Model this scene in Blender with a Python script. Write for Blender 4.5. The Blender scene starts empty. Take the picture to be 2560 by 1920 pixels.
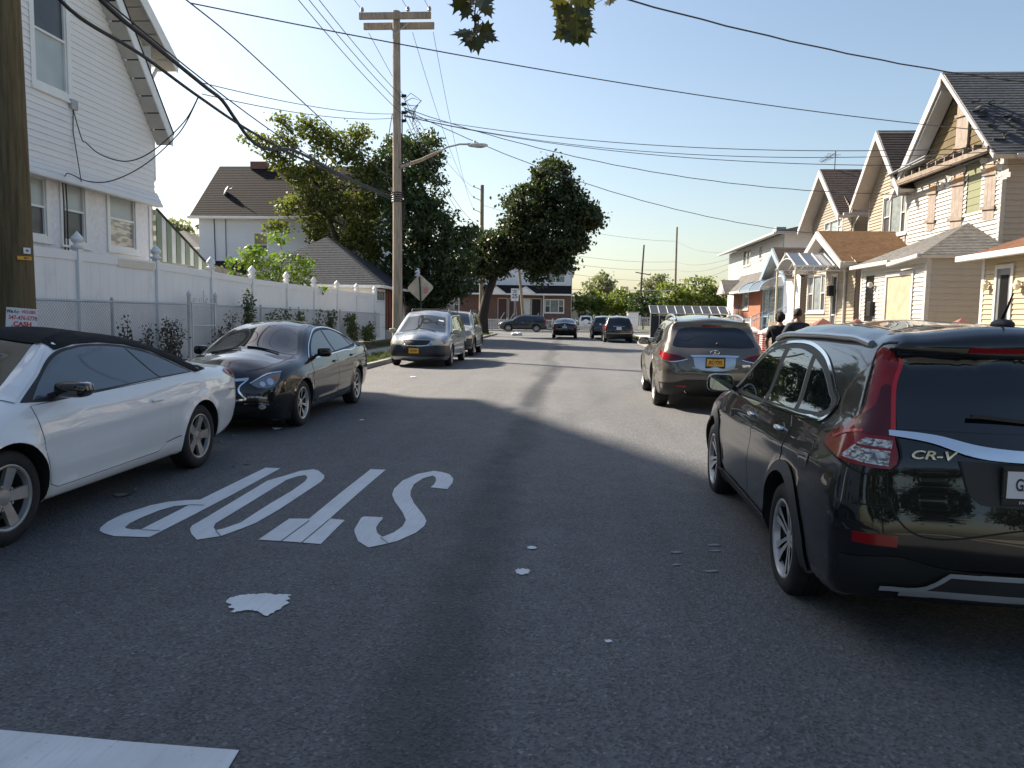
import bpy, math, random
import numpy as np
from mathutils import Vector, Matrix
from mathutils.bvhtree import BVHTree
from mathutils.geometry import delaunay_2d_cdt
rnd = random.Random(7)
scene = bpy.context.scene
col = scene.collection
R = math.radians

# ------------------------------------------------------------ camera, sky, sun, exposure
CAM_H, PSI, THETA, ROLL, FPX = 1.63, R(4.1168), R(5.178), R(0.9), 1900.0
_f = Vector((-math.sin(PSI)*math.cos(THETA), math.cos(PSI)*math.cos(THETA), -math.sin(THETA)))
_r = _f.cross(Vector((0, 0, 1))).normalized(); _u = _r.cross(_f)
_r2 = _r*math.cos(ROLL) + _u*math.sin(ROLL); _u2 = -_r*math.sin(ROLL) + _u*math.cos(ROLL)
CAM = Vector((0, 0, CAM_H))
cd = bpy.data.cameras.new('camera'); cam = bpy.data.objects.new('camera', cd); col.objects.link(cam)
m = Matrix((_r2, _u2, -_f)).transposed().to_4x4(); m.translation = CAM
cam.matrix_world = m
cd.sensor_width = 36; cd.lens = FPX/2560*36; cd.clip_start = 0.05; cd.clip_end = 3000
scene.camera = cam
SUN_AZ, SUN_EL = R(57.5), R(38)          # azimuth measured from +Y towards -X
w = bpy.data.worlds.new('World'); scene.world = w; w.use_nodes = True
nt = w.node_tree; nt.nodes.clear()
sky = nt.nodes.new('ShaderNodeTexSky'); sky.sky_type = 'NISHITA'; sky.sun_disc = False
sky.sun_elevation = SUN_EL; sky.sun_rotation = -SUN_AZ
sky.air_density = 1.15; sky.dust_density = 1.5; sky.ozone_density = 0.5; sky.altitude = 0
bg = nt.nodes.new('ShaderNodeBackground'); bg.inputs['Strength'].default_value = 0.05
wo = nt.nodes.new('ShaderNodeOutputWorld')
nt.links.new(sky.outputs[0], bg.inputs[0]); nt.links.new(bg.outputs[0], wo.inputs[0])
sd = bpy.data.lights.new('sun', 'SUN'); sd.energy = 4.1; sd.angle = R(2.0); sd.color = (1.0, .88, .73)
sun = bpy.data.objects.new('sun', sd); col.objects.link(sun)
SUNV = Vector((-math.sin(SUN_AZ)*math.cos(SUN_EL), math.cos(SUN_AZ)*math.cos(SUN_EL), math.sin(SUN_EL)))
sun.rotation_euler = SUNV.to_track_quat('Z', 'Y').to_euler()
vs = scene.view_settings; vs.view_transform = 'Standard'; vs.look = 'None'; vs.gamma = 1
vs.exposure = 1.78
scene.render.film_transparent = False
cy = scene.cycles
cy.max_bounces = 8; cy.diffuse_bounces = 3; cy.glossy_bounces = 4; cy.transparent_max_bounces = 12
cy.use_denoising = True

# ------------------------------------------------------------ survey: photo measurements to metres
def _ray(x, y): return _f + _r2*((x-1280)/FPX) + _u2*((960-y)/FPX)
def onZ(x, y, z=0.0):
    d = _ray(x, y); return CAM + d*((z-CAM_H)/d.z)
def onX(x, y, X):
    d = _ray(x, y); return CAM + d*(X/d.x)
def onY(x, y, Y):
    d = _ray(x, y); return CAM + d*(Y/d.y)

# ------------------------------------------------------------ object helpers
def tag(o, label=None, cat=None, group=None, kind=None):
    if label: o['label'] = label
    if cat: o['category'] = cat
    if group: o['group'] = group
    if kind: o['kind'] = kind
    return o
def thing(name, label, cat, loc=(0, 0, 0), rz=0, group=None):
    o = bpy.data.objects.new(name, None); col.objects.link(o); o.empty_display_size = .2
    o.location = loc; o.rotation_euler = (0, 0, rz)
    return tag(o, label, cat, group)
def link(name, me, mats, parent=None):
    o = bpy.data.objects.new(name, me); col.objects.link(o)
    for mm in (mats if isinstance(mats, (list, tuple)) else [mats]): me.materials.append(mm)
    if parent is not None: o.parent = parent
    return o
def kids(o): return list(o.children)
def copy_tree(o, parent=None):
    c = o.copy(); col.objects.link(c); c.parent = parent
    for ch in kids(o): copy_tree(ch, c)
    return c
def V(*a): return Vector(a)
def frame(n):
    n = Vector(n).normalized(); a = Vector((0, 0, 1)) if abs(n.z) < .95 else Vector((1, 0, 0))
    u = a.cross(n).normalized(); return u, n.cross(u), n

class MB:
    def __init__(s): s.v = []; s.f = []; s.m = []; s.mi = 0
    def add(s, vs_, fs_):
        b = len(s.v); s.v += [tuple(p) for p in vs_]
        for f in fs_: s.f.append(tuple(b+i for i in f)); s.m.append(s.mi)
        return s
    def box(s, x0, x1, y0, y1, z0, z1):
        return s.add([(x0, y0, z0), (x1, y0, z0), (x1, y1, z0), (x0, y1, z0), (x0, y0, z1), (x1, y0, z1), (x1, y1, z1), (x0, y1, z1)],
              [(3, 2, 1, 0), (4, 5, 6, 7), (0, 1, 5, 4), (1, 2, 6, 5), (2, 3, 7, 6), (3, 0, 4, 7)])
    def obox(s, c, a, b, d):
        c, a, b, d = Vector(c), Vector(a), Vector(b), Vector(d)
        if a.cross(b).dot(d) < 0: a, b = b, a
        p = [c+a*i+b*j+d*k for k in (-1, 1) for i, j in ((-1, -1), (1, -1), (1, 1), (-1, 1))]
        return s.add(p, [(3, 2, 1, 0), (4, 5, 6, 7), (0, 1, 5, 4), (1, 2, 6, 5), (2, 3, 7, 6), (3, 0, 4, 7)])
    def quad(s, a, b, c, d): return s.add([a, b, c, d], [(0, 1, 2, 3)])
    def bar(s, p, q, wd, ht=None, up=(0, 0, 1)):
        p, q = Vector(p), Vector(q); d = q-p; L = d.length; d /= L
        u = Vector(up); sd_ = d.cross(u)
        if sd_.length < 1e-4: sd_ = d.cross(Vector((1, 0, 0)))
        sd_.normalize(); u = sd_.cross(d)
        return s.obox((p+q)/2, d*L/2, sd_*wd/2, u*(ht or wd)/2)
    def tube(s, pts, r, n=8, cap=True):
        pts = [Vector(p) for p in pts]; k = len(pts)
        rs = r if isinstance(r, (list, tuple)) else [r]*k
        vs_ = []; pu = None
        for i, p in enumerate(pts):
            t = (pts[min(i+1, k-1)]-pts[max(i-1, 0)]).normalized()
            if pu is None: pu = t.orthogonal().normalized()
            else:
                pu = pu - t*pu.dot(t)
                pu = pu.normalized() if pu.length > 1e-5 else t.orthogonal().normalized()
            w_ = t.cross(pu)
            for j in range(n):
                a = 2*math.pi*j/n; vs_.append(p + (pu*math.cos(a)+w_*math.sin(a))*rs[i])
        fs_ = [(i*n+j, i*n+(j+1) % n, (i+1)*n+(j+1) % n, (i+1)*n+j) for i in range(k-1) for j in range(n)]
        if cap: fs_ += [tuple(range(n))[::-1], tuple((k-1)*n+j for j in range(n))]
        return s.add(vs_, fs_)
    def lathe(s, prof, o=(0, 0, 0), axis=(0, 0, 1), n=32):
        u, w_, a = frame(axis); o = Vector(o); vs_ = []
        for r_, h in prof:
            for j in range(n):
                t = 2*math.pi*j/n; vs_.append(o + a*h + (u*math.cos(t)+w_*math.sin(t))*r_)
        k = len(prof)
        return s.add(vs_, [(i*n+j, i*n+(j+1) % n, (i+1)*n+(j+1) % n, (i+1)*n+j) for i in range(k-1) for j in range(n)])
    def prism(s, pts, vec):
        pts = [Vector(p) for p in pts]; vec = Vector(vec); n = len(pts)
        nrm = Vector((0, 0, 0))
        for i in range(n): nrm += pts[i].cross(pts[(i+1) % n])
        if nrm.dot(vec) > 0: pts = pts[::-1]
        return s.add(pts+[p+vec for p in pts], [tuple(range(n)), tuple(range(2*n-1, n-1, -1))]+[(i, i+n, (i+1) % n+n, (i+1) % n) for i in range(n)])
    def ell(s, c, rad, e=1.0, nu=16, nv=10, rot=None):
        sg = lambda x, p: math.copysign(abs(x)**p, x); vs_ = []; c = Vector(c)
        for i in range(nv+1):
            ph = -math.pi/2+math.pi*i/nv
            for j in range(nu):
                th = 2*math.pi*j/nu
                p = Vector((rad[0]*sg(math.cos(ph), e)*sg(math.cos(th), e), rad[1]*sg(math.cos(ph), e)*sg(math.sin(th), e), rad[2]*sg(math.sin(ph), e)))
                if rot: p = rot @ p
                vs_.append(c+p)
        return s.add(vs_, [(i*nu+j, i*nu+(j+1) % nu, (i+1)*nu+(j+1) % nu, (i+1)*nu+j) for i in range(nv) for j in range(nu)])
    def mesh(s, name, smooth=None):
        me = bpy.data.meshes.new(name); me.from_pydata(s.v, [], s.f); me.validate(); me.update()
        if any(s.m) and len(me.polygons) == len(s.m): me.polygons.foreach_set('material_index', s.m)
        if smooth is not None:
            me.polygons.foreach_set('use_smooth', [True]*len(me.polygons))
            if smooth < 180: me.set_sharp_from_angle(angle=R(smooth))
        return me
    def build(s, name, mat_, parent=None, smooth=None, bevel=0):
        o = link(name, s.mesh(name, smooth), mat_, parent)
        if bevel:
            b = o.modifiers.new('bevel', 'BEVEL'); b.width = bevel; b.segments = 2; b.limit_method = 'ANGLE'; b.harden_normals = False
        return o

# ------------------------------------------------------------ materials
_mats = {}
class NT:
    """small node-graph helper"""
    def __init__(s, name):
        s.m = bpy.data.materials.new(name); s.m.use_nodes = True; s.t = s.m.node_tree
        s.b = s.t.nodes['Principled BSDF']
    def n(s, typ, **kw):
        nd = s.t.nodes.new(typ)
        for k, v_ in kw.items():
            if k.startswith('_'): setattr(nd, k[1:], v_)
            else:
                key = int(k[1:]) if k[0] == 'i' and k[1:].isdigit() else k.replace('_', ' ')
                if hasattr(v_, 'is_output') or isinstance(v_, bpy.types.NodeSocket): s.t.links.new(v_, nd.inputs[key])
                else: nd.inputs[key].default_value = v_
        return nd
    def l(s, a, b): s.t.links.new(a, b)
    def ramp(s, fac, stops):
        r_ = s.t.nodes.new('ShaderNodeValToRGB'); s.l(fac, r_.inputs[0]); e = r_.color_ramp.elements
        while len(e) < len(stops): e.new(.5)
        for i, (p, c) in enumerate(stops):
            e[i].position = p; e[i].color = (*c, 1) if len(c) == 3 else c
        return r_.outputs[0]
    def noise(s, scale, detail=4, rough=.55, co=None, stretch=None):
        co = co or s.pos()
        if stretch:
            mp = s.t.nodes.new('ShaderNodeMapping'); mp.inputs['Scale'].default_value = stretch; s.l(co, mp.inputs[0]); co = mp.outputs[0]
        nd = s.t.nodes.new('ShaderNodeTexNoise'); nd.inputs['Scale'].default_value = scale; nd.inputs['Detail'].default_value = detail
        nd.inputs['Roughness'].default_value = rough; s.l(co, nd.inputs['Vector']); return nd.outputs[0]
    def pos(s):
        if not hasattr(s, '_p'): s._p = s.t.nodes.new('ShaderNodeTexCoord').outputs['Object']
        return s._p
    def mix(s, fac, a, b, mode='MIX'):
        nd = s.t.nodes.new('ShaderNodeMix'); nd.data_type = 'RGBA'; nd.blend_type = mode
        for sock, v_ in ((nd.inputs[0], fac), (nd.inputs[6], a), (nd.inputs[7], b)):
            if isinstance(v_, bpy.types.NodeSocket): s.l(v_, sock)
            else: sock.default_value = v_ if isinstance(v_, (int, float)) else (*v_, 1) if len(v_) == 3 else v_
        return nd.outputs[2]
    def bump(s, h, strength=.3, dist=.01):
        nd = s.t.nodes.new('ShaderNodeBump'); nd.inputs['Strength'].default_value = strength; nd.inputs['Distance'].default_value = dist
        s.l(h, nd.inputs['Height']); s.l(nd.outputs[0], s.b.inputs['Normal'])
    def set(s, **kw):
        for k, v_ in kw.items():
            k = k.replace('_', ' ')
            if isinstance(v_, bpy.types.NodeSocket): s.l(v_, s.b.inputs[k])
            else: s.b.inputs[k].default_value = (*v_, 1) if isinstance(v_, tuple) and len(v_) == 3 else v_
        return s
def flat(name, c, rough=.6, metal=0, var=.12, vscale=3, coat=0, spec=.5, bump=0, bscale=60, ior=None):
    """plain material with slight tone variation and optional surface grain"""
    if name in _mats: return _mats[name]
    k = NT(name)
    k.set(Roughness=rough, Metallic=metal, Coat_Weight=coat, Coat_Roughness=.03, Specular_IOR_Level=spec)
    if ior: k.set(IOR=ior)
    if var:
        f_ = k.noise(vscale, 5)
        k.set(Base_Color=k.ramp(f_, [(.3, tuple(x*(1-var) for x in c)), (.7, tuple(min(1, x*(1+var)) for x in c))]))
    else: k.set(Base_Color=tuple(c))
    if bump: k.bump(k.noise(bscale, 3), bump, .004)
    _mats[name] = k.m; return k.m
def paint(name, c, metal=0.0, rough=.35, dirt=.04):
    if name in _mats: return _mats[name]
    k = NT(name); f_ = k.noise(2.5, 6)
    k.set(Base_Color=k.ramp(f_, [(.35, c), (.75, tuple(x*(1-dirt)+.10*dirt for x in c))]), Metallic=metal, Roughness=rough,
          Coat_Weight=1.0, Coat_IOR=1.6, Specular_IOR_Level=.12 if max(c) < .03 else .4)
    k.set(Coat_Roughness=k.ramp(k.noise(9, 4), [(.4, (.015,)*3), (.8, (.06,)*3)]))
    _mats[name] = k.m; return k.m
# ------------------------------------------------------------ vehicles: body surface from side silhouette, plan and section
def pchip(xs, ys, x):
    xs = np.asarray(xs, float); ys = np.asarray(ys, float); x = np.clip(np.asarray(x, float), xs[0], xs[-1])
    h = np.diff(xs); d = np.diff(ys)/h; m_ = np.zeros(len(xs))
    for i in range(1, len(xs)-1):
        if d[i-1]*d[i] > 0:
            w1 = 2*h[i]+h[i-1]; w2 = h[i]+2*h[i-1]; m_[i] = (w1+w2)/(w1/d[i-1]+w2/d[i])
    m_[0] = d[0]; m_[-1] = d[-1]
    i = np.clip(np.searchsorted(xs, x)-1, 0, len(h)-1); t = (x-xs[i])/h[i]
    return ((1+2*t)*(1-t)**2*ys[i]+t*(1-t)**2*h[i]*m_[i]+t*t*(3-2*t)*ys[i+1]+t*t*(t-1)*h[i]*m_[i+1])
def spline(pts, closed=True, ds=.03, soft=False):
    P = np.array([p[:2] for p in pts], float); A = np.array([list(p[2:4]) if len(p) > 3 else [0, 0] for p in pts], float)
    cr = [len(p) > 4 and p[4] for p in pts]; n = len(P); out = []; ex = []
    segs = n if closed else n-1
    L = [np.linalg.norm(P[(i+1) % n]-P[i]) for i in range(n)]
    def tang(i, side):
        a, b = P[i]-P[i-1], P[(i+1) % n]-P[i]; la, lb = L[i-1], L[i]
        if not closed and i == 0: return b/lb
        if not closed and i == n-1: return a/la
        if cr[i]: return b/lb if side else a/la
        t = a/la*lb+b/lb*la; return t/max(np.linalg.norm(t), 1e-9)
    for i in range(segs):
        j = (i+1) % n; k = max(2, int(round(L[i]/ds))); m0 = tang(i, 1)*(min(L[i], 1.6*L[i-1]) if soft else L[i]); m1 = tang(j, 0)*(min(L[i], 1.6*L[j]) if soft else L[i])
        for q in range(k):
            t = q/k
            out.append((1+2*t)*(1-t)**2*P[i]+t*(1-t)**2*m0+t*t*(3-2*t)*P[j]+t*t*(t-1)*m1)
            ex.append(A[i]*(1-(3*t*t-2*t**3))+A[j]*(3*t*t-2*t**3))
    if not closed: out.append(P[-1]); ex.append(A[-1])
    return np.array(out), np.array(ex)
def smoothpoly(pts, ds=.03):
    """polygon with rounded run; a point with a third element 1 stays sharp"""
    return [tuple(p) for p in spline([(p[0], p[1], 0, 0, len(p) > 2 and p[2]) for p in pts], True, ds, True)[0]]
def inpoly(Q, P):
    x, y = Q[:, 0][:, None], Q[:, 1][:, None]; a = P; b = np.roll(P, -1, 0)
    c = ((a[:, 1] > y) != (b[:, 1] > y)) & (x < (b[:, 0]-a[:, 0])*(y-a[:, 1])/(b[:, 1]-a[:, 1]+1e-12)+a[:, 0])
    return c.sum(1) % 2 == 1
def cdt(poly, extra, loops=()):
    vs_ = [Vector(p) for p in poly]; n = len(vs_); fc = [list(range(n))]; ed = []
    for lp in loops:
        b = len(vs_); vs_ += [Vector(p) for p in lp]; ed += [(b+i, b+(i+1) % len(lp)) for i in range(len(lp))]
    vs_ += [Vector(p) for p in extra]
    r_ = delaunay_2d_cdt(vs_, ed, fc, 1, 1e-5)
    mp = {}
    for i, os_ in enumerate(r_[3]):
        for o_ in os_: mp[o_] = i
    return np.array([tuple(v_) for v_ in r_[0]]), [tuple(f) for f in r_[2]], mp
def gridpts(poly, g):
    P = np.array(poly); lo, hi = P.min(0), P.max(0)
    xs = np.arange(lo[0]+g/2, hi[0], g); ys = np.arange(lo[1]+g/2, hi[1], g)
    if len(xs) == 0 or len(ys) == 0: return []
    Q = np.stack(np.meshgrid(xs, ys), -1).reshape(-1, 2); Q = Q[inpoly(Q, P)]
    if len(Q) == 0: return []
    A, Bq = P, np.roll(P, -1, 0); d = np.full(len(Q), 9.)
    for a, b in zip(A, Bq):
        ab = b-a; t = np.clip(((Q-a)@ab)/max(ab@ab, 1e-12), 0, 1); d = np.minimum(d, np.linalg.norm(Q-a-t[:, None]*ab, axis=1))
    return [tuple(q) for q in Q[d > g*.45]]
def dens(poly, g):
    out = []; n = len(poly)
    for i in range(n):
        a, b = np.array(poly[i][:2], float), np.array(poly[(i+1) % n][:2], float); k = max(1, int(math.ceil(np.linalg.norm(b-a)/g)))
        out += [tuple(a+(b-a)*q/k) for q in range(k)]
    return out
def stroke2d(path, wd, ds=.04):
    if len(path) > 2: path = spline([(p[0], p[1], 0, 0, len(p) > 2 and p[2]) for p in path], False, ds)[0]
    P = [Vector(p) for p in path]; a = []; b = []
    for i, p in enumerate(P):
        t = (P[min(i+1, len(P)-1)]-P[max(i-1, 0)]).normalized(); nn = Vector((-t.y, t.x))*wd/2
        a.append(tuple(p+nn)); b.append(tuple(p-nn))
    return a+b[::-1]
def grow(poly, d):
    P = np.array(poly); n = len(P); out = []
    ar = sum(P[i][0]*P[(i+1) % n][1]-P[(i+1) % n][0]*P[i][1] for i in range(n)); sg = 1 if ar > 0 else -1
    for i in range(n):
        t = P[(i+1) % n]-P[i-1]; t = t/max(np.linalg.norm(t), 1e-9); out.append(tuple(P[i]+sg*d*np.array([t[1], -t[0]])))
    return out

class Body:
    def __init__(s, root, S, g=.05):
        s.root, s.S, s.g = root, S, g
        s.O, ex = spline(S['outline'], True, g*.8); s.Rr, s.Cc = np.maximum(ex[:, 0], .02), ex[:, 1]
        t = np.roll(s.O, -1, 0)-np.roll(s.O, 1, 0); t /= np.linalg.norm(t, axis=1)[:, None]
        s.N2 = np.stack([-t[:, 1], t[:, 0]], 1); s.top = s.O[:, 1].max(); s.build()
    def dist(s, Q):
        e = np.full(len(Q), 9.); r_ = np.zeros(len(Q)); n = len(s.O)
        for i in range(n):
            a = s.O[i]; ab = s.O[(i+1) % n]-a; t = np.clip(((Q-a)@ab)/max(ab@ab, 1e-12), 0, 1)
            d = np.linalg.norm(Q-a-t[:, None]*ab, axis=1); k = d < e; e[k] = d[k]
            r_[k] = (s.Rr[i]*(1-t)+s.Rr[(i+1) % n]*t)[k]
        e[~inpoly(Q, s.O)] = 0
        return e, r_
    def w0(s, Q):
        S = s.S; y, z = Q[:, 0], Q[:, 1]
        zb = np.interp(y, *zip(*sorted(S['belt'])))
        t = np.where(z < zb, (z-.2)/(zb-.2), 1+(z-zb)/(s.top-zb))
        w_ = pchip(*zip(*sorted(S['plan'])), y)-pchip(*zip(*S['sec']), t)
        for path, amp, sg in S.get('creases', ()):
            zz = np.interp(y, *zip(*sorted(path))); ins = (y > min(p[0] for p in path)) & (y < max(p[0] for p in path))
            w_ = w_+np.where(ins, amp*np.exp(-((z-zz)/sg)**2)*np.clip(np.minimum(y-min(p[0] for p in path), max(p[0] for p in path)-y)/.3, 0, 1), 0)
        for (yc, zc, Ra) in S['arches']:
            d = np.hypot(y-yc, z-zc)-Ra; w_ = w_+S.get('flare', .018)*np.clip(1-d/.13, 0, 1)**2*(z < zb)
        return w_
    def W(s, Q, er=None):
        Q = np.asarray(Q, float).reshape(-1, 2); e, r_ = er or s.dist(Q); k = np.clip(r_-e, 0, None)
        return s.w0(Q)-(r_-np.sqrt(np.maximum(r_*r_-k*k, 0)))
    def nrm(s, Q):
        h = .004; Q = np.asarray(Q, float)
        gy = (s.W(Q+[h, 0])-s.W(Q-[h, 0]))/(2*h); gz = (s.W(Q+[0, h])-s.W(Q-[0, h]))/(2*h)
        n = np.stack([np.ones(len(Q)), -gy, -gz], 1); return n/np.linalg.norm(n, axis=1)[:, None]
    def ribbon(s, rows, ts, off=0):
        """rows: outline indices; returns points [row][t]"""
        pts = []
        for i in rows:
            wi = s.we[i]; c = s.Cc[i]; row = []
            for t in ts:
                b = c*(1-t*t)**2+off; row.append((wi*t, s.O[i][0]+s.N2[i][0]*b, s.O[i][1]+s.N2[i][1]*b))
            pts.append(row)
        return np.array(pts)
    def build(s):
        S, g = s.S, s.g; O = s.O; n = len(O)
        s.we = s.w0(O)-s.Rr
        extra = [tuple(q) for q in gridpts(O, g)]
        ring = []
        for th in (18, 36, 54, 72, 90):
            ek = s.Rr*(1-math.cos(R(th))); ring.append(np.column_stack([O-s.N2*ek[:, None], ek]))
        ring = np.concatenate(ring); e, r_ = s.dist(ring[:, :2]); ring = ring[(e > ring[:, 2]*.9) & (e > .003), :2]
        ee, rr = s.dist(np.array(extra)); extra = [q for q, a, b in zip(extra, ee, rr) if a > b*.8]
        keep = []; cell = {}
        for q in list(map(tuple, ring)):
            k = (round(q[0]/.008), round(q[1]/.008))
            if k not in cell: cell[k] = 1; keep.append(q)
        loops = []
        for yc, zc, Ra in S['arches']: loops.append([(yc+Ra*math.cos(a), zc+Ra*math.sin(a)) for a in np.linspace(0, 2*math.pi, 48, endpoint=False)])
        big = [[q for q in lp] for lp in loops]
        Q, F, mp = cdt([tuple(p) for p in O], extra+keep, big)
        cen = np.array([Q[list(f)].mean(0) for f in F]); ok = inpoly(cen, O)
        for yc, zc, Ra in S['arches']: ok &= np.hypot(cen[:, 0]-yc, cen[:, 1]-zc) > Ra*.995
        F = [f for f, k in zip(F, ok) if k]
        e, r_ = s.dist(Q); w_ = s.W(Q, (e, r_)); N = s.nrm(Q)
        for i in range(n):
            if i in mp: j = mp[i]; w_[j] = s.we[i]; N[j] = (0.15, s.N2[i][0], s.N2[i][1])
        nq = len(Q); verts = []; norms = []
        for sg in (1, -1):
            verts += [(sg*a, q[0], q[1]) for a, q in zip(w_, Q)]; norms += [(sg*a, b, c) for a, b, c in N]
        faces = []
        for f in F:
            a, b, c = f; ar = (Q[b][0]-Q[a][0])*(Q[c][1]-Q[a][1])-(Q[c][0]-Q[a][0])*(Q[b][1]-Q[a][1])
            if ar < 0: f = f[::-1]
            faces.append(tuple(f)); faces.append(tuple(i+nq for i in f[::-1]))
        K = 14; ts = np.linspace(-1, 1, K+1); rb = s.ribbon(range(n), ts); b0 = len(verts)
        du = np.gradient(rb, axis=1); dv = np.roll(rb, -1, 0)-np.roll(rb, 1, 0); nn = np.cross(dv, du); nn /= np.maximum(np.linalg.norm(nn, axis=2)[..., None], 1e-9)
        idx = np.zeros((n, K+1), int)
        for i in range(n):
            for k in range(K+1):
                if k in (0, K) and i in mp: idx[i, k] = mp[i]+(nq if k == 0 else 0)
                else:
                    idx[i, k] = len(verts); verts.append(tuple(rb[i, k])); v_ = nn[i, k]
                    if v_[1]*s.N2[i][0]+v_[2]*s.N2[i][1] < 0: v_ = -v_
                    norms.append(tuple(v_))
        for i in range(n):
            j = (i+1) % n
            for k in range(K): faces.append((idx[i, k+1], idx[j, k+1], idx[j, k], idx[i, k]))
        me = bpy.data.meshes.new('body'); me.from_pydata(verts, [], faces); me.update()
        me.polygons.foreach_set('use_smooth', [True]*len(me.polygons))
        me.normals_split_custom_set_from_vertices([Vector(v_).normalized() for v_ in norms])
        s.obj = link('body', me, S['paint'], s.root)
        s.bvh = BVHTree.FromPolygons(verts, faces)
        for yc, zc, Ra in S['arches']:
            for sg in (1, -1):
                mb = MB(); A = np.linspace(R(-20), R(200), 25)
                Qa = np.array([(yc+Ra*math.cos(a), zc+Ra*math.sin(a)) for a in A]); wa = s.W(Qa); k = len(A); pr = []
                for dx in (.002, -.36): pr += [(sg*(w1+dx), q[0], q[1]) for q, w1 in zip(Qa, wa)]
                mb.add(pr, [(i, k+i, k+i+1, i+1) for i in range(k-1)]+[tuple(range(k, 2*k))])
                mb.build('wheel_well', M['blackplastic'], s.root)
    # ---- patches lying on the surface
    def _emit(s, name, mat_, pts, nrms, faces, rimloop, parent, depth=.006, smooth=True, mesh_only=False):
        vs_ = [tuple(p) for p in pts]; fs_ = list(faces); nm = [tuple(v_) for v_ in nrms]
        b = len(vs_)
        for i in rimloop: vs_.append(tuple(np.array(pts[i])-np.array(nrms[i])*depth)); nm.append(nm[i])
        for k in range(len(rimloop)):
            k2 = (k+1) % len(rimloop); fs_.append((rimloop[k], rimloop[k2], b+k2, b+k))
        me = bpy.data.meshes.new(name); me.from_pydata(vs_, [], fs_); me.update()
        me.polygons.foreach_set('use_smooth', [True]*len(me.polygons))
        me.normals_split_custom_set_from_vertices([Vector(v_).normalized() for v_ in nm])
        return link(name, me, mat_, parent or s.root)
    def side(s, name, poly, mat_, off=.004, sides=(1, -1), parent=None, g=None, clamp=False):
        poly = dens(poly, g or .05); Q, F, mp = cdt(poly, gridpts(poly, g or max(s.g, .05)))
        if clamp:
            out_ = np.where(~inpoly(Q, s.O))[0]
            for i in out_:
                A, ab = s.O, np.roll(s.O, -1, 0)-s.O; t = np.clip(((Q[i]-A)*ab).sum(1)/np.maximum((ab*ab).sum(1), 1e-12), 0, 1); pp = A+ab*t[:, None]; j = np.argmin(((pp-Q[i])**2).sum(1)); Q[i] = pp[j]
        else: cen = np.array([Q[list(f)].mean(0) for f in F]); ok = inpoly(cen, s.O); F = [f for f, k in zip(F, ok) if k]
        for yc, zc, Ra in s.S['arches']: F = [f for f in F if np.hypot(*(Q[list(f)].mean(0)-[yc, zc])) > Ra*.99]
        if not F: return []
        w_ = s.W(Q); N = s.nrm(Q); out = []
        for sg in sides:
            pts = np.column_stack([sg*(w_+off*N[:, 0]), Q[:, 0]+off*N[:, 1], Q[:, 1]+off*N[:, 2]]); nn = N*[sg, 1, 1]
            fs_ = []
            for f in F:
                a, b, c = f; ar = (Q[b][0]-Q[a][0])*(Q[c][1]-Q[a][1])-(Q[c][0]-Q[a][0])*(Q[b][1]-Q[a][1])
                fs_.append(tuple(f) if (ar > 0) == (sg > 0) else tuple(f[::-1]))
            lp = [mp[i] for i in range(len(poly)) if i in mp]
            out.append(s._emit(name, mat_, pts, nn, fs_, lp, parent[len(out)] if isinstance(parent, list) else parent))
        return out
    def door(s, poly, mat_, handle=None, hmat=None, sides=(1, -1)):
        """a door skin proud of the body over a dark gap"""
        out = s.side('door', poly, mat_, .0035, sides)
        gap = s.side('door_gap', grow(poly, .006), M['seam'], .0012, sides, out)
        if handle:
            for sg, d in zip(sides, out):
                y, z = handle; w_ = float(s.W([(y, z)])[0]); mb = MB()
                mb.ell((sg*(w_+.024), y, z), (.012, .085, .015), .55, 14, 8)
                for dy in (-.065, .065): mb.ell((sg*(w_+.010), y+dy, z), (.016, .014, .012), .8, 8, 6)
                mb.build('handle', hmat or mat_, d, 40)
                cup = [(y+.075*math.cos(a), z-.003+.038*math.sin(a)) for a in np.linspace(0, 2*math.pi, 18, endpoint=False)]
                s.side('handle_cup', cup, M['seam'] if hmat is None else mat_, .0055, (sg,), d)
        return out
    def cast(s, o, d):
        h = s.bvh.ray_cast(Vector(o), Vector(d)); return (h[0], h[1]) if h[0] is not None else None
    def proj(s, name, poly, mat_, axis, off=.004, parent=None, side=1, g=None, lo=-.2):
        """project a flat outline onto the body: 'rear'/'front' use (x,z); 'top' (x,y); 'rc'/'fc' rear or front corner use (u,z)"""
        poly = dens(poly, g or .035); Q, F, mp = cdt(poly, gridpts(poly, g or max(s.g*.8, .03)))
        pts, nn, ok = [], [], []
        for a, b in Q:
            if axis == 'rear': o_, d = (a, -9, b), (0, 1, 0)
            elif axis == 'front': o_, d = (a, 9, b), (0, -1, 0)
            elif axis == 'top': o_, d = (a, b, 9), (0, 0, -1)
            else:
                en = -1 if axis == 'rc' else 1; q = 1/math.sqrt(2)
                d = (-side*q, -en*q, 0); o_ = (-side*q*a-d[0]*9, en*q*a-d[1]*9, b)
            h = s.cast(o_, d)
            if h is None: pts.append((0, 0, 0)); nn.append((0, 0, 1)); ok.append(False); continue
            n_ = h[1]
            if n_.dot(Vector(d)) > 0: n_ = -n_
            pts.append(tuple(h[0]+n_*off)); nn.append(tuple(n_)); ok.append(True)
        # soften normals so the patch shades like the curved surface
        nb = [np.zeros(3) for _ in Q]
        for f in F:
            av = sum(np.array(nn[i]) for i in f)
            for i in f: nb[i] += av
        nn = [tuple(v_/max(np.linalg.norm(v_), 1e-9)) for v_ in nb]
        fs_ = []
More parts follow.
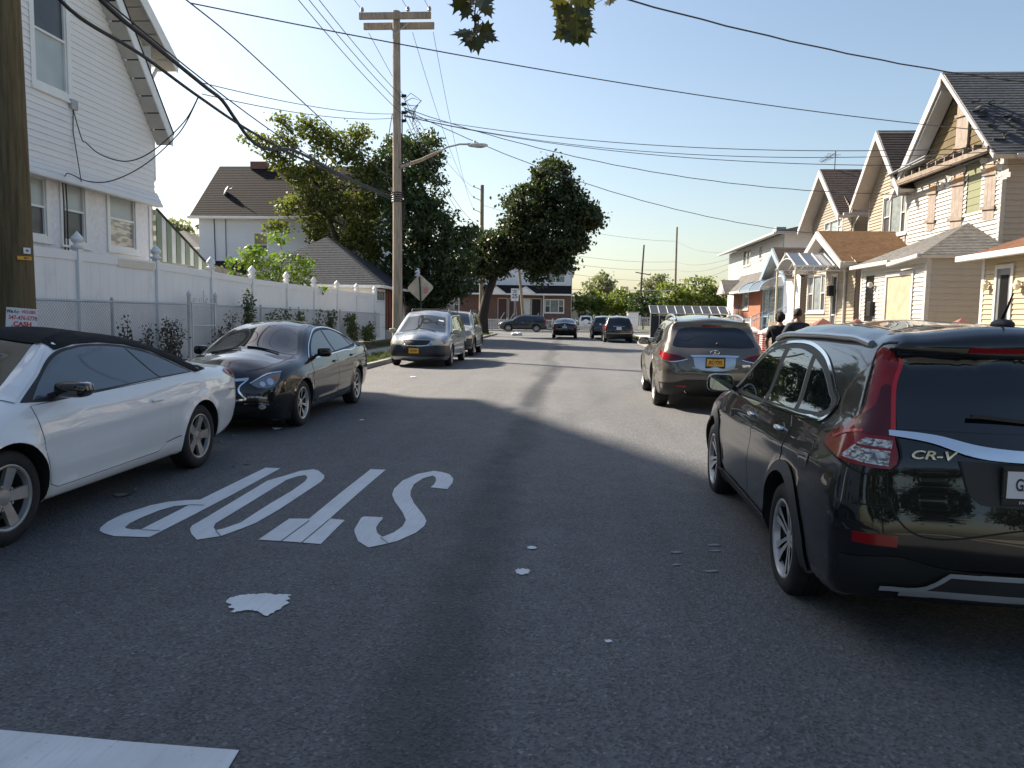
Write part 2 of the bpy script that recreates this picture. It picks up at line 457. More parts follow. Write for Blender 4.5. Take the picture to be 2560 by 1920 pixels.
        for f in F:
            if not all(ok[i] for i in f): continue
            p = [Vector(pts[i]) for i in f]; c = (p[1]-p[0]).cross(p[2]-p[0])
            if max((p[i]-p[j]).length for i, j in ((0, 1), (1, 2), (2, 0))) > .45: continue
            fs_.append(tuple(f) if c.dot(Vector(nn[f[0]])) > 0 else tuple(f[::-1]))
        lp = [mp[i] for i in range(len(poly)) if i in mp and ok[mp[i]]]
        if len(lp) < len(poly): lp = []
        return s._emit(name, mat_, pts, nn, fs_, lp, parent)
    def row(s, y, z): return int(np.argmin(np.hypot(s.O[:, 0]-y, s.O[:, 1]-z)))
    def glass(s, name, a, b, ta, tb, mat_, off=.004, parent=None, frame_=None):
        """windscreen-like pane on the centre ribbon between silhouette points a and b"""
        i, j = s.row(*a), s.row(*b)
        rows = list(range(min(i, j), max(i, j)+1)); ts0 = np.linspace(-1, 1, 19); n = len(rows); P_, N_ = [], []
        if i > j: ta, tb = tb, ta
        for k, r_ in enumerate(rows):
            q = k/max(n-1, 1); tw = ta*(1-q)+tb*q
            P_.append(s.ribbon([r_], ts0*tw, off)[0])
        P_ = np.array(P_); du = np.gradient(P_, axis=1); dv = np.gradient(P_, axis=0); N_ = np.cross(dv, du); N_ /= np.linalg.norm(N_, axis=2)[..., None]
        m_ = 19
        for k, r_ in enumerate(rows):
            if N_[k, 9, 1]*s.N2[r_][0]+N_[k, 9, 2]*s.N2[r_][1] < 0: N_[k] *= -1
        fs_ = [(k*m_+t, k*m_+t+1, (k+1)*m_+t+1, (k+1)*m_+t) for k in range(n-1) for t in range(m_-1)]
        lp = [t for t in range(m_)]+[k*m_+m_-1 for k in range(1, n)]+[(n-1)*m_+t for t in range(m_-2, -1, -1)]+[k*m_ for k in range(n-2, 0, -1)]
        return s._emit(name, mat_, P_.reshape(-1, 3), N_.reshape(-1, 3), fs_, lp, parent, depth=.008)

def wheel(root, x, y, Rt, wd, rr, spokes, mats, proto=None, dish=.03):
    """tyre with a rim under it; x sign gives the side"""
    sg = 1 if x > 0 else -1
    if proto:
        t = proto.copy(); col.objects.link(t); t.parent = root; t.location = (x, y, Rt); t.rotation_euler = (0, 0, 0 if sg > 0 else math.pi)
        t.rotation_euler.rotate_axis('X', rnd.random()*6)
        for ch in kids(proto):
            c = ch.copy(); col.objects.link(c); c.parent = t
        return t
    h = wd/2
    mb = MB(); pf = [(rr-.005, -h*.8), (rr+.012, -h*.93), (rr+.35*(Rt-rr), -h), (Rt-.022, -h*.93), (Rt-.006, -h*.78), (Rt, -h*.6)]
    for gy in (-.36, -.08, .2): pf += [(Rt, h*gy-.05*h), (Rt-.007, h*gy-.03*h), (Rt-.007, h*gy+.05*h), (Rt, h*gy+.07*h)]
    pf += [(Rt, h*.6), (Rt-.006, h*.78), (Rt-.022, h*.93), (rr+.35*(Rt-rr), h), (rr+.012, h*.93), (rr-.005, h*.8)]
    mb.lathe(pf, (0, 0, 0), (1, 0, 0), 48)
    t = mb.build('wheel', M['tyre'], root, 50); t.location = (x, y, Rt)
    if sg < 0: t.rotation_euler = (0, 0, math.pi)
    rim = MB()
    rim.lathe([(rr+.010, h*.82), (rr+.012, h*.9), (rr, h*.93), (rr-.012, h*.86), (rr-.022, h*.55)], (0, 0, 0), (1, 0, 0), 48)
    rim.mi = 0
    rim.build('rim', mats[0], t, 40)
    dk = MB(); dk.lathe([(rr-.020, h*.56), (rr-.03, -h*.35), (rr-.06, -h*.3), (.06, -h*.28)], (0, 0, 0), (1, 0, 0), 32)
    dk.build('barrel', M['barrel'], t, 40)
    sp = MB()
    def dep(r_): return h*.80-dish*(1-(r_/rr))**1.0
    for n_, outl, mi in spokes:
        for k in range(n_):
            a = 2*math.pi*k/n_; ca, sa = math.cos(a), math.sin(a); P_ = [(p*ca-q*sa, p*sa+q*ca) for p, q in outl]
            Q, F, mp = cdt(P_, gridpts(P_, .035)); sp.mi = mi
            top = [(dep(math.hypot(*q)), q[0], q[1]) for q in Q]; b = len(sp.v)
            ff = []
            for f in F:
                ar = (Q[f[1]][0]-Q[f[0]][0])*(Q[f[2]][1]-Q[f[0]][1])-(Q[f[2]][0]-Q[f[0]][0])*(Q[f[1]][1]-Q[f[0]][1]); ff.append(f if ar > 0 else f[::-1])
            sp.add(top, ff)
            lp = [mp[i] for i in range(len(P_)) if i in mp]
            if sum(P_[i][0]*P_[(i+1) % len(P_)][1]-P_[(i+1) % len(P_)][0]*P_[i][1] for i in range(len(P_))) < 0: lp = lp[::-1]
            low = [(top[i][0]-.03, top[i][1]*.985, top[i][2]*.985) for i in lp]; q = len(lp); sp.mi = 1 if len(mats) > 1 else 0
            sp.add([top[i] for i in lp]+low, [(i, q+i, q+(i+1) % q, (i+1) % q) for i in range(q)])
    sp.mi = 0
    sp.lathe([(.062, h*.35), (.062, dep(0)+.004), (.05, dep(0)+.008), (0.001, dep(0)+.010)], (0, 0, 0), (1, 0, 0), 24)
    sp.mi = 1 if len(mats) > 1 else 0
    for k in range(5):
        a = 2*math.pi*(k+.5)/5; sp.lathe([(.011, dep(.05)-.02), (.011, dep(.05)+.006), (.001, dep(.05)+.007)], (0, .085*math.cos(a), .085*math.sin(a)), (1, 0, 0), 8)
    sp.build('spokes', list(mats), t, 35)
    return t
def mirror(B, y, z, mat_, sides=(1, -1), size=(.12, .055, .085), glassmat=None, back=True, lift=.05, gapx=.02):
    for sg in sides:
        w_ = float(B.W([(y, z)])[0]); mb = MB(); c = Vector((sg*(w_+size[0]+gapx), y-.02, z+lift))
        mb.ell(c, size, .55, 20, 12)
        o = mb.build('side_mirror', mat_, B.root, 60)
        st = MB(); st.bar((sg*(w_-.03), y, z+.005), (sg*(w_+.06), y-.01, z+lift*.6), .07, .04); st.build('mirror_stalk', M['blackplastic'], o, None, .008)
        gl = MB(); P_ = [(c.x+size[0]*.86*math.copysign(abs(math.cos(a))**.5, math.cos(a)), c.y-size[1]*.94, c.z+size[2]*.82*math.copysign(abs(math.sin(a))**.5, math.sin(a))) for a in np.linspace(0, 2*math.pi, 28, endpoint=False)]
        gl.prism(P_, (0, -.006, 0)); gl.build('mirror_glass', M['mirrorglass'], o)
def text_obj(txt, size, mat_, parent, mtx, name='lettering', sx=1.0, ext=.001, align='CENTER', shear=0, bold=0):
    cu = bpy.data.curves.new('t', 'FONT'); cu.body = txt; cu.size = size; cu.align_x = align; cu.align_y = 'CENTER'; cu.extrude = ext; cu.shear = shear; cu.offset = bold
    cu.resolution_u = 3
    o = bpy.data.objects.new('t', cu); col.objects.link(o); dg = bpy.context.evaluated_depsgraph_get(); dg.update()
    me = bpy.data.meshes.new_from_object(o.evaluated_get(dg)); bpy.data.objects.remove(o)
    if sx != 1.0: me.transform(Matrix.Scale(sx, 4, (1, 0, 0)))
    me.transform(mtx); me.name = name; me.materials.clear()
    return link(name, me, mat_, parent)
def face_mtx(o, right, up):
    r_ = Vector(right).normalized(); u = Vector(up).normalized(); n = r_.cross(u); m_ = Matrix((r_, u, n)).transposed().to_4x4(); m_.translation = Vector(o); return m_
def plate(B, axis, x, z, txt, bg_, fg, size=(.305, .152), frame_=None, tsize=.085, sx=.72, extra=(), tilt=0):
    """flat licence plate standing on the bumper or tailgate"""
    en = -1 if axis == 'rear' else 1
    h = B.cast((x, en*9, z), (0, -en, 0)); y = h[0].y+en*.012
    mb = MB(); hw, hh = size[0]/2, size[1]/2
    mb.box(x-hw, x+hw, min(y, y+en*.006), max(y, y+en*.006), z-hh, z+hh)
    o = mb.build('licence_plate', bg_, B.root, None, .003); yt = y+en*.0075
    rt = (-en, 0, 0) if en > 0 else (1, 0, 0)
    if frame_:
        f = MB(); a, b = hw+.014, hh+.014; fy0, fy1 = min(y-en*.004, y+en*.010), max(y-en*.004, y+en*.010)
        f.box(x-a, x+a, fy0, fy1, z+hh-.010, z+b); f.box(x-a, x+a, fy0, fy1, z-b-.008, z-hh+.014); f.box(x-a, x-hw+.008, fy0, fy1, z-hh+.014, z+hh-.010); f.box(x+hw-.008, x+a, fy0, fy1, z-hh+.014, z+hh-.010)
        f.build('plate_frame', frame_, o, None, .004)
    text_obj(txt, tsize, fg, o, face_mtx((x, yt, z), rt, (0, 0, 1)), sx=sx, bold=.0015)
    for (t_, px, pz, sz, mt, yo) in extra: text_obj(t_, sz, mt, o, face_mtx((x+px, yt+en*yo, z+pz), rt, (0, 0, 1)))
    return o
# ------------------------------------------------------------ shared materials
M = {}
M['blackplastic'] = flat('black_plastic', (.014, .015, .016), .55, var=.2)
M['greyplastic'] = flat('grey_plastic', (.035, .037, .04), .6, var=.15, bump=.1, bscale=400)
M['seam'] = flat('seam', (.004, .004, .004), .7, var=0)
M['tyre'] = flat('tyre_rubber', (.016, .016, .017), .75, var=.35, vscale=14, bump=.2, bscale=120)
M['barrel'] = flat('wheel_barrel', (.03, .03, .031), .6, .2, var=.3, vscale=10); M['darkmetal'] = flat('dark_metal', (.05, .05, .05), .5, .7)
M['skid'] = flat('skid_sky_silver', (.55, .58, .62), .35, .4, var=.05); M['alloy'] = flat('alloy', (.58, .58, .58), .32, .5, var=.12, vscale=12)  # skid trim: sky reflection put into a pale bluish base colour
M['alloydull'] = flat('alloy_dull', (.36, .36, .35), .42, .55, var=.2, vscale=10)
M['alloyblack'] = flat('alloy_black', (.012, .012, .013), .25, .2, var=.1)
M['chrome'] = flat('chrome', (.72, .74, .77), .08, 1, var=.03)
M['satin'] = flat('satin_silver', (.50, .52, .55), .28, .9, var=.05)
M['mirrorglass'] = flat('mirror_glass', (.6, .65, .7), .02, 1, var=0)
def glassmat(name, c, ior=1.75, rough=.015):
    k = NT(name); k.set(Base_Color=c, Roughness=rough, IOR=ior, Specular_IOR_Level=.62); return k.m
M['glass'] = glassmat('tinted_glass', (.010, .013, .015))
M['glassdark'] = glassmat('dark_tinted_glass', (.003, .004, .006), 1.6)
M['glassclear'] = glassmat('windscreen_glass', (.022, .028, .03), 1.9)
M['headglass'] = glassmat('lamp_lens', (.20, .215, .225), 1.7, .06)
M['headdull'] = flat('yellowed_lens', (.55, .52, .42), .18, 0, var=.1, coat=.6)
def lens(name, c):
    k = NT(name); k.set(Roughness=.16, Coat_Weight=.5, Coat_Roughness=.02, Specular_IOR_Level=.3)
    vo = k.n('ShaderNodeTexVoronoi'); vo.inputs['Scale'].default_value = 160; k.l(k.pos(), vo.inputs['Vector'])
    k.set(Base_Color=k.ramp(vo.outputs['Distance'], [(0, tuple(min(.9, x*1.1) for x in c)), (.6, tuple(x*.8 for x in c))])); return k.m
def reverse_lens():
    k = NT('clear_lens'); vo = k.n('ShaderNodeTexVoronoi', _distance='CHEBYCHEV'); mp = k.n('ShaderNodeMapping'); mp.inputs['Scale'].default_value = (60, 60, 110); k.l(k.pos(), mp.inputs[0]); vo.inputs['Scale'].default_value = 1; k.l(mp.outputs[0], vo.inputs['Vector'])
    k.set(Roughness=.12, Coat_Weight=.6, Coat_Roughness=.02); k.set(Base_Color=k.ramp(vo.outputs['Color'], [(.2, (.10,)*3), (.5, (.42,)*3), (.8, (.70,)*3)])); return k.m
M['redlens'] = lens('red_lens', (.27, .003, .006)); M['darkred'] = lens('dark_red_lens', (.09, .002, .005))
M['redglow'] = flat('bright_red_lens', (.50, .006, .012), .25, var=0, coat=.4); M['clearlens'] = reverse_lens(); M['amber'] = lens('amber_lens', (.55, .20, .04))
M['plateyellow'] = flat('plate_yellow', (.72, .36, .03), .45, var=.08); M['platewhite'] = flat('plate_white', (.72, .74, .78), .4, var=.05)
M['navyink'] = flat('navy_ink', (.02, .025, .06), .5, var=0); M['blackink'] = flat('black_ink', (.015, .015, .016), .6, var=0)
M['whiteink'] = flat('white_ink', (.75, .75, .75), .5, var=0); M['redink'] = flat('red_ink', (.55, .02, .04), .55, var=.1)
M['cloth'] = flat('soft_top_cloth', (.010, .011, .014), .85, var=.25, vscale=6, bump=.3, bscale=300, spec=.25)
P_black = paint('black_paint', (.0045, .005, .0055)); P_white = paint('white_paint', (.82, .83, .84), rough=.3)
P_bronze = paint('bronze_grey_paint', (.125, .112, .094), .5, .34); P_silverblue = paint('silver_blue_paint', (.24, .275, .32), .45, .35)
P_silver = paint('silver_paint', (.46, .45, .42), .45, .35); P_navy = paint('dark_blue_grey_paint', (.018, .024, .034), .3)
P_black2 = paint('black_metallic_paint', (.007, .0075, .009), .2)

def arc(cx, cy_, r_, a0, a1, n=14): return [(cx+r_*math.cos(R(a)), cy_+r_*math.sin(R(a))) for a in np.linspace(a0, a1, n)]
def mx(poly): return [(-a, b) for a, b in poly][::-1]
def spoke(r0, r1, w0, w1, tw=0.0, n=6):
    """tapered spoke outline; tw sweeps it sideways towards the rim"""
    L_ = [(r0+(r1-r0)*i/n, (w0+(w1-w0)*i/n)/2+tw*(i/n)**2) for i in range(n+1)]
    Rr_ = [(r0+(r1-r0)*i/n, -(w0+(w1-w0)*i/n)/2+tw*(i/n)**2) for i in range(n+1)]
    return L_[::-1]+Rr_
SEC = [(0, .085), (.2, .03), (.5, .0), (.8, .012), (1.0, .04), (1.12, .075), (2.0, .27)]
def four_wheels(root, xo, yf, yr, Rt, wd, rr, spokes, mats, dish=.03):
    p = None
    for y in (yr, yf):
        for sg in (-1, 1):
            o = wheel(root, sg*(xo-wd/2), y, Rt, wd, rr, spokes, mats, p, dish); p = p or o
def cladding(B, wd=.06, y0=None, y1=None, ztop=.33, mat_=None):
    """plastic arch lips and sill strip"""
    A = B.S['arches']
    for yc, zc, Ra in A:
        poly = arc(yc, zc, Ra+.001, -8, 188, 26)+arc(yc, zc, Ra+wd, 188, -8, 26)
        B.side('arch_trim', poly, mat_ or M['greyplastic'], .010)
    if y0 is not None: B.side('sill_trim', [(y0, .225), (y1, .225), (y1, ztop), (y0, ztop+.02)], mat_ or M['greyplastic'], .010)

# ------------------------------------------------------------ black compact SUV, right foreground
def black_suv(root):
    S = dict(paint=P_black, g=1, outline=[(-1.75, .23, .06, 0), (-2.08, .28, .09, .02), (-2.22, .40, .15, .05), (-2.275, .55, .17, .06), (-2.265, .72, .15, .06), (-2.235, .86, .12, .06),
        (-2.21, 1.0, .11, .06), (-2.17, 1.10, .09, .06), (-2.08, 1.32, .09, .06), (-1.99, 1.50, .06, .05), (-2.03, 1.555, .05, .05), (-1.98, 1.59, .06, .045), (-1.7, 1.62, .10, .04), (-1.2, 1.648, .13, .035),
        (-.5, 1.655, .14, .035), (.0, 1.625, .13, .035), (.32, 1.555, .11, .04), (.6, 1.40, .10, .07), (1.12, 1.08, .10, .09), (1.5, 1.02, .14, .06), (1.9, .93, .16, .07), (2.1, .80, .18, .1), (2.2, .6, .2, .12),
        (2.16, .38, .18, .1), (2.0, .26, .1, .05), (1.6, .22, .05, 0), (0, .22, .05, 0)],
        plan=[(-2.29, .83), (-2.1, .885), (-1.7, .908), (-1, .912), (0, .908), (1, .905), (1.6, .89), (2.0, .84), (2.25, .74)],
        belt=[(-2.3, 1.12), (-1.2, 1.10), (0, 1.06), (1.1, 1.02), (2.3, .95)], sec=[(0, .085), (.2, .03), (.5, .0), (.75, .03), (1.0, .095), (1.12, .135), (1.55, .23), (2.0, .37)],
        creases=[([(-2.0, .93), (0, .86), (1.3, .82)], .016, .045), ([(-1.9, .40), (1.2, .38)], .012, .06)], arches=[(-1.31, .36, .395), (1.31, .36, .395)], flare=.022)
    B = Body(root, S, .045)
    A = S['arches']
    # side glass
    dlo = smoothpoly([(.98, 1.035, 1), (.70, 1.20), (.36, 1.385), (.05, 1.475), (-.4, 1.515), (-.9, 1.50), (-1.3, 1.425), (-1.62, 1.29), (-1.74, 1.215), (-1.70, 1.165), (-1.45, 1.125), (-.9, 1.10), (0, 1.065)])
    B.side('window_surround', dlo, M['blackplastic'], .003)
    for sg in (1, -1):
        B.side('window_trim', stroke2d([(-.14, 1.505), (-.4, 1.522), (-.9, 1.508), (-1.3, 1.433), (-1.62, 1.297), (-1.755, 1.22), (-1.715, 1.158), (-1.45, 1.115), (-.9, 1.09), (0, 1.055), (.95, 1.022)], .020), M['chrome'], .009, (sg,))
    pan = [smoothpoly([(.80, 1.075, 1), (.62, 1.20), (.36, 1.345), (.05, 1.44), (-.19, 1.47, 1), (-.27, 1.09, 1)]),
           smoothpoly([(-.33, 1.47, 1), (-.6, 1.478), (-.93, 1.455, 1), (-1.10, 1.12, 1), (-.36, 1.092, 1)]),
           smoothpoly([(-1.04, 1.435, 1), (-1.3, 1.375), (-1.55, 1.27), (-1.665, 1.205), (-1.60, 1.165), (-1.19, 1.13, 1)])]
    for p in pan: B.side('side_window', p, M['glass'], .006)
    B.door([(.97, 1.015), (.85, 1.02), (-.27, 1.055), (-.27, .5), (-.25, .345), (.75, .335), (.92, .40), (.99, .55)], P_black, (-.13, .965), M['chrome'])
    B.door([(-.285, 1.055), (-1.12, 1.085), (-1.20, 1.02), (-1.18, .85)]+arc(-1.31, .36, .47, 72, 8, 8)+[(-.78, .345), (-.265, .345), (-.285, .5)], P_black, (-1.0, .985), M['chrome'])
    fc = [(-1.62+.10*math.copysign(abs(math.cos(a))**.6, math.cos(a)), .93+.085*math.copysign(abs(math.sin(a))**.6, math.sin(a))) for a in np.linspace(0, 2*math.pi, 28, endpoint=False)]
    fd = B.side('fuel_door', fc, P_black, .003, (-1,)); B.side('door_gap', grow(fc, .005), M['seam'], .001, (-1,), fd)
    cladding(B, .07, -.93, .93, .335)
    B.side('sill_line', stroke2d([(-.86, .352), (.92, .345)], .012), M['satin'], .013)
    # glass front and rear
    B.glass('windscreen', (.36, 1.54), (1.08, 1.10), .93, .97, M['glassclear'])
    # rear
    B.proj('rear_window', smoothpoly([(-.615, 1.152, 1), (.615, 1.152, 1), (.595, 1.30), (.545, 1.475), (.3, 1.495), (-.3, 1.495), (-.545, 1.475), (-.595, 1.30)]), M['glassdark'], 'rear', .004)
    B.proj('high_brake_light', [(-.24, 1.530), (.24, 1.530), (.235, 1.555), (-.235, 1.555)], M['redlens'], 'rear', .004)
    lamp = smoothpoly([(1.005, 1.535), (.945, 1.54), (.940, 1.42), (.955, 1.31), (.955, 1.23), (.90, 1.17), (.80, 1.11), (.725, 1.06), (.735, 1.03), (.87, .995), (1.115, .965, 1), (1.135, .99), (1.095, 1.14), (1.05, 1.32)])
    for sg in (1, -1):
        t = B.proj('tail_light', lamp, M['redlens'], 'rc', .012, side=sg)
        B.proj('dark_lens', smoothpoly([(.93, 1.17), (1.095, 1.115, 1), (1.085, 1.18), (1.045, 1.34), (1.01, 1.36), (1.0, 1.26)]), M['darkred'], 'rc', .0145, t, sg)
        B.proj('clear_lens', [(1.0, 1.105), (.905, 1.005), (1.108, .978), (1.10, 1.095)], M['clearlens'], 'rc', .015, t, sg)
        B.proj('light_tube', stroke2d([(1.028, 1.50), (1.035, 1.40), (1.062, 1.27), (1.092, 1.13)], .016), M['redglow'], 'rc', .0165, t, sg)
        B.proj('light_tube', stroke2d([(.80, 1.075), (.90, 1.12), (.985, 1.135)], .013), M['redglow'], 'rc', .0155, t, sg)
        B.proj('lens_band', stroke2d([(.972, 1.068), (1.104, 1.052)], .012), M['redlens'], 'rc', .0165, t, sg)
        B.proj('lens_edge', stroke2d([(1.012, 1.54), (1.056, 1.32), (1.10, 1.14), (1.138, .985), (1.115, .958), (.87, .988), (.735, 1.022)], .008), M['seam'], 'rc', .013, t, sg)
        B.proj('upper_seam', stroke2d([(1.02, 1.57), (.93, 1.56), (.918, 1.40), (.93, 1.25)], .008), M['seam'], 'rc', .004, t, sg)
    bar = smoothpoly([(-.635, 1.145, 1), (-.42, 1.128), (-.25, 1.09), (-.1, 1.075), (.1, 1.075), (.25, 1.09), (.42, 1.128), (.635, 1.145, 1), (.635, 1.122, 1), (.44, 1.092), (.28, 1.040), (.1, 1.022), (-.1, 1.022), (-.28, 1.040), (-.44, 1.092), (-.635, 1.122, 1)])
    B.proj('chrome_bar', bar, M['chrome'], 'rear', .020, g=.02)
    B.proj('plate_recess', smoothpoly([(-.33, 1.02, 1), (.33, 1.02, 1), (.29, .86), (.25, .825), (-.25, .825), (-.29, .86)]), M['darkmetal'], 'rear', .004)
    plate(B, 'rear', 0, .925, 'GX7 3216', M['platewhite'], M['navyink'], frame_=M['blackplastic'], tsize=.082, sx=.62,
          extra=(('NEW YORK', 0, .057, .026, M['navyink'], 0), ('(718) 426-1200', 0, .086, .020, M['whiteink'], .004), ('FAZIO MOTORS', -.01, -.082, .022, M['whiteink'], .004)))
    h = B.cast((-.455, -9, 1.04), (0, 1, 0)); text_obj('CR-V', .058, M['chrome'], B.root, face_mtx((-.455, h[0].y-.012, 1.04), (1, -.13, 0), (0, .12, 1)), 'badge', 1.5, .004, shear=.25, bold=.0012)
    for sg in (1, -1):
        B.proj('reflector', [(.61*sg, .60), (.80*sg, .61), (.80*sg, .66), (.61*sg, .655)], M['redlens'], 'rear', .008)
        B.proj('tailgate_gap', stroke2d([(.648*sg, 1.12), (.652*sg, .96), (.640*sg, .80), (.60*sg, .725), (0, .72)], .008), M['seam'], 'rear', .002)
        B.proj('tailgate_gap', stroke2d([(.65*sg, .80), (.80*sg, .79)], .007), M['seam'], 'rear', .002)
        B.proj('tailgate_gap', stroke2d([(.335*sg, 1.02), (.29*sg, .83)], .012), M['seam'], 'rear', .003)
    B.proj('lower_bumper', smoothpoly([(-.84, .53, 1), (-.6, .55), (-.42, .51), (.42, .51), (.6, .55), (.84, .53, 1), (.82, .32, 1), (-.82, .32, 1)]), M['blackplastic'], 'rear', .010)
    B.proj('skid_plate', smoothpoly([(-.62, .39, 1), (-.44, .41), (-.36, .49, 1), (.36, .49, 1), (.44, .41), (.62, .39, 1), (.40, .355), (-.40, .355)]), M['greyplastic'], 'rear', .022, g=.025)
    B.proj('skid_trim', stroke2d([(-.66, .392), (-.45, .412), (-.365, .488, 1), (0, .492), (.365, .488, 1), (.45, .412), (.66, .392)], .02), M['skid'], 'rear', .028, g=.02)
    B.proj('skid_trim', stroke2d([(-.56, .372), (-.38, .378), (0, .380), (.38, .378), (.56, .372)], .034), M['skid'], 'rear', .026, g=.02)
    h = B.cast((.1, -9, 1.22), (0, 1, 0)); wp = MB(); wp.bar((.08, h[0].y-.03, 1.20), (-.28, h[0].y-.025, 1.235), .02, .014); wp.bar((.10, h[0].y-.03, 1.195), (.50, h[0].y-.018, 1.20), .016, .014)
    wp.ell((.09, h[0].y-.022, 1.20), (.035, .03, .03), .7, 12, 8); wp.build('wiper', M['blackplastic'], B.root, 40)
    # roof rails, aerial, mirrors
    for sg in (1, -1):
        pts = []
        for y in np.linspace(-1.78, .25, 22):
            h = B.cast((sg*.595, y, 9), (0, 0, -1)); q = (y+1.78)/2.03; pts.append((sg*.60, y, h[0].z+.004+.022*min(1, 9*q, 9*(1-q))))
        r_ = MB(); r_.tube(pts, .021, 8); r_.build('roof_rail', M['satin'], B.root, 60)
    h = B.cast((.08, -1.72, 9), (0, 0, -1)); a = MB(); a.ell((.08, -1.72, h[0].z+.012), (.045, .085, .032), .9, 14, 8); a.tube([(.08, -1.70, h[0].z+.03), (.08, -1.765, h[0].z+.115), (.08, -1.80, h[0].z+.175)], [.010, .006, .004], 8)
    a.build('aerial', M['blackplastic'], B.root, 60)
    mirror(B, .86, 1.045, P_black, size=(.115, .06, .078), lift=.07)
    for sg in (1, -1):
        B.proj('headlight', smoothpoly([(.82, .86), (1.0, .89), (1.12, .84), (1.08, .75), (.86, .76)]), M['headglass'], 'fc', .01, side=sg)
    B.proj('grille', smoothpoly([(-.5, .80, 1), (.5, .80, 1), (.42, .64, 1), (-.42, .64, 1)]), M['blackplastic'], 'front', .01)
    sp = [(5, [(.05, .030), (.12, .045), (.19, .075), (.212, .088), (.218, .058), (.20, .028), (.12, .010), (.05, .006)], 0),
          (5, [(.05, -.006), (.12, -.010), (.20, -.006), (.217, -.020), (.212, -.052), (.19, -.048), (.12, -.034), (.05, -.030)], 0)]
    four_wheels(root, .905, 1.31, -1.31, .345, .228, .232, sp, [M['alloy'], M['alloyblack']], .035)
    return B
CARSCALE = 1
t = thing('parked_car', 'black compact SUV in right foreground seen from its left rear corner', 'car', (2.27, 5.95, -.05), R(-1.6))
black_suv(t)
# ------------------------------------------------------------ ground, road, kerbs
def asphalt():
    k = NT('asphalt'); p = k.pos()
    vo = k.n('ShaderNodeTexVoronoi'); vo.inputs['Scale'].default_value = 75; k.l(p, vo.inputs['Vector'])
    big = k.noise(.35, 5, .6); mid = k.noise(3.5, 5, .6)
    st = k.noise(1.0, 4, .6, stretch=(1.6, .12, 1))
    base = k.ramp(big, [(.3, (.100, .106, .112)), (.7, (.134, .137, .140))])
    base = k.mix(k.ramp(st, [(.45, (0, 0, 0)), (.72, (.55,)*3)]), base, (.078, .079, .083))
    base = k.mix(k.ramp(mid, [(.4, (0, 0, 0)), (.75, (.35,)*3)]), base, (.135, .132, .128))
    sx = k.n('ShaderNodeSeparateXYZ'); k.l(p, sx.inputs[0])
    # seam of coarser asphalt wandering along the lane
    wob = k.noise(.22, 3); ma = k.n('ShaderNodeMath', _operation='MULTIPLY_ADD'); k.l(wob, ma.inputs[0]); ma.inputs[1].default_value = 1.1; k.l(sx.outputs[0], ma.inputs[2])
    ab = k.n('ShaderNodeMath', _operation='ADD'); k.l(ma.outputs[0], ab.inputs[0]); ab.inputs[1].default_value = .08
    ab2 = k.n('ShaderNodeMath', _operation='ABSOLUTE'); k.l(ab.outputs[0], ab2.inputs[0])
    seam = k.ramp(ab2.outputs[0], [(.10, (.75,)*3), (.34, (0, 0, 0))])
    base = k.mix(seam, base, (.052, .054, .058))
    sp = k.ramp(vo.outputs['Color'], [(.12, (.50,)*3), (.5, (.95,)*3), (.82, (1.15,)*3), (.95, (1.8,)*3)])
    k.set(Base_Color=k.mix(1.0, base, sp, 'MULTIPLY'), Roughness=k.ramp(mid, [(.3, (.62,)*3), (.7, (.80,)*3)]), Specular_IOR_Level=.42)
    n2 = k.noise(60, 3, .6); ad = k.n('ShaderNodeMath', _operation='ADD'); k.l(vo.outputs['Distance'], ad.inputs[0]); k.l(n2, ad.inputs[1])
    k.bump(ad.outputs[0], .75, .008); return k.m
def concrete(name, c, joint=1.5, var=.18):
    k = NT(name); n1 = k.noise(1.2, 6, .65); n2 = k.noise(45, 3)
    base = k.ramp(n1, [(.3, tuple(x*(1-var) for x in c)), (.7, tuple(x*(1+var) for x in c))])
    base = k.mix(k.ramp(n2, [(.35, (.5,)*3), (.5, (0,)*3)]), base, tuple(x*.7 for x in c))
    if joint:
        sx = k.n('ShaderNodeSeparateXYZ'); k.l(k.pos(), sx.inputs[0]); pp = k.n('ShaderNodeMath', _operation='PINGPONG'); k.l(sx.outputs[1], pp.inputs[0]); pp.inputs[1].default_value = joint/2
        base = k.mix(k.ramp(pp.outputs[0], [(.008, (.8,)*3), (.02, (0,)*3)]), base, tuple(x*.3 for x in c))
    k.set(Base_Color=base, Roughness=.85); k.bump(n2, .25, .004); return k.m
M['asphalt'] = asphalt(); M['concrete'] = concrete('concrete_walk', (.38, .37, .35)); M['kerb'] = concrete('kerb_concrete', (.27, .26, .24), 2.4)
M['soil'] = flat('soil', (.10, .085, .06), .95, var=.4, vscale=2, bump=.5, bscale=25)
M['lawn'] = flat('lawn_base', (.055, .075, .028), .95, var=.4, vscale=4, bump=.4, bscale=60)
RL, RR = -5.85, 4.30        # kerb faces left and right
def struct(o): o['kind'] = 'structure'; return o
b = MB(); b.quad((-900, -300, -.05), (900, -300, -.05), (900, 1500, -.05), (-900, 1500, -.05)); struct(b.build('ground', flat('far_ground', (.12, .12, .075), .95, var=.35, vscale=.05)))
b = MB()
for y in range(-16, 66, 2): b.quad((RL-.02, y, 0), (RR+.02, y, 0), (RR+.02, y+2, 0), (RL-.02, y+2, 0))
b.quad((-90, 66, 0), (90, 66, 0), (90, 78, 0), (-90, 78, 0)); struct(b.build('road', M['asphalt']))
def kerb_run(x0, x1, name):
    b_ = MB(); y = -16.0
    while y < 63:
        b_.box(x0, x1, y+.006, min(y+2.4, 63), -.05, .13+rnd.uniform(-.012, .012)); y += 2.4
    return struct(b_.build(name, M['kerb'], None, None, .015))
kerb_run(RL-.16, RL, 'kerb'); kerb_run(RR, RR+.16, 'kerb')
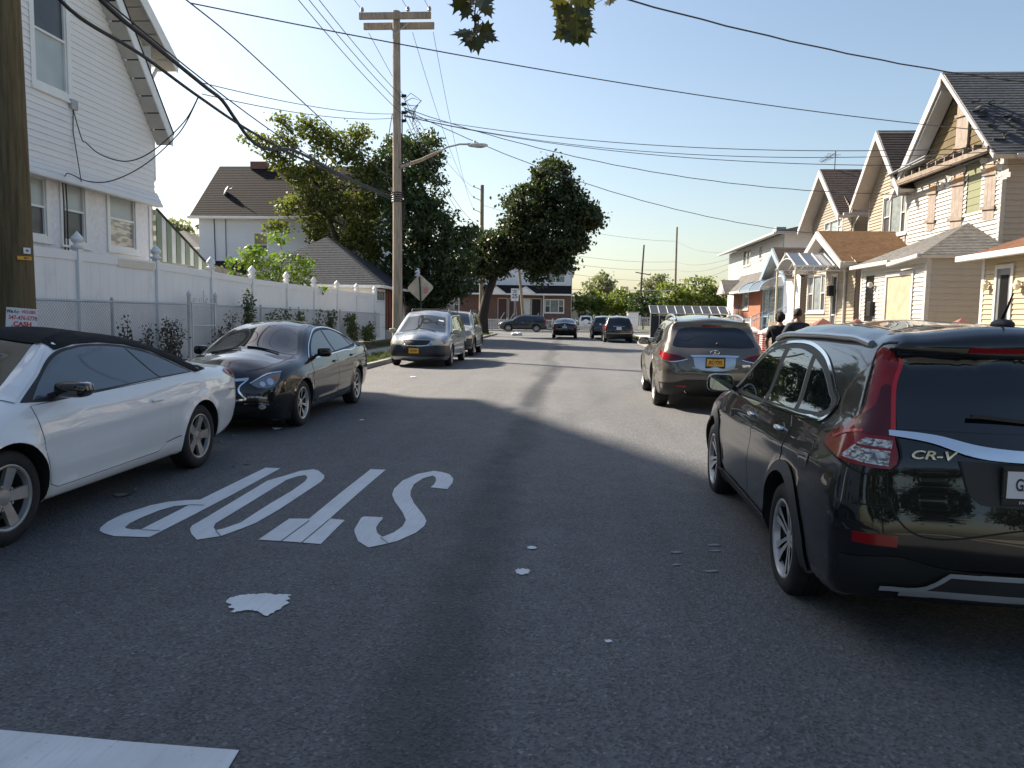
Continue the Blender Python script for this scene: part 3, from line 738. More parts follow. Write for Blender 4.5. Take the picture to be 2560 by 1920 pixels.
b = MB(); b.box(-8.0, -6.85, -16, 64, -.05, .135); struct(b.build('sidewalk', M['concrete']))
b = MB(); b.box(5.35, 6.75, -16, 64, -.05, .145); struct(b.build('sidewalk', M['concrete']))
b = MB(); b.box(-90, -8.0, 62.2, 64, -.05, .13); b.box(6.75, 90, 62.2, 64, -.05, .13); b.box(-90, 90, 78.1, 79.6, -.05, .13); struct(b.build('pavement', M['concrete']))
b = MB(); b.box(-6.85, RL-.16, -16, 64, -.05, .125); struct(b.build('verge', M['lawn']))
b = MB(); b.box(RR+.16, 5.35, -16, 64, -.05, .135); struct(b.build('verge', M['lawn']))
# raised yards: left bank rises behind the walk to the fence
b = MB(); ys = list(range(-16, 63, 3))
prof = [(-8.0, .135), (-8.35, .20), (-9.0, .40), (-9.6, .48), (-34, .55)]
vs_ = [(x, y, (z if y < 26 else z*(1-.45*min(1, (y-26)/14.)) if z > .15 else z)+(rnd.uniform(-.03, .03) if 0 < i < 4 else 0)) for y in ys for i, (x, z) in enumerate(prof)]
n_ = len(prof); b.add(vs_, [(i*n_+j, i*n_+j+1, (i+1)*n_+j+1, (i+1)*n_+j) for i in range(len(ys)-1) for j in range(n_-1)]); struct(b.build('yard', M['soil'], None, 180))
b = MB(); b.box(6.75, 34, -16, 62.2, -.05, .17); struct(b.build('front_yard', concrete('yard_paving', (.36, .34, .31), 0)))

# ------------------------------------------------------------ building helpers
def lap(mb, O, u, v, n, poly, holes=(), h=.115, lip=.014):
    """courses of lapped boards or shingles filling a convex outline in the (u,v) plane, with rectangular holes"""
    O, u, v, n = Vector(O), Vector(u), Vector(v), Vector(n)
    zs = [p[1] for p in poly]; z0, z1 = min(zs), max(zs)
    def span(z):
        xs = []
        for i in range(len(poly)):
            a, c = poly[i], poly[(i+1) % len(poly)]
            if abs(a[1]-c[1]) < 1e-9:
                if abs(a[1]-z) < 1e-6: xs += [a[0], c[0]]
            elif min(a[1], c[1])-1e-6 <= z <= max(a[1], c[1])+1e-6: xs.append(a[0]+(c[0]-a[0])*(z-a[1])/(c[1]-a[1]))
        return (min(xs), max(xs)) if xs else None
    zb = z0; P = lambda x, z, d: O+u*x+v*z+n*d
    while zb < z1-1e-4:
        zt = min(zb+h, z1); cuts = {zb, zt}
        for hh in holes: cuts |= {q for q in hh[2:4] if zb < q < zt}
        cuts |= {q for q in zs if zb < q < zt}; cuts = sorted(cuts)
        for a, c in zip(cuts, cuts[1:]):
            if c-a < 1e-4: continue
            sa, sc = span(a+1e-5), span(c-1e-5)
            if not sa or not sc: continue
            iv = [(sa[0], sa[1], sc[0], sc[1])]; mid = (a+c)/2
            for hh in holes:
                if hh[2] < mid < hh[3]:
                    nv = []
                    for (l0, r0, l1, r1) in iv:
                        if hh[1] <= min(l0, l1) or hh[0] >= max(r0, r1): nv.append((l0, r0, l1, r1)); continue
                        if hh[0] > max(l0, l1): nv.append((l0, hh[0], l1, hh[0]))
                        if hh[1] < min(r0, r1): nv.append((hh[1], r0, hh[1], r1))
                    iv = nv
            da, dc = lip*(1-(a-zb)/h), lip*(1-(c-zb)/h)
            for l0, r0, l1, r1 in iv:
                if max(r0-l0, r1-l1) < 1e-4: continue
                q = [P(l0, a, da), P(r0, a, da), P(r1, c, dc), P(l1, c, dc)]
                if (q[1]-q[0]).cross(q[3]-q[0]).dot(n) < 0 or (r0-l0 < 1e-5 and (q[2]-q[0]).cross(q[3]-q[0]).dot(n) < 0): q = q[::-1]
                mb.quad(*q)
                if a == zb: mb.quad(P(l0, a, 0), P(r0, a, 0), P(r0, a, lip), P(l0, a, lip))
        zb += h
    return mb
def rect(u0, u1, z0, z1): return [(u0, z0), (u1, z0), (u1, z1), (u0, z1)]
def siding(name, c, streak=.10, rough=.5):
    k = NT(name); f_ = k.noise(1.0, 5, .6, stretch=(.6, .6, 5)); g_ = k.noise(2.2, 5, .7, stretch=(2.5, 2.5, .35))
    base = k.ramp(f_, [(.3, tuple(x*(1-streak*.5) for x in c)), (.7, tuple(min(.85, x*(1+streak*.4)) for x in c))])
    base = k.mix(k.ramp(g_, [(.50, (0,)*3), (.85, (streak*3,)*3)]), base, tuple(x*.6 for x in c))
    k.set(Base_Color=base, Roughness=rough, Specular_IOR_Level=.4); return k.m
def shingle(name, c, var=.35):
    k = NT(name); br = k.n('ShaderNodeTexBrick'); mp = k.n('ShaderNodeMapping'); k.l(k.pos(), mp.inputs[0])
    f1 = k.noise(6, 2, .5, stretch=(1.2, 1.2, 2.4)); f2 = k.noise(.8, 5)
    base = k.ramp(f1, [(.3, tuple(x*(1-var) for x in c)), (.7, tuple(x*(1+var) for x in c))])
    base = k.mix(k.ramp(f2, [(.4, (0,)*3), (.8, (.45,)*3)]), base, tuple(x*1.5 for x in c))
    k.set(Base_Color=base, Roughness=.9, Specular_IOR_Level=.2); k.bump(k.noise(90, 2), .4, .006); return k.m
def brick(name, c, mortar=(.42, .40, .37), scale=1.0, rot=None, mw=.012):
    k = NT(name); br = k.t.nodes.new('ShaderNodeTexBrick'); co = k.pos()
    cx = k.n('ShaderNodeSeparateXYZ'); k.l(co, cx.inputs[0]); ad = k.n('ShaderNodeMath', _operation='ADD'); k.l(cx.outputs[0], ad.inputs[0]); k.l(cx.outputs[1], ad.inputs[1])
    cb = k.n('ShaderNodeCombineXYZ'); k.l(ad.outputs[0], cb.inputs[0]); k.l(cx.outputs[2], cb.inputs[1]); k.l(cb.outputs[0], br.inputs['Vector'])
    br.inputs['Scale'].default_value = scale; br.inputs['Brick Width'].default_value = .215; br.inputs['Row Height'].default_value = .075; br.inputs['Mortar Size'].default_value = mw
    br.inputs['Color1'].default_value = (*c, 1); br.inputs['Color2'].default_value = (*[x*.72 for x in c], 1); br.inputs['Mortar'].default_value = (*mortar, 1)
    k.set(Base_Color=k.mix(k.ramp(k.noise(3, 5), [(.4, (0,)*3), (.8, (.35,)*3)]), br.outputs[0], tuple(x*.6 for x in c)), Roughness=.85); k.bump(br.outputs['Fac'], -.3, .006); return k.m
def vinyl_mat():
    k = NT('white_vinyl'); p = k.pos(); n1 = k.noise(1.6, 6, .7, stretch=(1, 1, .5)); n2 = k.noise(.9, 4, .6)
    sx = k.n('ShaderNodeSeparateXYZ'); k.l(p, sx.inputs[0]); mr = k.n('ShaderNodeMapRange'); k.l(sx.outputs[2], mr.inputs[0]); mr.inputs[1].default_value = -.6; mr.inputs[2].default_value = .6; mr.inputs[3].default_value = .30; mr.inputs[4].default_value = 0
    ad = k.n('ShaderNodeMath', _operation='ADD'); k.l(n1, ad.inputs[0]); k.l(mr.outputs[0], ad.inputs[1])
    base = k.ramp(n2, [(.3, (.76, .77, .79)), (.7, (.82, .825, .835))]); base = k.mix(k.ramp(ad.outputs[0], [(.56, (0,)*3), (.85, (.55,)*3)]), base, (.42, .41, .34)); k.set(Base_Color=base, Roughness=.42); return k.m
M['sid_white'] = siding('white_siding', (.80, .80, .80), .05); M['sid_whitewarm'] = siding('weathered_sunlit_white', (.40, .385, .35), .14); M['sid_whitefar'] = siding('sunlit_white_siding', (.42, .42, .41), .08)
M['sid_beige'] = siding('beige_siding', (.30, .25, .185), .07); M['sid_tan'] = siding('tan_siding', (.27, .225, .175), .07); M['sid_yellow'] = siding('yellow_siding', (.37, .30, .195), .06)
M['sid_olive'] = siding('olive_sheathing', (.17, .18, .105), .12, .8); M['sid_blue'] = siding('pale_blue_siding', (.66, .70, .76), .05); M['sid_cream'] = siding('cream_siding', (.40, .37, .325), .10)
M['trim'] = flat('white_trim', (.78, .78, .77), .45, var=.05); M['trimgrey'] = flat('grey_trim', (.36, .37, .38), .5, var=.1); M['vinyl'] = vinyl_mat()
M['soffit'] = flat('soffit', (.48, .45, .41), .6, var=.1)
M['sh_slate'] = shingle('slate_shingles', (.062, .070, .078)); M['sh_brown'] = shingle('brown_shingles', (.055, .043, .040)); M['sh_tan'] = shingle('tan_shingles', (.135, .08, .043), .25)
M['sh_grey'] = shingle('grey_shingles', (.12, .117, .112)); M['sh_dark'] = shingle('dark_shingles', (.016, .014, .0155), .25); M['sh_red'] = shingle('red_brown_shingles', (.13, .068, .043)); M['sh_olive'] = shingle('olive_wall_shingles', (.105, .082, .046), .12)
M['wood'] = flat('weathered_wood', (.20, .16, .125), .85, var=.35, vscale=5); M['ply'] = flat('plywood', (.32, .265, .18), .8, var=.18, vscale=3); M['board'] = flat('grey_board', (.23, .19, .16), .85, var=.22, vscale=5); M['orangewood'] = flat('bare_wood', (.36, .22, .12), .8, var=.25, vscale=6)
M['iron'] = flat('black_iron', (.012, .012, .013), .5, .3, var=.1); M['whiteiron'] = flat('white_iron', (.60, .61, .62), .45, .2, var=.1)
M['stucco'] = flat('rough_stucco', (.75, .76, .79), .9, var=.10, vscale=9, bump=1.0, bscale=9)
M['shade'] = flat('pale_blind', (.42, .47, .47), .3, var=.10, vscale=1.5, coat=.25, spec=.3); M['curtain'] = flat('curtain_glass', (.22, .25, .25), .15, var=.25, vscale=6, coat=.8); M['screen'] = flat('window_screen', (.05, .052, .055), .35, var=.2, coat=.3)
M['brickred'] = brick('red_brick', (.26, .085, .045), (.30, .24, .20)); M['brickorange'] = brick('orange_brick', (.30, .085, .034), (.30, .16, .10)); M['brickdark'] = brick('brown_brick', (.17, .075, .055), (.22, .16, .13))
M['bluetrim'] = flat('blue_grey_trim', (.22, .29, .35), .5, var=.1)
Z3 = Vector((0, 0, 1))
def wallmesh(name, parent, O, u, n, poly, holes, mat_, h=.115, lip=.014):
    return lap(MB(), O, u, Z3, n, poly, holes, h, lip).build(name, mat_, parent)
def roof(parent, corners, mat_, h=.15, lip=.012, th=.12, name='roof', fascia=None):
    """shingled slope: corners along the eave first (a,b) then the ridge (c,d)"""
    P = [Vector(c) for c in corners]; u = (P[1]-P[0]).normalized(); n = (P[1]-P[0]).cross(P[-1]-P[0]).normalized()
    if n.z < 0: n = -n
    v = n.cross(u); v = v if v.z > 0 else -v
    poly = [((p-P[0]).dot(u), (p-P[0]).dot(v)) for p in P]; mb = lap(MB(), P[0], u, v, n, poly, (), h, lip)
    mb.mi = 1; q = [p-n*.004 for p in P]; mb.prism(q, -n*th)
    return mb.build(name, [mat_, fascia or M['trim']], parent)
def windowset(parent, O, u, n, w_, h_, kind='double', name='window', frame_=.075, frmat=None, mats=('shade', 'screen'), sill=True):
    """framed sash window set into a wall opening; O = lower left corner of the opening on the wall plane"""
    O, u, n = Vector(O), Vector(u).normalized(), Vector(n).normalized(); fm = frmat or M['trim']; mb = MB()
    def bx(u0, u1, z0, z1, d0, d1): mb.obox(O+u*(u0+u1)/2+Z3*(z0+z1)/2+n*(d0+d1)/2, u*(u1-u0)/2, Z3*(z1-z0)/2, n*(d1-d0)/2)
    f = frame_
    bx(-f, 0, -f, h_+f, -.08, .035); bx(w_, w_+f, -f, h_+f, -.08, .035); bx(0, w_, h_, h_+f, -.08, .034); bx(0, w_, -f, 0, -.08, .034)
    if sill: bx(-f-.03, w_+f+.03, -f-.05, -f-.002, -.02, .07)
    cols = 1; s_ = .035
    lay = {'double': [(0, w_)], 'triple': [(0, w_*.27), (w_*.27, w_*.73), (w_*.73, w_)], 'twin': [(0, w_/2), (w_/2, w_)], 'fixed': [(0, w_)]}[kind]
    panes = []
    for i, (a, c) in enumerate(lay):
        bx(a, a+s_, 0, h_, -.06, .0); bx(c-s_, c, 0, h_, -.06, .0); bx(a+s_, c-s_, 0, s_, -.06, .0); bx(a+s_, c-s_, h_-s_, h_, -.06, .0)
        if kind == 'fixed' or (kind == 'triple' and i == 1) or (kind == 'twin' and False): panes.append((a+s_, c-s_, s_, h_-s_, mats[0]))
        else:
            bx(a+s_, c-s_, h_*.5-.02, h_*.5+.025, -.055, .004); panes += [(a+s_, c-s_, h_*.5+.025, h_-s_, mats[0]), (a+s_, c-s_, s_, h_*.5-.02, mats[1])]
    o = mb.build(name, fm, parent)
    for a, c, z0, z1, mt in panes:
        g = MB(); g.obox(O+u*(a+c)/2+Z3*(z0+z1)/2-n*.05, u*(c-a)/2, Z3*(z1-z0)/2, n*.006); g.build('pane', M[mt] if isinstance(mt, str) else mt, o)
    return o
def boxpart(name, parent, mat_, *dims, bevel=0): return MB().box(*dims).build(name, mat_, parent, None, bevel)
def gutter(parent, p, q, r_=.06, mat_=None, name='gutter'): return MB().bar(p, q, r_*2, r_*1.8).build(name, mat_ or M['trim'], parent, None, .015)
def pipe(parent, pts, r_=.04, mat_=None, name='downspout'): return MB().tube(pts, r_, 8).build(name, mat_ or M['trim'], parent, 60)
def gable_roof_x(parent, y0, y1, xf, xb, ze, zr, mat_, name='roof', th=.14, h=.15):
    """ridge runs away from the street; slopes face along the street"""
    ym = (y0+y1)/2
    roof(parent, [(xf, y0, ze), (xb, y0, ze), (xb, ym, zr), (xf, ym, zr)], mat_, h, .012, th, name)
    roof(parent, [(xf, y1, ze), (xb, y1, ze), (xb, ym, zr), (xf, ym, zr)], mat_, h, .012, th, name)
def rake(parent, xf, y0, y1, ze, zr, mat_, wd=.24, th=.05, name='rake_board'):
    ym = (y0+y1)/2; s = 1 if xf < 0 else -1
    for ya in (y0, y1):
        dz = Vector((0, 0, -wd)); MB().prism([(xf, ya, ze), (xf, ym, zr), Vector((xf, ym, zr))+dz*1.2, Vector((xf, ya, ze))+dz], (s*th, 0, 0)).build(name, mat_, parent)
def hole_from(px0, py0, px1, py1, X, O=None):
    """opening on a street-side wall at x = X seen in the photograph between two pixel corners"""
    a, b_ = onX(px0, py1, X), onX(px1, py0, X); a2, b2 = onX(px0, py0, X), onX(px1, py1, X)
    y0, y1 = sorted((a.y, b_.y)); return y0, y1, (a.z+b2.z)/2, (a2.z+b_.z)/2
NX, NY = Vector((-1, 0, 0)), Vector((0, -1, 0)); UY, UX = Vector((0, 1, 0)), Vector((1, 0, 0)); PX = Vector((1, 0, 0))

TRIM = M['trim']; M['trim'] = flat('sunlit_white_trim', (.44, .43, .41), .5, var=.08)  # darker copy of the white trim for the side in direct sun
# ------------------------------------------------------------ right side: derelict house with missing eave
def derelict():
    t = thing('derelict_house', 'derelict house with boarded windows, torn white siding and missing eave boards', 'house', (12, 25.5, 0))
    t.location = (0, 0, 0)
    y0, y1, X = 22.55, 28.45, 12.0; zw = 6.45; ym = 25.5; zr = 9.42
    hs = [hole_from(2318, 463, 2344, 575, X), hole_from(2376, 440, 2414, 571, X), hole_from(2458, 412, 2496, 545, X)]
    ol = [hole_from(2415, 430, 2457, 530, X), (y0+.15, hs[2][0]-.02, 6.05, 6.43), (hs[2][1]+.02, hs[1][0]-.02, 6.1, 6.4)]
    holes = [h for h in hs]+[(a, b_, c, d) for a, b_, c, d in ol]
    wallmesh('wall', t, (X, 0, 0), UY, NX, rect(y0, y1, .1, zw), holes, M['sid_whitewarm'], .135, .032)
    for a, b_, c, d in ol: wallmesh('exposed_sheathing', t, (X+.012, 0, 0), UY, NX, rect(a, b_, c, d), (), M['sid_olive'], .22, .012)
    for (a, b_, c, d) in hs:
        m_ = MB(); nb = 3; wd = (b_-a)/nb
        for i in range(nb): m_.box(X-.035, X+.02, a+wd*i+.004, a+wd*(i+1)-.004, c-.02+rnd.uniform(-.03, .03), d+rnd.uniform(-.04, .05))
        o = m_.build('window_board', M['board'], t)
        for zz in (c+.28, d-.28): MB().bar((X-.06, a-.08, zz-.02), (X-.06, b_+.08, zz+.05), .05, .09).build('batten', M['wood'], o)
        MB().box(X-.040, X-.036, a+.01, b_-.01, d-.30, d-.01).build('new_wood', M['orangewood'], o)
    for (yy, zz) in ((hs[2][0]-.45, 5.9), (hs[1][1]+.3, 6.2), (hs[2][1]+.1, 6.25)):
        m_ = MB(); r_ = rnd
        for i in range(5):
            a_ = Vector((X-.03, yy+rnd.uniform(-.25, .25), zz+rnd.uniform(-.3, .2))); m_.add([a_, a_+Vector((-.02-.06*rnd.random(), .22, rnd.uniform(-.05, .08))), a_+Vector((-.03, .18, -.12)), a_+Vector((-.01, -.02, -.13))], [(0, 1, 2, 3)])
        m_.build('torn_siding', M['sid_whitewarm'], t)
    # corner boards and side wall
    boxpart('corner_board', t, M['trim'], X-.02, X+.10, y0-.02, y0+.10, .1, zw); boxpart('corner_board', t, M['trim'], X-.02, X+.10, y1-.10, y1+.02, .1, zw)
    so = (.55, 2.6, 4.55, 5.75)
    wallmesh('wall', t, (X+.1, y0, 0), UX, NY, rect(0, 8.6, .1, zw), [so], M['sid_cream'], .16, .03)
    wallmesh('exposed_sheathing', t, (X+.1, y0+.01, 0), UX, NY, rect(*so), (), M['sid_olive'], .22, .012)
    MB().box(X+.3, X+8.7, y0+.03, y1-.03, .1, zw).build('inner_wall', M['board'], t)
    # gable, pent eave with open rafters
    xg = X+.06; wallmesh('gable', t, (xg, 0, 0), UY, NX, [(y0+.1, 6.75), (y1-.1, 6.75), (ym, 9.25)], (), M['sh_olive'], .24, .02)
    m_ = MB(); a, b_, c, d = hole_from(2388, 240, 2428, 396, X)
    for i in range(2): m_.box(X-.03, X+.05, a+(b_-a)/2*i+.004, a+(b_-a)/2*(i+1)-.004, c, d-.25*(1-i))
    gb = m_.build('gable_board', M['board'], t)
    for zz in (c+.35, d-.62): MB().bar((X-.05, a-.06, zz-.03), (X-.05, b_+.06, zz+.06), .05, .08).build('batten', M['wood'], gb)
    boxpart('eave_shade_box', t, M['seam'], X-.30, X+.02, y0+.05, y1-.05, 6.46, 6.74)  # black box standing for the shade inside the open eave
    for i in range(11): yy = y0+.1+i*.56; MB().box(X-.52, X-.302, yy, yy+.05, 6.50+.02*rnd.random(), 6.70).build('rafter_end', M['wood'], t)
    m_ = MB(); m_.bar((X-.55, y0-.2, 6.42), (X-.55, y1+.3, 6.50), .06, .14); m_.build('eave_beam', M['wood'], t); m_ = MB(); m_.bar((X-.50, y0-.1, 6.36), (X-.50, y1+.2, 6.40), .12, .05); m_.build('eave_beam', M['wood'], t)
    for i in range(16):
        m_ = MB(); yy = y0+.1+rnd.random()*5.6; l = .3+.5*rnd.random(); m_.bar((X-.45+.3*rnd.random(), yy, 6.74+.06*rnd.random()), (X-.5+.3*rnd.random(), yy+l, 6.74+.1*rnd.random()), .10, .015); m_.build('broken_board', M['wood'], t)
    m_ = MB(); m_.bar((X-.6, y1+.25, 6.80), (X-.28, ym+.9, 7.05), .35, .02); m_.build('torn_flashing', M['trimgrey'], t); m_ = MB(); m_.bar((X-.55, y1-.6, 6.8), (X-.3, y1-2.0, 6.95), .3, .02); m_.build('torn_flashing', M['trimgrey'], t)
    gable_roof_x(t, y0-.42, y1+.42, X-.46, X+9, 6.22, zr, M['sh_slate'])
    MB().prism([(X-.47, y1+.42, 6.22), (X-.47, ym, zr-.02), (X-.47, ym, zr-.40), (X-.47, y1+.42, 5.92)], (-.05, 0, 0)).build('rake_board', M['trim'], t); MB().prism([(X-.47, y0-.42, 6.22), (X-.47, ym, zr-.02), (X-.47, ym, zr-.16), (X-.47, y0-.42, 6.10)], (-.05, 0, 0)).build('rake_board', M['soffit'], t)
    m_ = MB(); m_.prism([(X-.45, y1+.30, 6.25), (X-.45, ym+.05, 9.2), (X-.45, ym+.05, 8.85), (X-.45, y1-.05, 6.25)], (.44, 0, 0)); m_.build('rake_soffit', M['trimgrey'], t)
    for i in range(26):
        m_ = MB(); q = rnd.random(); yy = (y0-.42)+(ym-y0+.42)*(.18+.42*q)+rnd.uniform(-.1, .1); zz = 6.22+(zr-6.22)*(.18+.42*q)+.05
        a_ = Vector((X-.4+rnd.random()*.9, yy, zz)); m_.bar(a_, a_+Vector((.25*rnd.random()+.1, rnd.uniform(-.1, .1), rnd.uniform(0, .10))), .10, .010); m_.build('loose_shingle', M['sh_slate'], t)
    gutter(t, (X+.1, y0-.40, 6.18), (X+9, y0-.40, 6.18))
    # enclosed porch
    xp, pa, pb, zp = 9.7, 21.6, 26.2, 3.42
    pw = hole_from(2214, 690, 2283, 802, xp); pd = hole_from(2160, 690, 2188, 812, xp); pd = (pd[0], pd[1], .35, pd[3])
    wallmesh('porch_wall', t, (xp, 0, 0), UY, NX, rect(pa, pb, .1, zp), [pw, pd], M['sid_whitewarm'], .125, .030)
    wallmesh('porch_wall', t, (xp, pa, 0), UX, NY, rect(0, 2.4, .1, zp), (), M['sid_cream'], .165, .032)
    MB().box(xp+.3, X, pa+.03, pb-.03, .1, zp).build('inner_wall', M['board'], t)
    boxpart('corner_board', t, M['trim'], xp-.03, xp+.09, pa-.03, pa+.09, .1, zp); boxpart('corner_board', t, M['trim'], xp-.03, xp+.09, pb-.09, pb+.03, .1, zp)
    m_ = MB().box(xp-.012, xp+.03, pw[0], pw[1], pw[2], pw[3]); o = m_.build('plywood_window', M['ply'], t)
    m_ = MB(); f = .10
    m_.box(xp-.05, xp-.015, pw[0]-f, pw[0], pw[2]-f, pw[3]+f); m_.box(xp-.05, xp-.015, pw[1], pw[1]+f, pw[2]-f, pw[3]+f); m_.box(xp-.049, xp-.015, pw[0], pw[1], pw[3], pw[3]+f); m_.box(xp-.049, xp-.015, pw[0], pw[1], pw[2]-f, pw[2]); m_.build('frame', M['trim'], o)
    dr = MB().box(xp+.02, xp+.05, pd[0], pd[1], pd[2], pd[3]).build('security_door', M['iron'], t)
    m_ = MB()
    for i in range(7): yy = pd[0]+.06+(pd[1]-pd[0]-.12)*i/6; m_.tube([(xp-.01, yy, pd[2]+.1+(pd[3]-pd[2]-.2)*q/12) if q % 2 == 0 else (xp-.01, yy+.04, pd[2]+.1+(pd[3]-pd[2]-.2)*q/12) for q in range(13)], .012, 4)
    m_.bar((xp-.01, pd[0], 1.2), (xp-.01, pd[1], 1.2), .04); m_.build('grille', M['whiteiron'] if False else M['darkmetal'], dr)
    a_ = onX(2183, 770, xp); boxpart('mailbox', t, M['iron'], xp-.16, xp-.02, a_.y-.16, a_.y+.16, a_.z-.25, a_.z+.2, bevel=.02)
    a_ = onX(2188, 712, xp); MB().lathe([(.02, 0), (.09, .05), (.07, .16), (.02, .18)], (xp-.16, a_.y, a_.z-.1), (0, 0, 1), 10).build('porch_lamp', M['trim'], t, 40)
    a_ = onX(2194, 735, xp); nb = MB().box(xp-.03, xp-.022, a_.y-.10, a_.y+.10, a_.z-.14, a_.z+.14).build('notice', M['platewhite'], t)
    m_ = MB()
    for i in range(4): m_.box(xp-.034, xp-.031, a_.y-.07, a_.y+.07, a_.z-.09+i*.055, a_.z-.07+i*.055)
    m_.build('print', M['redink'], nb)
    e = xp-.28; ze = zp+.0; A_, B_, C_, D_ = (e, pb+.22, ze), (e, pa-.22, ze), (X, pa-.22, ze), (X, pb+.22, ze); P_ = (X-.02, 24.2, 4.62)
    roof(t, [A_, B_, P_], M['sh_grey'], .14, .010, .08, 'porch_roof'); roof(t, [B_, C_, P_], M['sh_grey'], .14, .010, .08, 'porch_roof'); roof(t, [D_, A_, P_], M['sh_grey'], .14, .010, .08, 'porch_roof')
    m_ = MB(); m_.bar((e-.04, pb+.2, zp-.06), (e-.04, 23.4, zp-.06), .09, .12); m_.bar((e-.05, 23.4, zp-.14), (e-.05, pa-.2, zp-.02), .10, .11); m_.build('gutter', M['trim'], t, None, .015)
    m_ = MB(); m_.bar((xp-.02, pb, zp-.10), (xp-.02, pa, zp-.10), .04, .16); m_.build('frieze', M['trim'], t)
derelict()

def beige_house():
    t = thing('house', 'beige sided house with tall gable and tan shingled porch behind the clear canopy', 'house')
    X, y0, y1, ze, zr = 12.0, 28.6, 32.05, 6.42, 8.6; ym = 30.25
    tw = hole_from(2207, 488, 2272, 585, X)
    wallmesh('wall', t, (X, 0, 0), UY, NX, [(y0, .1), (y1, .1), (y1, ze), (ym, zr-.12), (y0, ze)], [tw], M['sid_beige'], .125, .030)
    wallmesh('wall', t, (X, y0, 0), UX, NY, rect(0, 8, .1, ze), (), M['sid_beige'], .125, .030)
    MB().box(X+.3, X+8, y0+.03, y1-.03, .1, ze).build('inner_wall', M['board'], t)
    windowset(t, (X, tw[0], tw[2]), UY, NX, tw[1]-tw[0], tw[3]-tw[2], 'triple', mats=('curtain', 'screen'))
    boxpart('corner_board', t, M['trim'], X-.02, X+.08, y0-.02, y0+.08, .1, ze); boxpart('corner_board', t, M['trim'], X-.02, X+.08, y1-.08, y1+.02, .1, ze)
    gable_roof_x(t, 2*ym-y1-.5, y1+.5, X-.55, X+8.5, ze-.18, zr+.16, M['sh_brown'])
    rake(t, X-.56, 2*ym-y1-.5, y1+.5, ze-.18, zr+.14, M['trim'], .26); gutter(t, (X-.5, y1+.5, ze-.22), (X+8, y1+.5, ze-.22))
    a_ = onX(2294, 392, 12.5); MB().lathe([(.001, .07), (.22, .05), (.36, 0), (.37, .01), (.2, .07), (.001, .09)], a_, (-.8, -.4, .3), 20).build('dish', M['trimgrey'], t, 60)
    xp, pa, pb, zp = 9.7, 26.75, 32.0, 3.62; yr = 29.6
    w1 = hole_from(2019, 690, 2066, 777, xp); w2 = hole_from(2076, 690, 2095, 800, xp); w2 = (w2[0], w2[1], .4, w2[3])
    wallmesh('porch_wall', t, (xp, 0, 0), UY, NX, [(pa, .1), (pb, .1), (pb, zp), (yr, 4.75), (pa, zp)], [w1, w2], M['sid_beige'], .125, .030)
    wallmesh('porch_wall', t, (xp, pa, 0), UX, NY, rect(0, 2.3, .1, zp), (), M['sid_tan'], .125, .030)
    MB().box(xp+.3, X, pa+.03, pb-.03, .1, zp).build('inner_wall', M['board'], t)
    windowset(t, (xp, w1[0], w1[2]), UY, NX, w1[1]-w1[0], w1[3]-w1[2], 'triple', mats=('curtain', 'screen')); windowset(t, (xp, w2[0], w2[2]), UY, NX, w2[1]-w2[0], w2[3]-w2[2], 'double', 'door', mats=('glass', 'screen'), sill=False)
    gable_roof_x(t, 2*yr-pb-.35, pb+.35, xp-.45, X+.5, zp-.02, 4.95, M['sh_tan'], 'porch_roof', .12, .11)
    rake(t, xp-.46, 2*yr-pb-.35, pb+.35, zp-.02, 4.93, M['trim'], .22); gutter(t, (xp-.4, 2*yr-pb-.33, zp-.05), (X, 2*yr-pb-.33, zp-.05))
    a_ = onX(2115, 760, xp); pipe(t, [(xp-.12, a_.y, zp-.05), (xp-.08, a_.y, zp-.5), (xp-.06, a_.y, .2)], .05)
    a_ = onX(2068, 725, xp-.4); boxpart('mailbox', t, M['iron'], xp-.38, xp-.2, a_.y-.14, a_.y+.14, a_.z-.22, a_.z+.16, bevel=.02)
beige_house()

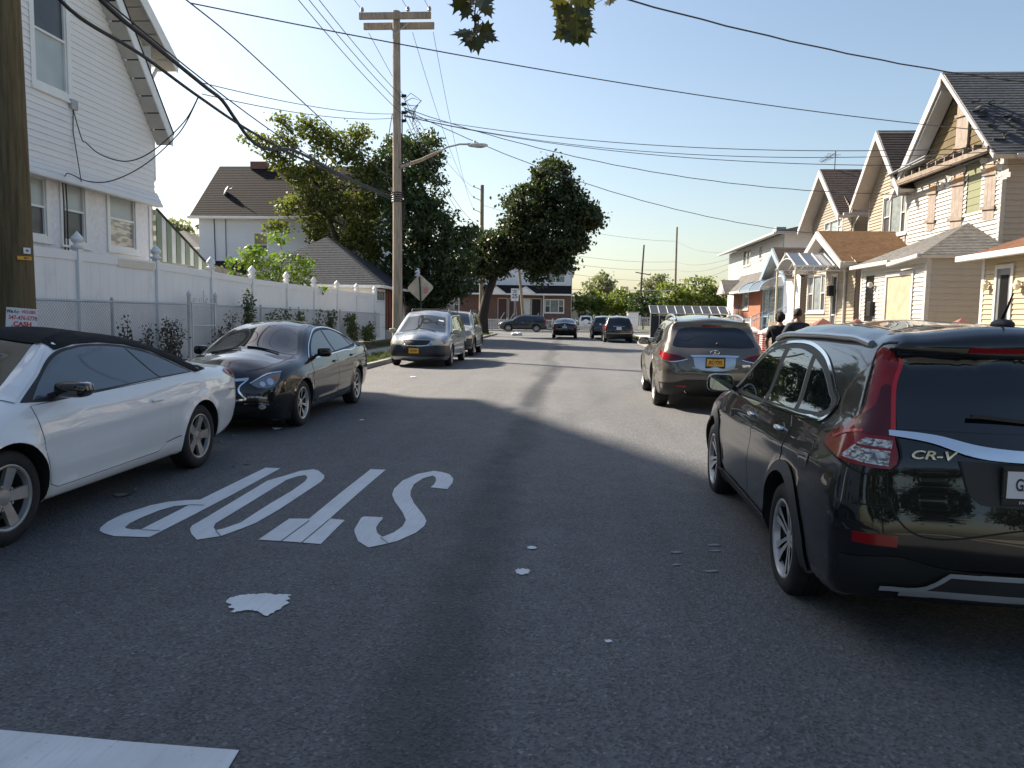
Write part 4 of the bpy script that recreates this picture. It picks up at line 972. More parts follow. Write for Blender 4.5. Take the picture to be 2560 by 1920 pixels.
def canopy():
    t = thing('canopy', 'clear panel canopy with curly white iron brackets over the beige house walk', 'canopy')
    y0, y1, x0, x1, zr, ze = 27.35, 29.75, 7.85, 9.62, 4.02, 3.50; ym = (y0+y1)/2
    gl = NT('polycarbonate'); gl.set(Base_Color=(.10, .12, .15), Roughness=.12, Alpha=.86, Specular_IOR_Level=.7); M['poly'] = gl.m
    for i in range(4):
        a, b_ = x0+(x1-x0)*i/4+.02, x0+(x1-x0)*(i+1)/4-.02
        for ys_ in (y0, y1): MB().prism([(a, ys_, ze), (b_, ys_, ze), (b_, ym, zr), (a, ym, zr)], (0, 0, -.012)).build('roof_panel', M['poly'], t)
    m_ = MB()
    for i in range(5):
        xx = x0+(x1-x0)*i/4
        for ys_ in (y0, y1): m_.bar((xx, ys_, ze+.01), (xx, ym, zr+.01), .035)
    for ys_, zz in ((y0, ze), (y1, ze), (ym, zr)): m_.bar((x0-.05, ys_, zz), (x1+.05, ys_, zz), .045)
    m_.build('frame', M['whiteiron'], t)
    for ys_ in (y0+.03, y1-.03): MB().box(x0, x0+.06, ys_-.03, ys_+.03, .16, ze).build('post', flat('cream_post', (.55, .49, .36), .5), t)
    m_ = MB()
    for xx in (x0,):
        m_.tube([(xx, ym+(y1-y0)*.42*math.cos(a), ze-.02+.34*math.sin(a)) for a in np.linspace(0, math.pi, 17)], .018, 6)
        for k in range(7): q = -1+2*k/6; m_.tube([(xx, ym+(y1-y0)*.40*q, ze+.34*math.sqrt(max(0, 1-q*q))), (xx, ym+(y1-y0)*.48*q*.9, ze+.02+(zr-ze)*(1-abs(q)*.9))], .010, 5)
    for ys_ in (y0, y1):
        m_.bar((x0, ys_, ze-.16), (x1, ys_, ze-.16), .025)
        for k in range(8):
            xc = x0+.12+(x1-x0-.24)*k/7; m_.tube([(xc+.07*math.cos(a), ys_, ze-.08+.05*math.sin(a)) for a in np.linspace(0, 2*math.pi*.85, 12)], .009, 5)
    m_.build('scrollwork', M['whiteiron'], t, 60)
canopy()

def tan_house():
    t = thing('house', 'tan sided house with brown gable roof and blue grey porch with curved awning', 'house')
    X, y0, y1, ze, zr = 12.0, 33.9, 39.2, 6.3, 8.35; ym = 36.75
    tw = hole_from(2063, 553, 2107, 588, X)
    wallmesh('wall', t, (X, 0, 0), UY, NX, [(y0, .1), (y1, .1), (y1, ze), (ym, zr), (y0, ze)], [tw], M['sid_tan'], .125, .030)
    wallmesh('wall', t, (X, y0, 0), UX, NY, rect(0, 8, .1, ze), (), M['sid_tan'], .125, .030)
    MB().box(X+.3, X+8, y0+.03, y1-.03, .1, ze).build('inner_wall', M['board'], t)
    windowset(t, (X, tw[0], tw[2]), UY, NX, tw[1]-tw[0], tw[3]-tw[2], 'triple', mats=('curtain', 'shade'))
    gable_roof_x(t, 2*ym-y1-.45, y1+.45, X-.55, X+8.4, ze-.2, zr+.2, M['sh_brown']); rake(t, X-.56, 2*ym-y1-.45, y1+.45, ze-.2, zr+.18, M['trim'], .26)
    m_ = MB(); a_ = Vector((X+.1, ym, zr+.1)); m_.bar(a_, a_+Vector((0, 0, .95)), .03); m_.bar(a_+Vector((0, -.1, .85)), a_+Vector((0, 2.0, .80)), .022)
    for k in range(7): q = a_+Vector((0, .15+.28*k, .84)); m_.bar(q-Vector((.30-.02*k, 0, 0)), q+Vector((.30-.02*k, 0, -.06)), .014)
    m_.build('aerial', M['darkmetal'], t)
    gutter(t, (X-.5, y0-.35, ze-.2), (X+8, y0-.35, ze-.2)); pipe(t, [(X+.2, y0-.3, ze-.25), (X+.05, y0-.08, ze-.6), (X+.05, y0-.08, .3)])
    xp, pa, pb, zp = 9.9, 33.6, 38.6, 3.45; yr = 36.6
    dr = hole_from(1907, 722, 1958, 800, xp); dr = (dr[0], dr[1], .4, dr[3])
    wallmesh('porch_wall', t, (xp, 0, 0), UY, NX, [(pa, .1), (pb, .1), (pb, zp), (yr, 4.75), (pa, zp)], [dr], M['sid_blue'], .11, .014)
    wallmesh('porch_wall', t, (xp, pa, 0), UX, NY, rect(0, 2.1, .1, zp), (), M['sid_tan'], .125, .030)
    MB().box(xp+.3, X, pa+.03, pb-.03, .1, zp).build('inner_wall', M['board'], t)
    windowset(t, (xp, dr[0], dr[2]), UY, NX, dr[1]-dr[0], dr[3]-dr[2], 'triple', 'porch_glazing', frmat=M['bluetrim'], mats=('curtain', 'glass'), sill=False)
    gable_roof_x(t, 2*yr-pb-.4, pb+.4, xp-.45, X, zp-.05, 4.95, M['sh_brown'], 'porch_roof', .12); rake(t, xp-.46, 2*yr-pb-.4, pb+.4, zp-.05, 4.93, M['bluetrim'], .26)
    pts = [(1.1*(1-math.cos(a)), .62*math.sin(a)) for a in np.linspace(0, math.pi/2, 9)]
    m_ = MB(); ya, yb = dr[0]-.2, dr[1]+.7
    for (d0, z0_), (d1, z1_) in zip(pts, pts[1:]): m_.quad((xp-1.1+d0, ya, 2.95+z0_), (xp-1.1+d0, yb, 2.95+z0_), (xp-1.1+d1, yb, 2.95+z1_), (xp-1.1+d1, ya, 2.95+z1_))
    aw = m_.build('awning', M['poly'], t, 180); m_ = MB()
    for yy in (ya, (ya+yb)/2, yb): m_.tube([(xp-1.1+d, yy, 2.96+z) for d, z in pts], .025, 6)
    m_.bar((xp-1.1, ya, 2.95), (xp-1.1, yb, 2.95), .05); m_.build('frame', M['bluetrim'], aw, 60)
tan_house()

def white_duplex():
    t = thing('house', 'white two storey house with low dark roof and orange brick ground floor', 'house')
    X, y0, y1, ze = 12.0, 44.2, 58.8, 6.45
    h1 = hole_from(1859, 625, 1878, 662, X); h2 = hole_from(1899, 616, 1905, 646, X)
    wallmesh('wall', t, (X, 0, 0), UY, NX, rect(y0, y1, .1, ze), [h1, h2], M['sid_whitefar'], .16, .03); wallmesh('wall', t, (X, y0, 0), UX, NY, rect(0, 9, .1, ze), (), M['sid_white'], .16, .03)
    MB().box(X+.3, X+9, y0+.03, y1-.03, .1, ze).build('inner_wall', M['board'], t)
    windowset(t, (X, h1[0], h1[2]), UY, NX, h1[1]-h1[0], h1[3]-h1[2], 'twin', mats=('glass', 'curtain')); windowset(t, (X, h2[0], h2[2]), UY, NX, h2[1]-h2[0], h2[3]-h2[2], 'double', mats=('glass', 'glass'))
    e = .7; A_, B_, C_, D_ = (X-e, y1+e, ze), (X-e, y0-e, ze), (X+9, y0-e, ze), (X+9, y1+e, ze); P_, Q_ = (X+4.5, y0+4, 7.9), (X+4.5, y1-4, 7.9)
    roof(t, [A_, B_, P_, Q_], M['sh_dark'], .2); roof(t, [B_, C_, P_], M['sh_dark'], .2); gutter(t, (X-e, y1+e, ze-.05), (X-e, y0-e, ze-.05)); gutter(t, (X-e, y0-e, ze-.05), (X+9, y0-e, ze-.05))
    pipe(t, [(X+1.6, y0-.1, ze-.1), (X+1.6, y0-.08, .3)], .05, M['soffit'])
    boxpart('window_side', t, M['glassdark'], X+2.6, X+3.6, y0-.03, y0+.02, 4.3, 5.6)
    xb = 11.3; bw = hole_from(1857, 733, 1872, 772, xb)
    wallmesh_holes = [bw]
    lap(MB(), (xb, 0, 0), UY, Z3, NX, rect(46.0, 53.4, .1, 3.6), [bw], 3.6, 0).build('brick_front', M['brickorange'], t)
    m_ = MB(); m_.quad((xb, 46.0, .1), (X, 46.0, .1), (X, 46.0, 3.6), (xb, 46.0, 3.6)); m_.quad((xb, 53.4, .1), (X, 53.4, .1), (X, 53.4, 3.6), (xb, 53.4, 3.6)); m_.build('brick_return', M['brickorange'], t)
    windowset(t, (xb, bw[0], bw[2]), UY, NX, bw[1]-bw[0], bw[3]-bw[2], 'fixed', mats=('curtain',)); 
    MB().box(xb-.03, xb+.02, 51.6, 52.9, .4, 2.7).build('door', M['brickdark'], t)
    roof(t, [(10.5, 54.2, 3.35), (10.5, 45.4, 3.35), (X, 45.4, 4.6), (X, 54.2, 4.6)], M['sh_grey'], .16, .01, .1, 'awning_roof')
    roof(t, [(10.2, 51.0, 3.3), (11.4, 51.0, 3.3), (11.4, 52.4, 4.2), (10.2, 52.4, 4.2)], M['sh_grey'], .16, .01, .08, 'awning_roof'); roof(t, [(10.2, 53.8, 3.3), (11.4, 53.8, 3.3), (11.4, 52.4, 4.2), (10.2, 52.4, 4.2)], M['sh_grey'], .16, .01, .08, 'awning_roof')
    MB().prism([(10.5, 45.4, 3.33), (X, 45.4, 3.33), (X, 45.4, 4.58)], (0, .05, 0)).build('awning_cheek', M['trim'], t); MB().prism([(10.22, 51.0, 3.25), (10.22, 53.8, 3.25), (10.22, 52.4, 4.1)], (.05, 0, 0)).build('awning_cheek', M['trim'], t)
    MB().bar((10.5, 45.4, 3.28), (10.5, 54.2, 3.28), .06, .14).build('fascia', M['trim'], t)
    boxpart('rooftop_unit', t, M['trimgrey'], X+.8, X+1.4, 49, 49.8, ze+.1, 7.35); boxpart('side_window', t, M['glassdark'], X-.02, X+.01, 45.2, 45.7, 1.6, 2.9)
white_duplex()

def yellow_house():
    t = thing('house', 'yellow sided porch with barred door at the right edge of the photo', 'house')
    xp, pa, pb, zp = 9.7, 11.5, 18.75, 3.15
    d = hole_from(2487, 672, 2533, 830, xp); d = (d[0], d[1], .55, d[3]); w_ = (d[0]-2.6, d[0]-.9, 1.2, 2.85)
    wallmesh('porch_wall', t, (xp, 0, 0), UY, NX, rect(pa, pb, .1, zp), [d, w_], M['sid_yellow'], .115, .028); wallmesh('porch_wall', t, (xp, pb, 0), UX, -NY, rect(0, 2.3, .1, zp), (), M['sid_yellow'], .115, .028)
    wallmesh('porch_wall', t, (xp, pa, 0), UX, NY, rect(0, 2.3, .1, zp), (), M['sid_yellow'], .115, .028)
    MB().box(xp+.3, 12, pa+.03, pb-.03, .1, zp).build('inner_wall', M['board'], t)
    boxpart('corner_board', t, M['trim'], xp-.03, xp+.09, pb-.09, pb+.03, .1, zp)
    dr = MB().box(xp+.02, xp+.05, d[0], d[1], d[2], d[3]).build('security_door', flat('grey_door', (.16, .17, .18), .4, .3), t); m_ = MB()
    m_.box(xp-.02, xp+.019, d[0], d[0]+.10, d[2], d[3]); m_.box(xp-.02, xp+.019, d[1]-.10, d[1], d[2], d[3]); m_.box(xp-.021, xp+.019, d[0]+.10, d[1]-.10, d[3]-.14, d[3]); m_.box(xp-.021, xp+.019, d[0]+.10, d[1]-.10, 1.35, 1.42); m_.box(xp-.021, xp+.019, d[0]+.10, d[1]-.10, 1.16, 1.22)
    m_.build('frame', _mats['grey_door'], dr); m_ = MB()
    for i in range(8): yy = d[0]+.13+(d[1]-d[0]-.26)*i/7; m_.box(xp-.008, xp+.008, yy-.008, yy+.008, d[2], 1.16); m_.box(xp-.008, xp+.008, yy-.008, yy+.008, 1.42, d[3]-.14)
    for i in range(5): yc = d[0]+.2+(d[1]-d[0]-.4)*i/4; m_.tube([(xp, yc+.05*math.cos(a), 1.285+.05*math.sin(a)) for a in np.linspace(0, 2*math.pi, 9)], .008, 4)
    m_.build('bars', M['iron'], dr); MB().box(xp+.015, xp+.019, d[0]+.1, d[1]-.1, 1.42, d[3]-.14).build('pane', M['glass'], dr); MB().ell((xp-.05, d[0]+.14, 1.29), (.04, .04, .04)).build('handle', M['chrome'], dr, 60)
    m_ = MB(); f = .09; m_.box(xp-.05, xp-.018, d[0]-f, d[0]-.002, d[2], d[3]+f); m_.box(xp-.05, xp-.018, d[1]+.002, d[1]+f, d[2], d[3]+f); m_.box(xp-.049, xp-.018, d[0]-.002, d[1]+.002, d[3]+.002, d[3]+f); m_.build('door_casing', M['trim'], t)
    windowset(t, (xp, w_[0], w_[2]), UY, NX, w_[1]-w_[0], w_[3]-w_[2], 'twin', mats=('curtain', 'curtain'))
    for pxx, pyy in ((2464, 712), (2544, 712)):
        a_ = onX(pxx, pyy, xp-.1); m_ = MB(); m_.lathe([(.015, 0), (.06, .03), (.085, .13), (.05, .17), (.03, .19)], (xp-.12, a_.y, a_.z-.12), Z3, 8); m_.bar((xp-.02, a_.y, a_.z+.05), (xp-.12, a_.y, a_.z+.1), .03); m_.build('porch_lamp', flat('cream_lamp', (.6, .52, .40), .35), t, 40)
    roof(t, [(xp-.4, pb+.35, zp), (xp-.4, pa-.3, zp), (12, pa-.3, 4.1), (12, pb+.35, 4.1)], M['sh_red'], .14, .01, .1, 'porch_roof'); gutter(t, (xp-.42, pb+.37, zp-.03), (xp-.42, pa-.3, zp-.03), .075)
    X, y0, y1 = 12.0, 11.8, 18.0
    wallmesh('wall', t, (X, 0, 0), UY, NX, [(y0, .1), (y1, .1), (y1, 6.3), (14.9, 9), (y0, 6.3)], (), M['sid_yellow'], .115, .028); wallmesh('wall', t, (X, y1, 0), UX, -NY, rect(0, 8, .1, 6.3), (), M['sid_yellow'], .115, .028); wallmesh('wall', t, (X, y0, 0), UX, NY, rect(0, 8, .1, 6.3), (), M['sid_yellow'], .115, .028)
    gable_roof_x(t, y0-.4, y1+.4, X-.5, X+8.4, 6.1, 9.15, M['sh_red'])
yellow_house()

# ------------------------------------------------------------ right side: walls, fences, pillars
def pillar(x, y, w_, h_, capc, label, brk, group=None):
    t = thing('gate_pillar', label, 'pillar', (x, y, .15), 0, group); h_ = h_-.15
    MB().box(-w_/2, w_/2, -w_/2, w_/2, 0, h_).build('shaft', brk, t)
    a = w_/2+.05; m_ = MB(); m_.box(-a, a, -a, a, h_, h_+.05); m_.add([(-a, -a, h_+.05), (a, -a, h_+.05), (a, a, h_+.05), (-a, a, h_+.05), (0, 0, h_+.05+w_*.42)], [(0, 1, 4), (1, 2, 4), (2, 3, 4), (3, 0, 4)]); m_.build('cap', capc, t)
    return t
mar = flat('maroon_cap', (.20, .075, .055), .6, var=.15); whc = flat('white_cap', (.62, .62, .60), .6, var=.1); rb = brick('painted_red_brick', (.42, .02, .035), (.55, .50, .48), 1, mw=.014)
G = 'brick pillars with pyramid caps along the right sidewalk'
pillar(6.85, 28.75, .42, 1.12, whc, 'farther red brick pillar with white pyramid cap near the person', rb, G)
pillar(6.85, 26.75, .42, 1.12, whc, 'nearer red brick pillar with white pyramid cap near the person', rb, G)
pillar(6.85, 21.1, .5, 1.42, mar, 'maroon capped brick pillar farthest from the camera', M['brickdark'], G)
pillar(6.85, 18.65, .5, 1.42, mar, 'maroon capped brick pillar in front of the boarded porch window', M['brickdark'], G)
pillar(6.85, 13.85, .55, 1.42, mar, 'maroon capped brick pillar in front of the yellow porch', M['brickdark'], G)
def railing(name, label, x, y0, y1, z0, z1, step=.13, mt=None, scroll=False):
    t = thing(name, label, 'fence'); m_ = MB()
    for zz in (z0+.08, z1-.12, z1-.35): MB().bar((x, y0, zz), (x, y1, zz), .03, .03).build('rail', mt or M['whiteiron'], t)
    m_ = MB(); y = y0
    while y < y1: m_.box(x-.009, x+.009, y-.009, y+.009, z0, z1+.03); y += step
    m_.build('pickets', mt or M['whiteiron'], t)
    if scroll:
        m_ = MB(); y = y0+.1
        while y < y1: m_.tube([(x-.015, y+.09*math.cos(a), (z0+z1)/2+.12+.09*math.sin(a)) for a in np.linspace(0, 5.2, 11)], .011, 4); y += .26
        m_.build('scrolls', mt or M['whiteiron'], t, 60)
    m_ = MB()
    for yy in np.linspace(y0, y1, max(2, int((y1-y0)/2.2)+1)): m_.box(x-.03, x+.03, yy-.03, yy+.03, z0-.03, z1+.12)
    m_.build('posts', mt or M['whiteiron'], t)
railing('iron_fence', 'white iron fence with scrollwork in front of the beige house', 6.85, 21.4, 26.5, .15, 1.52, .13, flat('cream_iron', (.58, .52, .42), .5), True)
railing('iron_fence', 'white picket iron fence beyond the white capped brick pillars', 6.85, 29.1, 40, .15, 1.62, .16)
railing('iron_fence', 'grey white fence in front of the orange brick house front', 6.85, 40.5, 53, .15, 1.4, .11)
b = thing('stair_rail', 'sloping white stair railings rising to the blue grey porch', 'railing'); m_ = MB()
for yy in (35.3, 37.2):
    m_.bar((7.6, yy, 1.2), (9.8, yy, 2.2), .04); m_.bar((7.6, yy, .6), (9.8, yy, 1.5), .03)
    for k in range(9): xx = 7.6+2.2*k/8; m_.box(xx-.012, xx+.012, yy-.012, yy+.012, .2, 1.2+k/8.)
m_.build('rails', M['bluetrim'], b)
for k in range(4): MB().box(8.3+.3*k, 8.6+.3*k, 35.2, 37.3, .16, .32+.17*k).build('step', M['concrete'], b)
def carport():
    t = thing('carport', 'long low canopy of dark panels on white frame beside the far sidewalk', 'carport'); x0, x1 = 6.1, 11.8; n = 9
    for i in range(n):
        a, c = x0+(x1-x0)*i/n, x0+(x1-x0)*(i+1)/n; MB().prism([(a+.03, 57.0, 1.92), (c-.03, 57.0, 1.92), (c-.03, 58.4, 2.5), (a+.03, 58.4, 2.5)], (0, 0, -.03)).build('panel', flat('dark_panel', (.028, .036, .045), .5, var=.1), t)
    m_ = MB()
    for i in range(n+1):
        a = x0+(x1-x0)*i/n; m_.bar((a, 57.0, 1.93), (a, 58.4, 2.51), .05); m_.box(a-.025, a+.025, 56.97, 57.03, .1, 1.9)
    for yy, zz in ((57.0, 1.93), (58.4, 2.51)): m_.bar((x0, yy, zz), (x1, yy, zz), .06)
    m_.build('frame', M['whiteiron'], t)
    MB().box(x0, x1, 57.06, 57.09, .15, 1.75).build('mesh_screen', flat('black_mesh', (.03, .032, .035), .8), t)
carport()
def yard_fence(name, label, p, q, h_, mt, step=.16, board=False):
    t = thing(name, label, 'fence'); p, q = Vector(p), Vector(q); d = (q-p); L = d.length; d /= L; m_ = MB(); k = int(L/step)
    for i in range(k+1):
        c = p+d*(i*step); 
        if board: m_.obox(c+Vector((0, 0, h_/2)), d*step*.47, Vector((-d.y, d.x, 0))*.012, Vector((0, 0, h_/2+rnd.uniform(-.01, .01))))
        else: m_.box(c.x-.018, c.x+.018, c.y-.018, c.y+.018, p.z, p.z+h_)
    m_.build('pickets', mt, t); m_ = MB()
    for zz in (.22, h_-.15): MB().bar(p+Vector((0, 0, zz)), q+Vector((0, 0, zz)), .05, .07).build('rail', mt, t); m_ = MB()
    for i in range(int(L/2.4)+1): c = p+d*(i*2.4); m_.box(c.x-.05, c.x+.05, c.y-.05, c.y+.05, p.z, p.z+h_+.12)
    m_.build('posts', mt, t)
    return t
M['oldwood'] = flat('old_grey_wood', (.20, .18, .16), .9, var=.3)
yard_fence('board_fence', 'dark grey board fence below the dark panel carport', (6.9, 44.5, .15), (6.9, 57, .15), 1.25, M['oldwood'], .15, True)
yard_fence('picket_fence', 'long white picket fence across the end of the street', (-16, 80.3, .1), (2.5, 80.3, .1), 1.15, M['whiteiron'], .17)
yard_fence('picket_fence', 'white slatted fence and gate right of the street end', (2.7, 80.3, .1), (14, 80.3, .1), 1.6, M['whiteiron'], .2)
M['trim'] = TRIM
# ------------------------------------------------------------ left side houses
def white_house():
    t = thing('house', 'tall white house on the left with stucco ground floor and two nested gables', 'house')
    X, X2, y0, y1 = -11.0, -10.72, 4.5, 19.55
    ws = [hole_from(60, 440, 110, 586, X), hole_from(160, 453, 208, 603, X), hole_from(275, 482, 334, 619, X)]
    lap(MB(), (X, 0, 0), UY, Z3, PX, rect(y0, y1, .3, 4.62), ws, 5, 0).build('stucco_wall', M['stucco'], t)
    for i, h in enumerate(ws): windowset(t, (X, h[0], h[2]), UY, PX, h[1]-h[0], h[3]-h[2], 'double', mats=('shade', 'screen' if i != 2 else M['curt2']), frame_=.11)
    for h in ws: boxpart('band', t, M['trim'], X+.002, X+.03, h[0]-.3, h[1]+.3, h[3]+.13, h[3]+.36)
    boxpart('frieze', t, M['trim'], X+.002, X+.05, y0, y1, 4.38, 4.62)
    boxpart('corner_board', t, M['trim'], X-.06, X+.03, y1-.12, y1+.03, .3, 4.62)
    # front gable wing with clapboards, slightly flared at the foot
    s = 1.17; zc, yc = 6.15, 19.25; ya = 12.0; za = zc+s*(yc-ya); up = hole_from(88, 0, 160, 217, X2)  # apex out of view, placed so its shadow covers the near road
    up = (up[0], up[1], up[2], up[3]+.35)
    lap(MB(), (X2, 0, 0), UY, Z3, PX, [(2*ya-yc, 4.62), (yc, 4.62), (yc, zc), (ya, za), (2*ya-yc, zc)], [up], .135, .026).build('clapboard', M['sid_white'], t)
    m_ = MB(); lap(m_, (X2+.16, 0, 4.30), UY, Vector((-.16, 0, .34)).normalized(), PX, rect(2*ya-yc, yc+.12, 0, .375), (), .125, .016); m_.build('flared_foot', M['sid_white'], t)
    MB().box(X2+.0, X2+.165, 2*ya-yc, yc+.12, 4.27, 4.30).build('drip_edge', M['trim'], t)
    lap(MB(), (X2, yc, 0), Vector((-1, 0, 0)), Z3, UY, rect(0, 9, 4.62, 8.3), (), .135, .026).build('clapboard', M['sid_white'], t)
    windowset(t, (X2, up[0], up[2]), UY, PX, up[1]-up[0], up[3]-up[2], 'double', mats=('screen', 'shade'), frame_=.13)
    # main gable behind
    X3 = -10.95; s2 = .68; ze, ye = 8.3, 19.55; zr = ze+s2*(ye-ya)
    lap(MB(), (X3, 0, 0), UY, Z3, PX, [(2*ya-ye, 4.7), (ye, 4.7), (ye, ze), (ya, zr), (2*ya-ye, ze)], (), .135, .026).build('clapboard', M['sid_white'], t)
    lap(MB(), (X3, ye, 0), Vector((-1, 0, 0)), Z3, UY, rect(0, 10, .3, ze), (), .135, .026).build('clapboard', M['sid_white'], t)
    boxpart('corner_board', t, M['trim'], X3-.03, X3+.03, ye-.10, ye+.03, 6.2, ze)
    MB().box(X3-10, X3-.4, 2*ya-ye+.05, ye-.05, .3, ze).build('inner_wall', M['board'], t)
    gable_roof_x(t, 2*ya-ye-.42, ye+.42, -10.45, X3-10, ze-.18, zr+.12, M['sh_dark'])
    def raked(xa, xw, yb, zb, yt, zt, wd):
        m_ = MB(); m_.prism([(xa, yb, zb), (xa, yt, zt), (xa, yt, zt-wd*1.25), (xa, yb-.05, zb-wd)], (.03, 0, 0)); m_.build('rake_board', M['trim'], t)
        m_ = MB(); n = 26
        for i in range(n):
            q0, q1 = i/n, (i+.93)/n; f = lambda q, x: (x, yb+(yt-yb)*q-.06, zb+(zt-zb)*q-wd*.9)
            m_.quad(f(q0, xw), f(q0, xa), f(q1, xa), f(q1, xw))
        m_.build('soffit', M['soffit'], t)
    raked(-10.30, X2+.02, yc+.20, zc-.02, ya, za+.25, .30); raked(-10.40, X3+.02, ye+.45, ze-.16, ya, zr+.16, .30)
    m_ = MB(); m_.prism([(-10.27, yc+.24, zc+.02), (-10.27, ya, za+.32), (-10.27, ya, za+.24), (-10.27, yc+.20, zc-.04)], (-.45, 0, 0)); m_.build('roof_edge', M['sh_dark'], t)
    gutter(t, (-10.40, ye+.48, ze-.20), (X3-10, ye+.48, ze-.20), .07); m_ = MB(); m_.tube([(-10.9, ye+.42, ze-.25), (-10.93, ye+.10, ze-.7), (-10.93, ye+.10, 5)], .045, 8); m_.build('downspout', M['trim'], t, 60)
    a_ = onX(178, 262, X2); boxpart('junction_box', t, M['trimgrey'], X2+.01, X2+.09, a_.y-.11, a_.y+.11, a_.z-.1, a_.z+.1, bevel=.01)
    m_ = MB(); m_.tube([(X2+.04, a_.y, a_.z-.1), (X2+.035, a_.y-.02, 5.4), (X2+.18, a_.y-.02, 4.35)], .010, 5)
    for pxa in (150, 158): c = onX(pxa, 430, X); d_ = onX(pxa+8, 640, X); m_.tube([(X+.04, c.y, 4.6), (X+.04, c.y+.03, 3.9), (X+.05, d_.y, 2.6)], .014, 5)
    m_.build('wall_cable', M['iron'], t)
k_ = NT('rippled_blind'); k_.set(Base_Color=k_.ramp(k_.noise(3.2, 3, .5, stretch=(1, 1, 5)), [(.45, (.20, .18, .16)), (.55, (.60, .52, .40))]), Roughness=.2, Coat_Weight=.8); M['curt2'] = k_.m
white_house()
def shade_house():  # unseen house added to keep the foreground in shade
    t = thing('house', 'unseen white house added left of the camera to shade the road', 'house')
    X, y0, y1 = -11.4, -13.0, 3.4
    ws = [(y, y+1.0, z, z+1.5) for y in (-11, -8.4, -5.6, -2.6, .6) for z in (1.5, 4.8)]
    lap(MB(), (X, 0, 0), UY, Z3, PX, [(y0, .3), (y1, .3), (y1, 8), ((y0+y1)/2, 12.5), (y0, 8)], ws, .135, .016).build('wall', M['sid_white'], t)
    MB().box(X-10, X-.3, y0+.05, y1-.05, .3, 8).build('inner_wall', M['board'], t)
    for h in ws: windowset(t, (X, h[0], h[2]), UY, PX, h[1]-h[0], h[3]-h[2], 'double', mats=('screen', 'screen'))
    gable_roof_x(t, y0-.4, y1+.4, X+.5, X-10, 7.8, 12.65, M['sh_dark'])
shade_house()
def striped_awning():
    t = thing('awning', 'green and white striped metal awning on the side of the white house', 'awning')
    gr, wh = flat('awning_green', (.16, .21, .15), .45, var=.1), flat('awning_white', (.55, .57, .57), .45, var=.08)
    x0, x1 = -12.6, -10.95; ya, za, yb, zb = 19.7, 4.25, 22.45, 3.02; n = 11
    for i in range(n):
        q0, q1 = i/n, (i+1)/n; y0_, y1_ = ya+(yb-ya)*q0, ya+(yb-ya)*q1; z0_, z1_ = za+(zb-za)*q0, za+(zb-za)*q1
        zl = lambda z, q: min(z-.10, 2.98-.0*q) if q < .75 else z-.42*(1-(q-.75)*1.4)-.0
        m_ = MB(); m_.prism([(x1, y0_, z0_), (x1, y1_, z1_), (x1, y1_, min(z1_-.06, 2.92-.28*max(0, q1-.72)/.28)), (x1, y0_, min(z0_-.06, 2.92-.28*max(0, q0-.72)/.28))], (.012 if i % 2 else .03, 0, 0))
        m_.quad((x1, y0_, z0_+.012), (x1, y1_, z1_+.012), (x0, y1_, z1_+.012), (x0, y0_, z0_+.012)); m_.build('slat', gr if i % 2 == 0 else wh, t)
    MB().bar((x1+.03, ya, za+.03), (x1+.03, yb, zb+.03), .05).build('edge', M['iron'], t)
    MB().bar((x1-.05, ya, 2.78), (x1-.05, yb-.2, 2.72), .06, .10).build('beam', M['trim'], t)
    m_ = MB(); y2, y3, z2, z3 = 21.2, 22.3, 1.6, 2.78
    for k in range(-8, 12):
        for s in (1, -1):
            a = Vector((x1-.03, y2+(y3-y2)*k/10., z2)); dy = 1.18*s*.8; pts = []
            for q in np.linspace(0, 1, 24):
                p = a+Vector((0, dy*q+(0 if s > 0 else .94), 1.18*q))
                if y2 <= p.y <= y3: pts.append(p)
            if len(pts) > 1: m_.bar(pts[0], pts[-1], .028, .012, (1, 0, 0))
    for yy in (y2, y3): m_.box(x1-.06, x1, yy-.03, yy+.03, .5, z3)
    m_.build('lattice', M['trim'], t)
striped_awning()
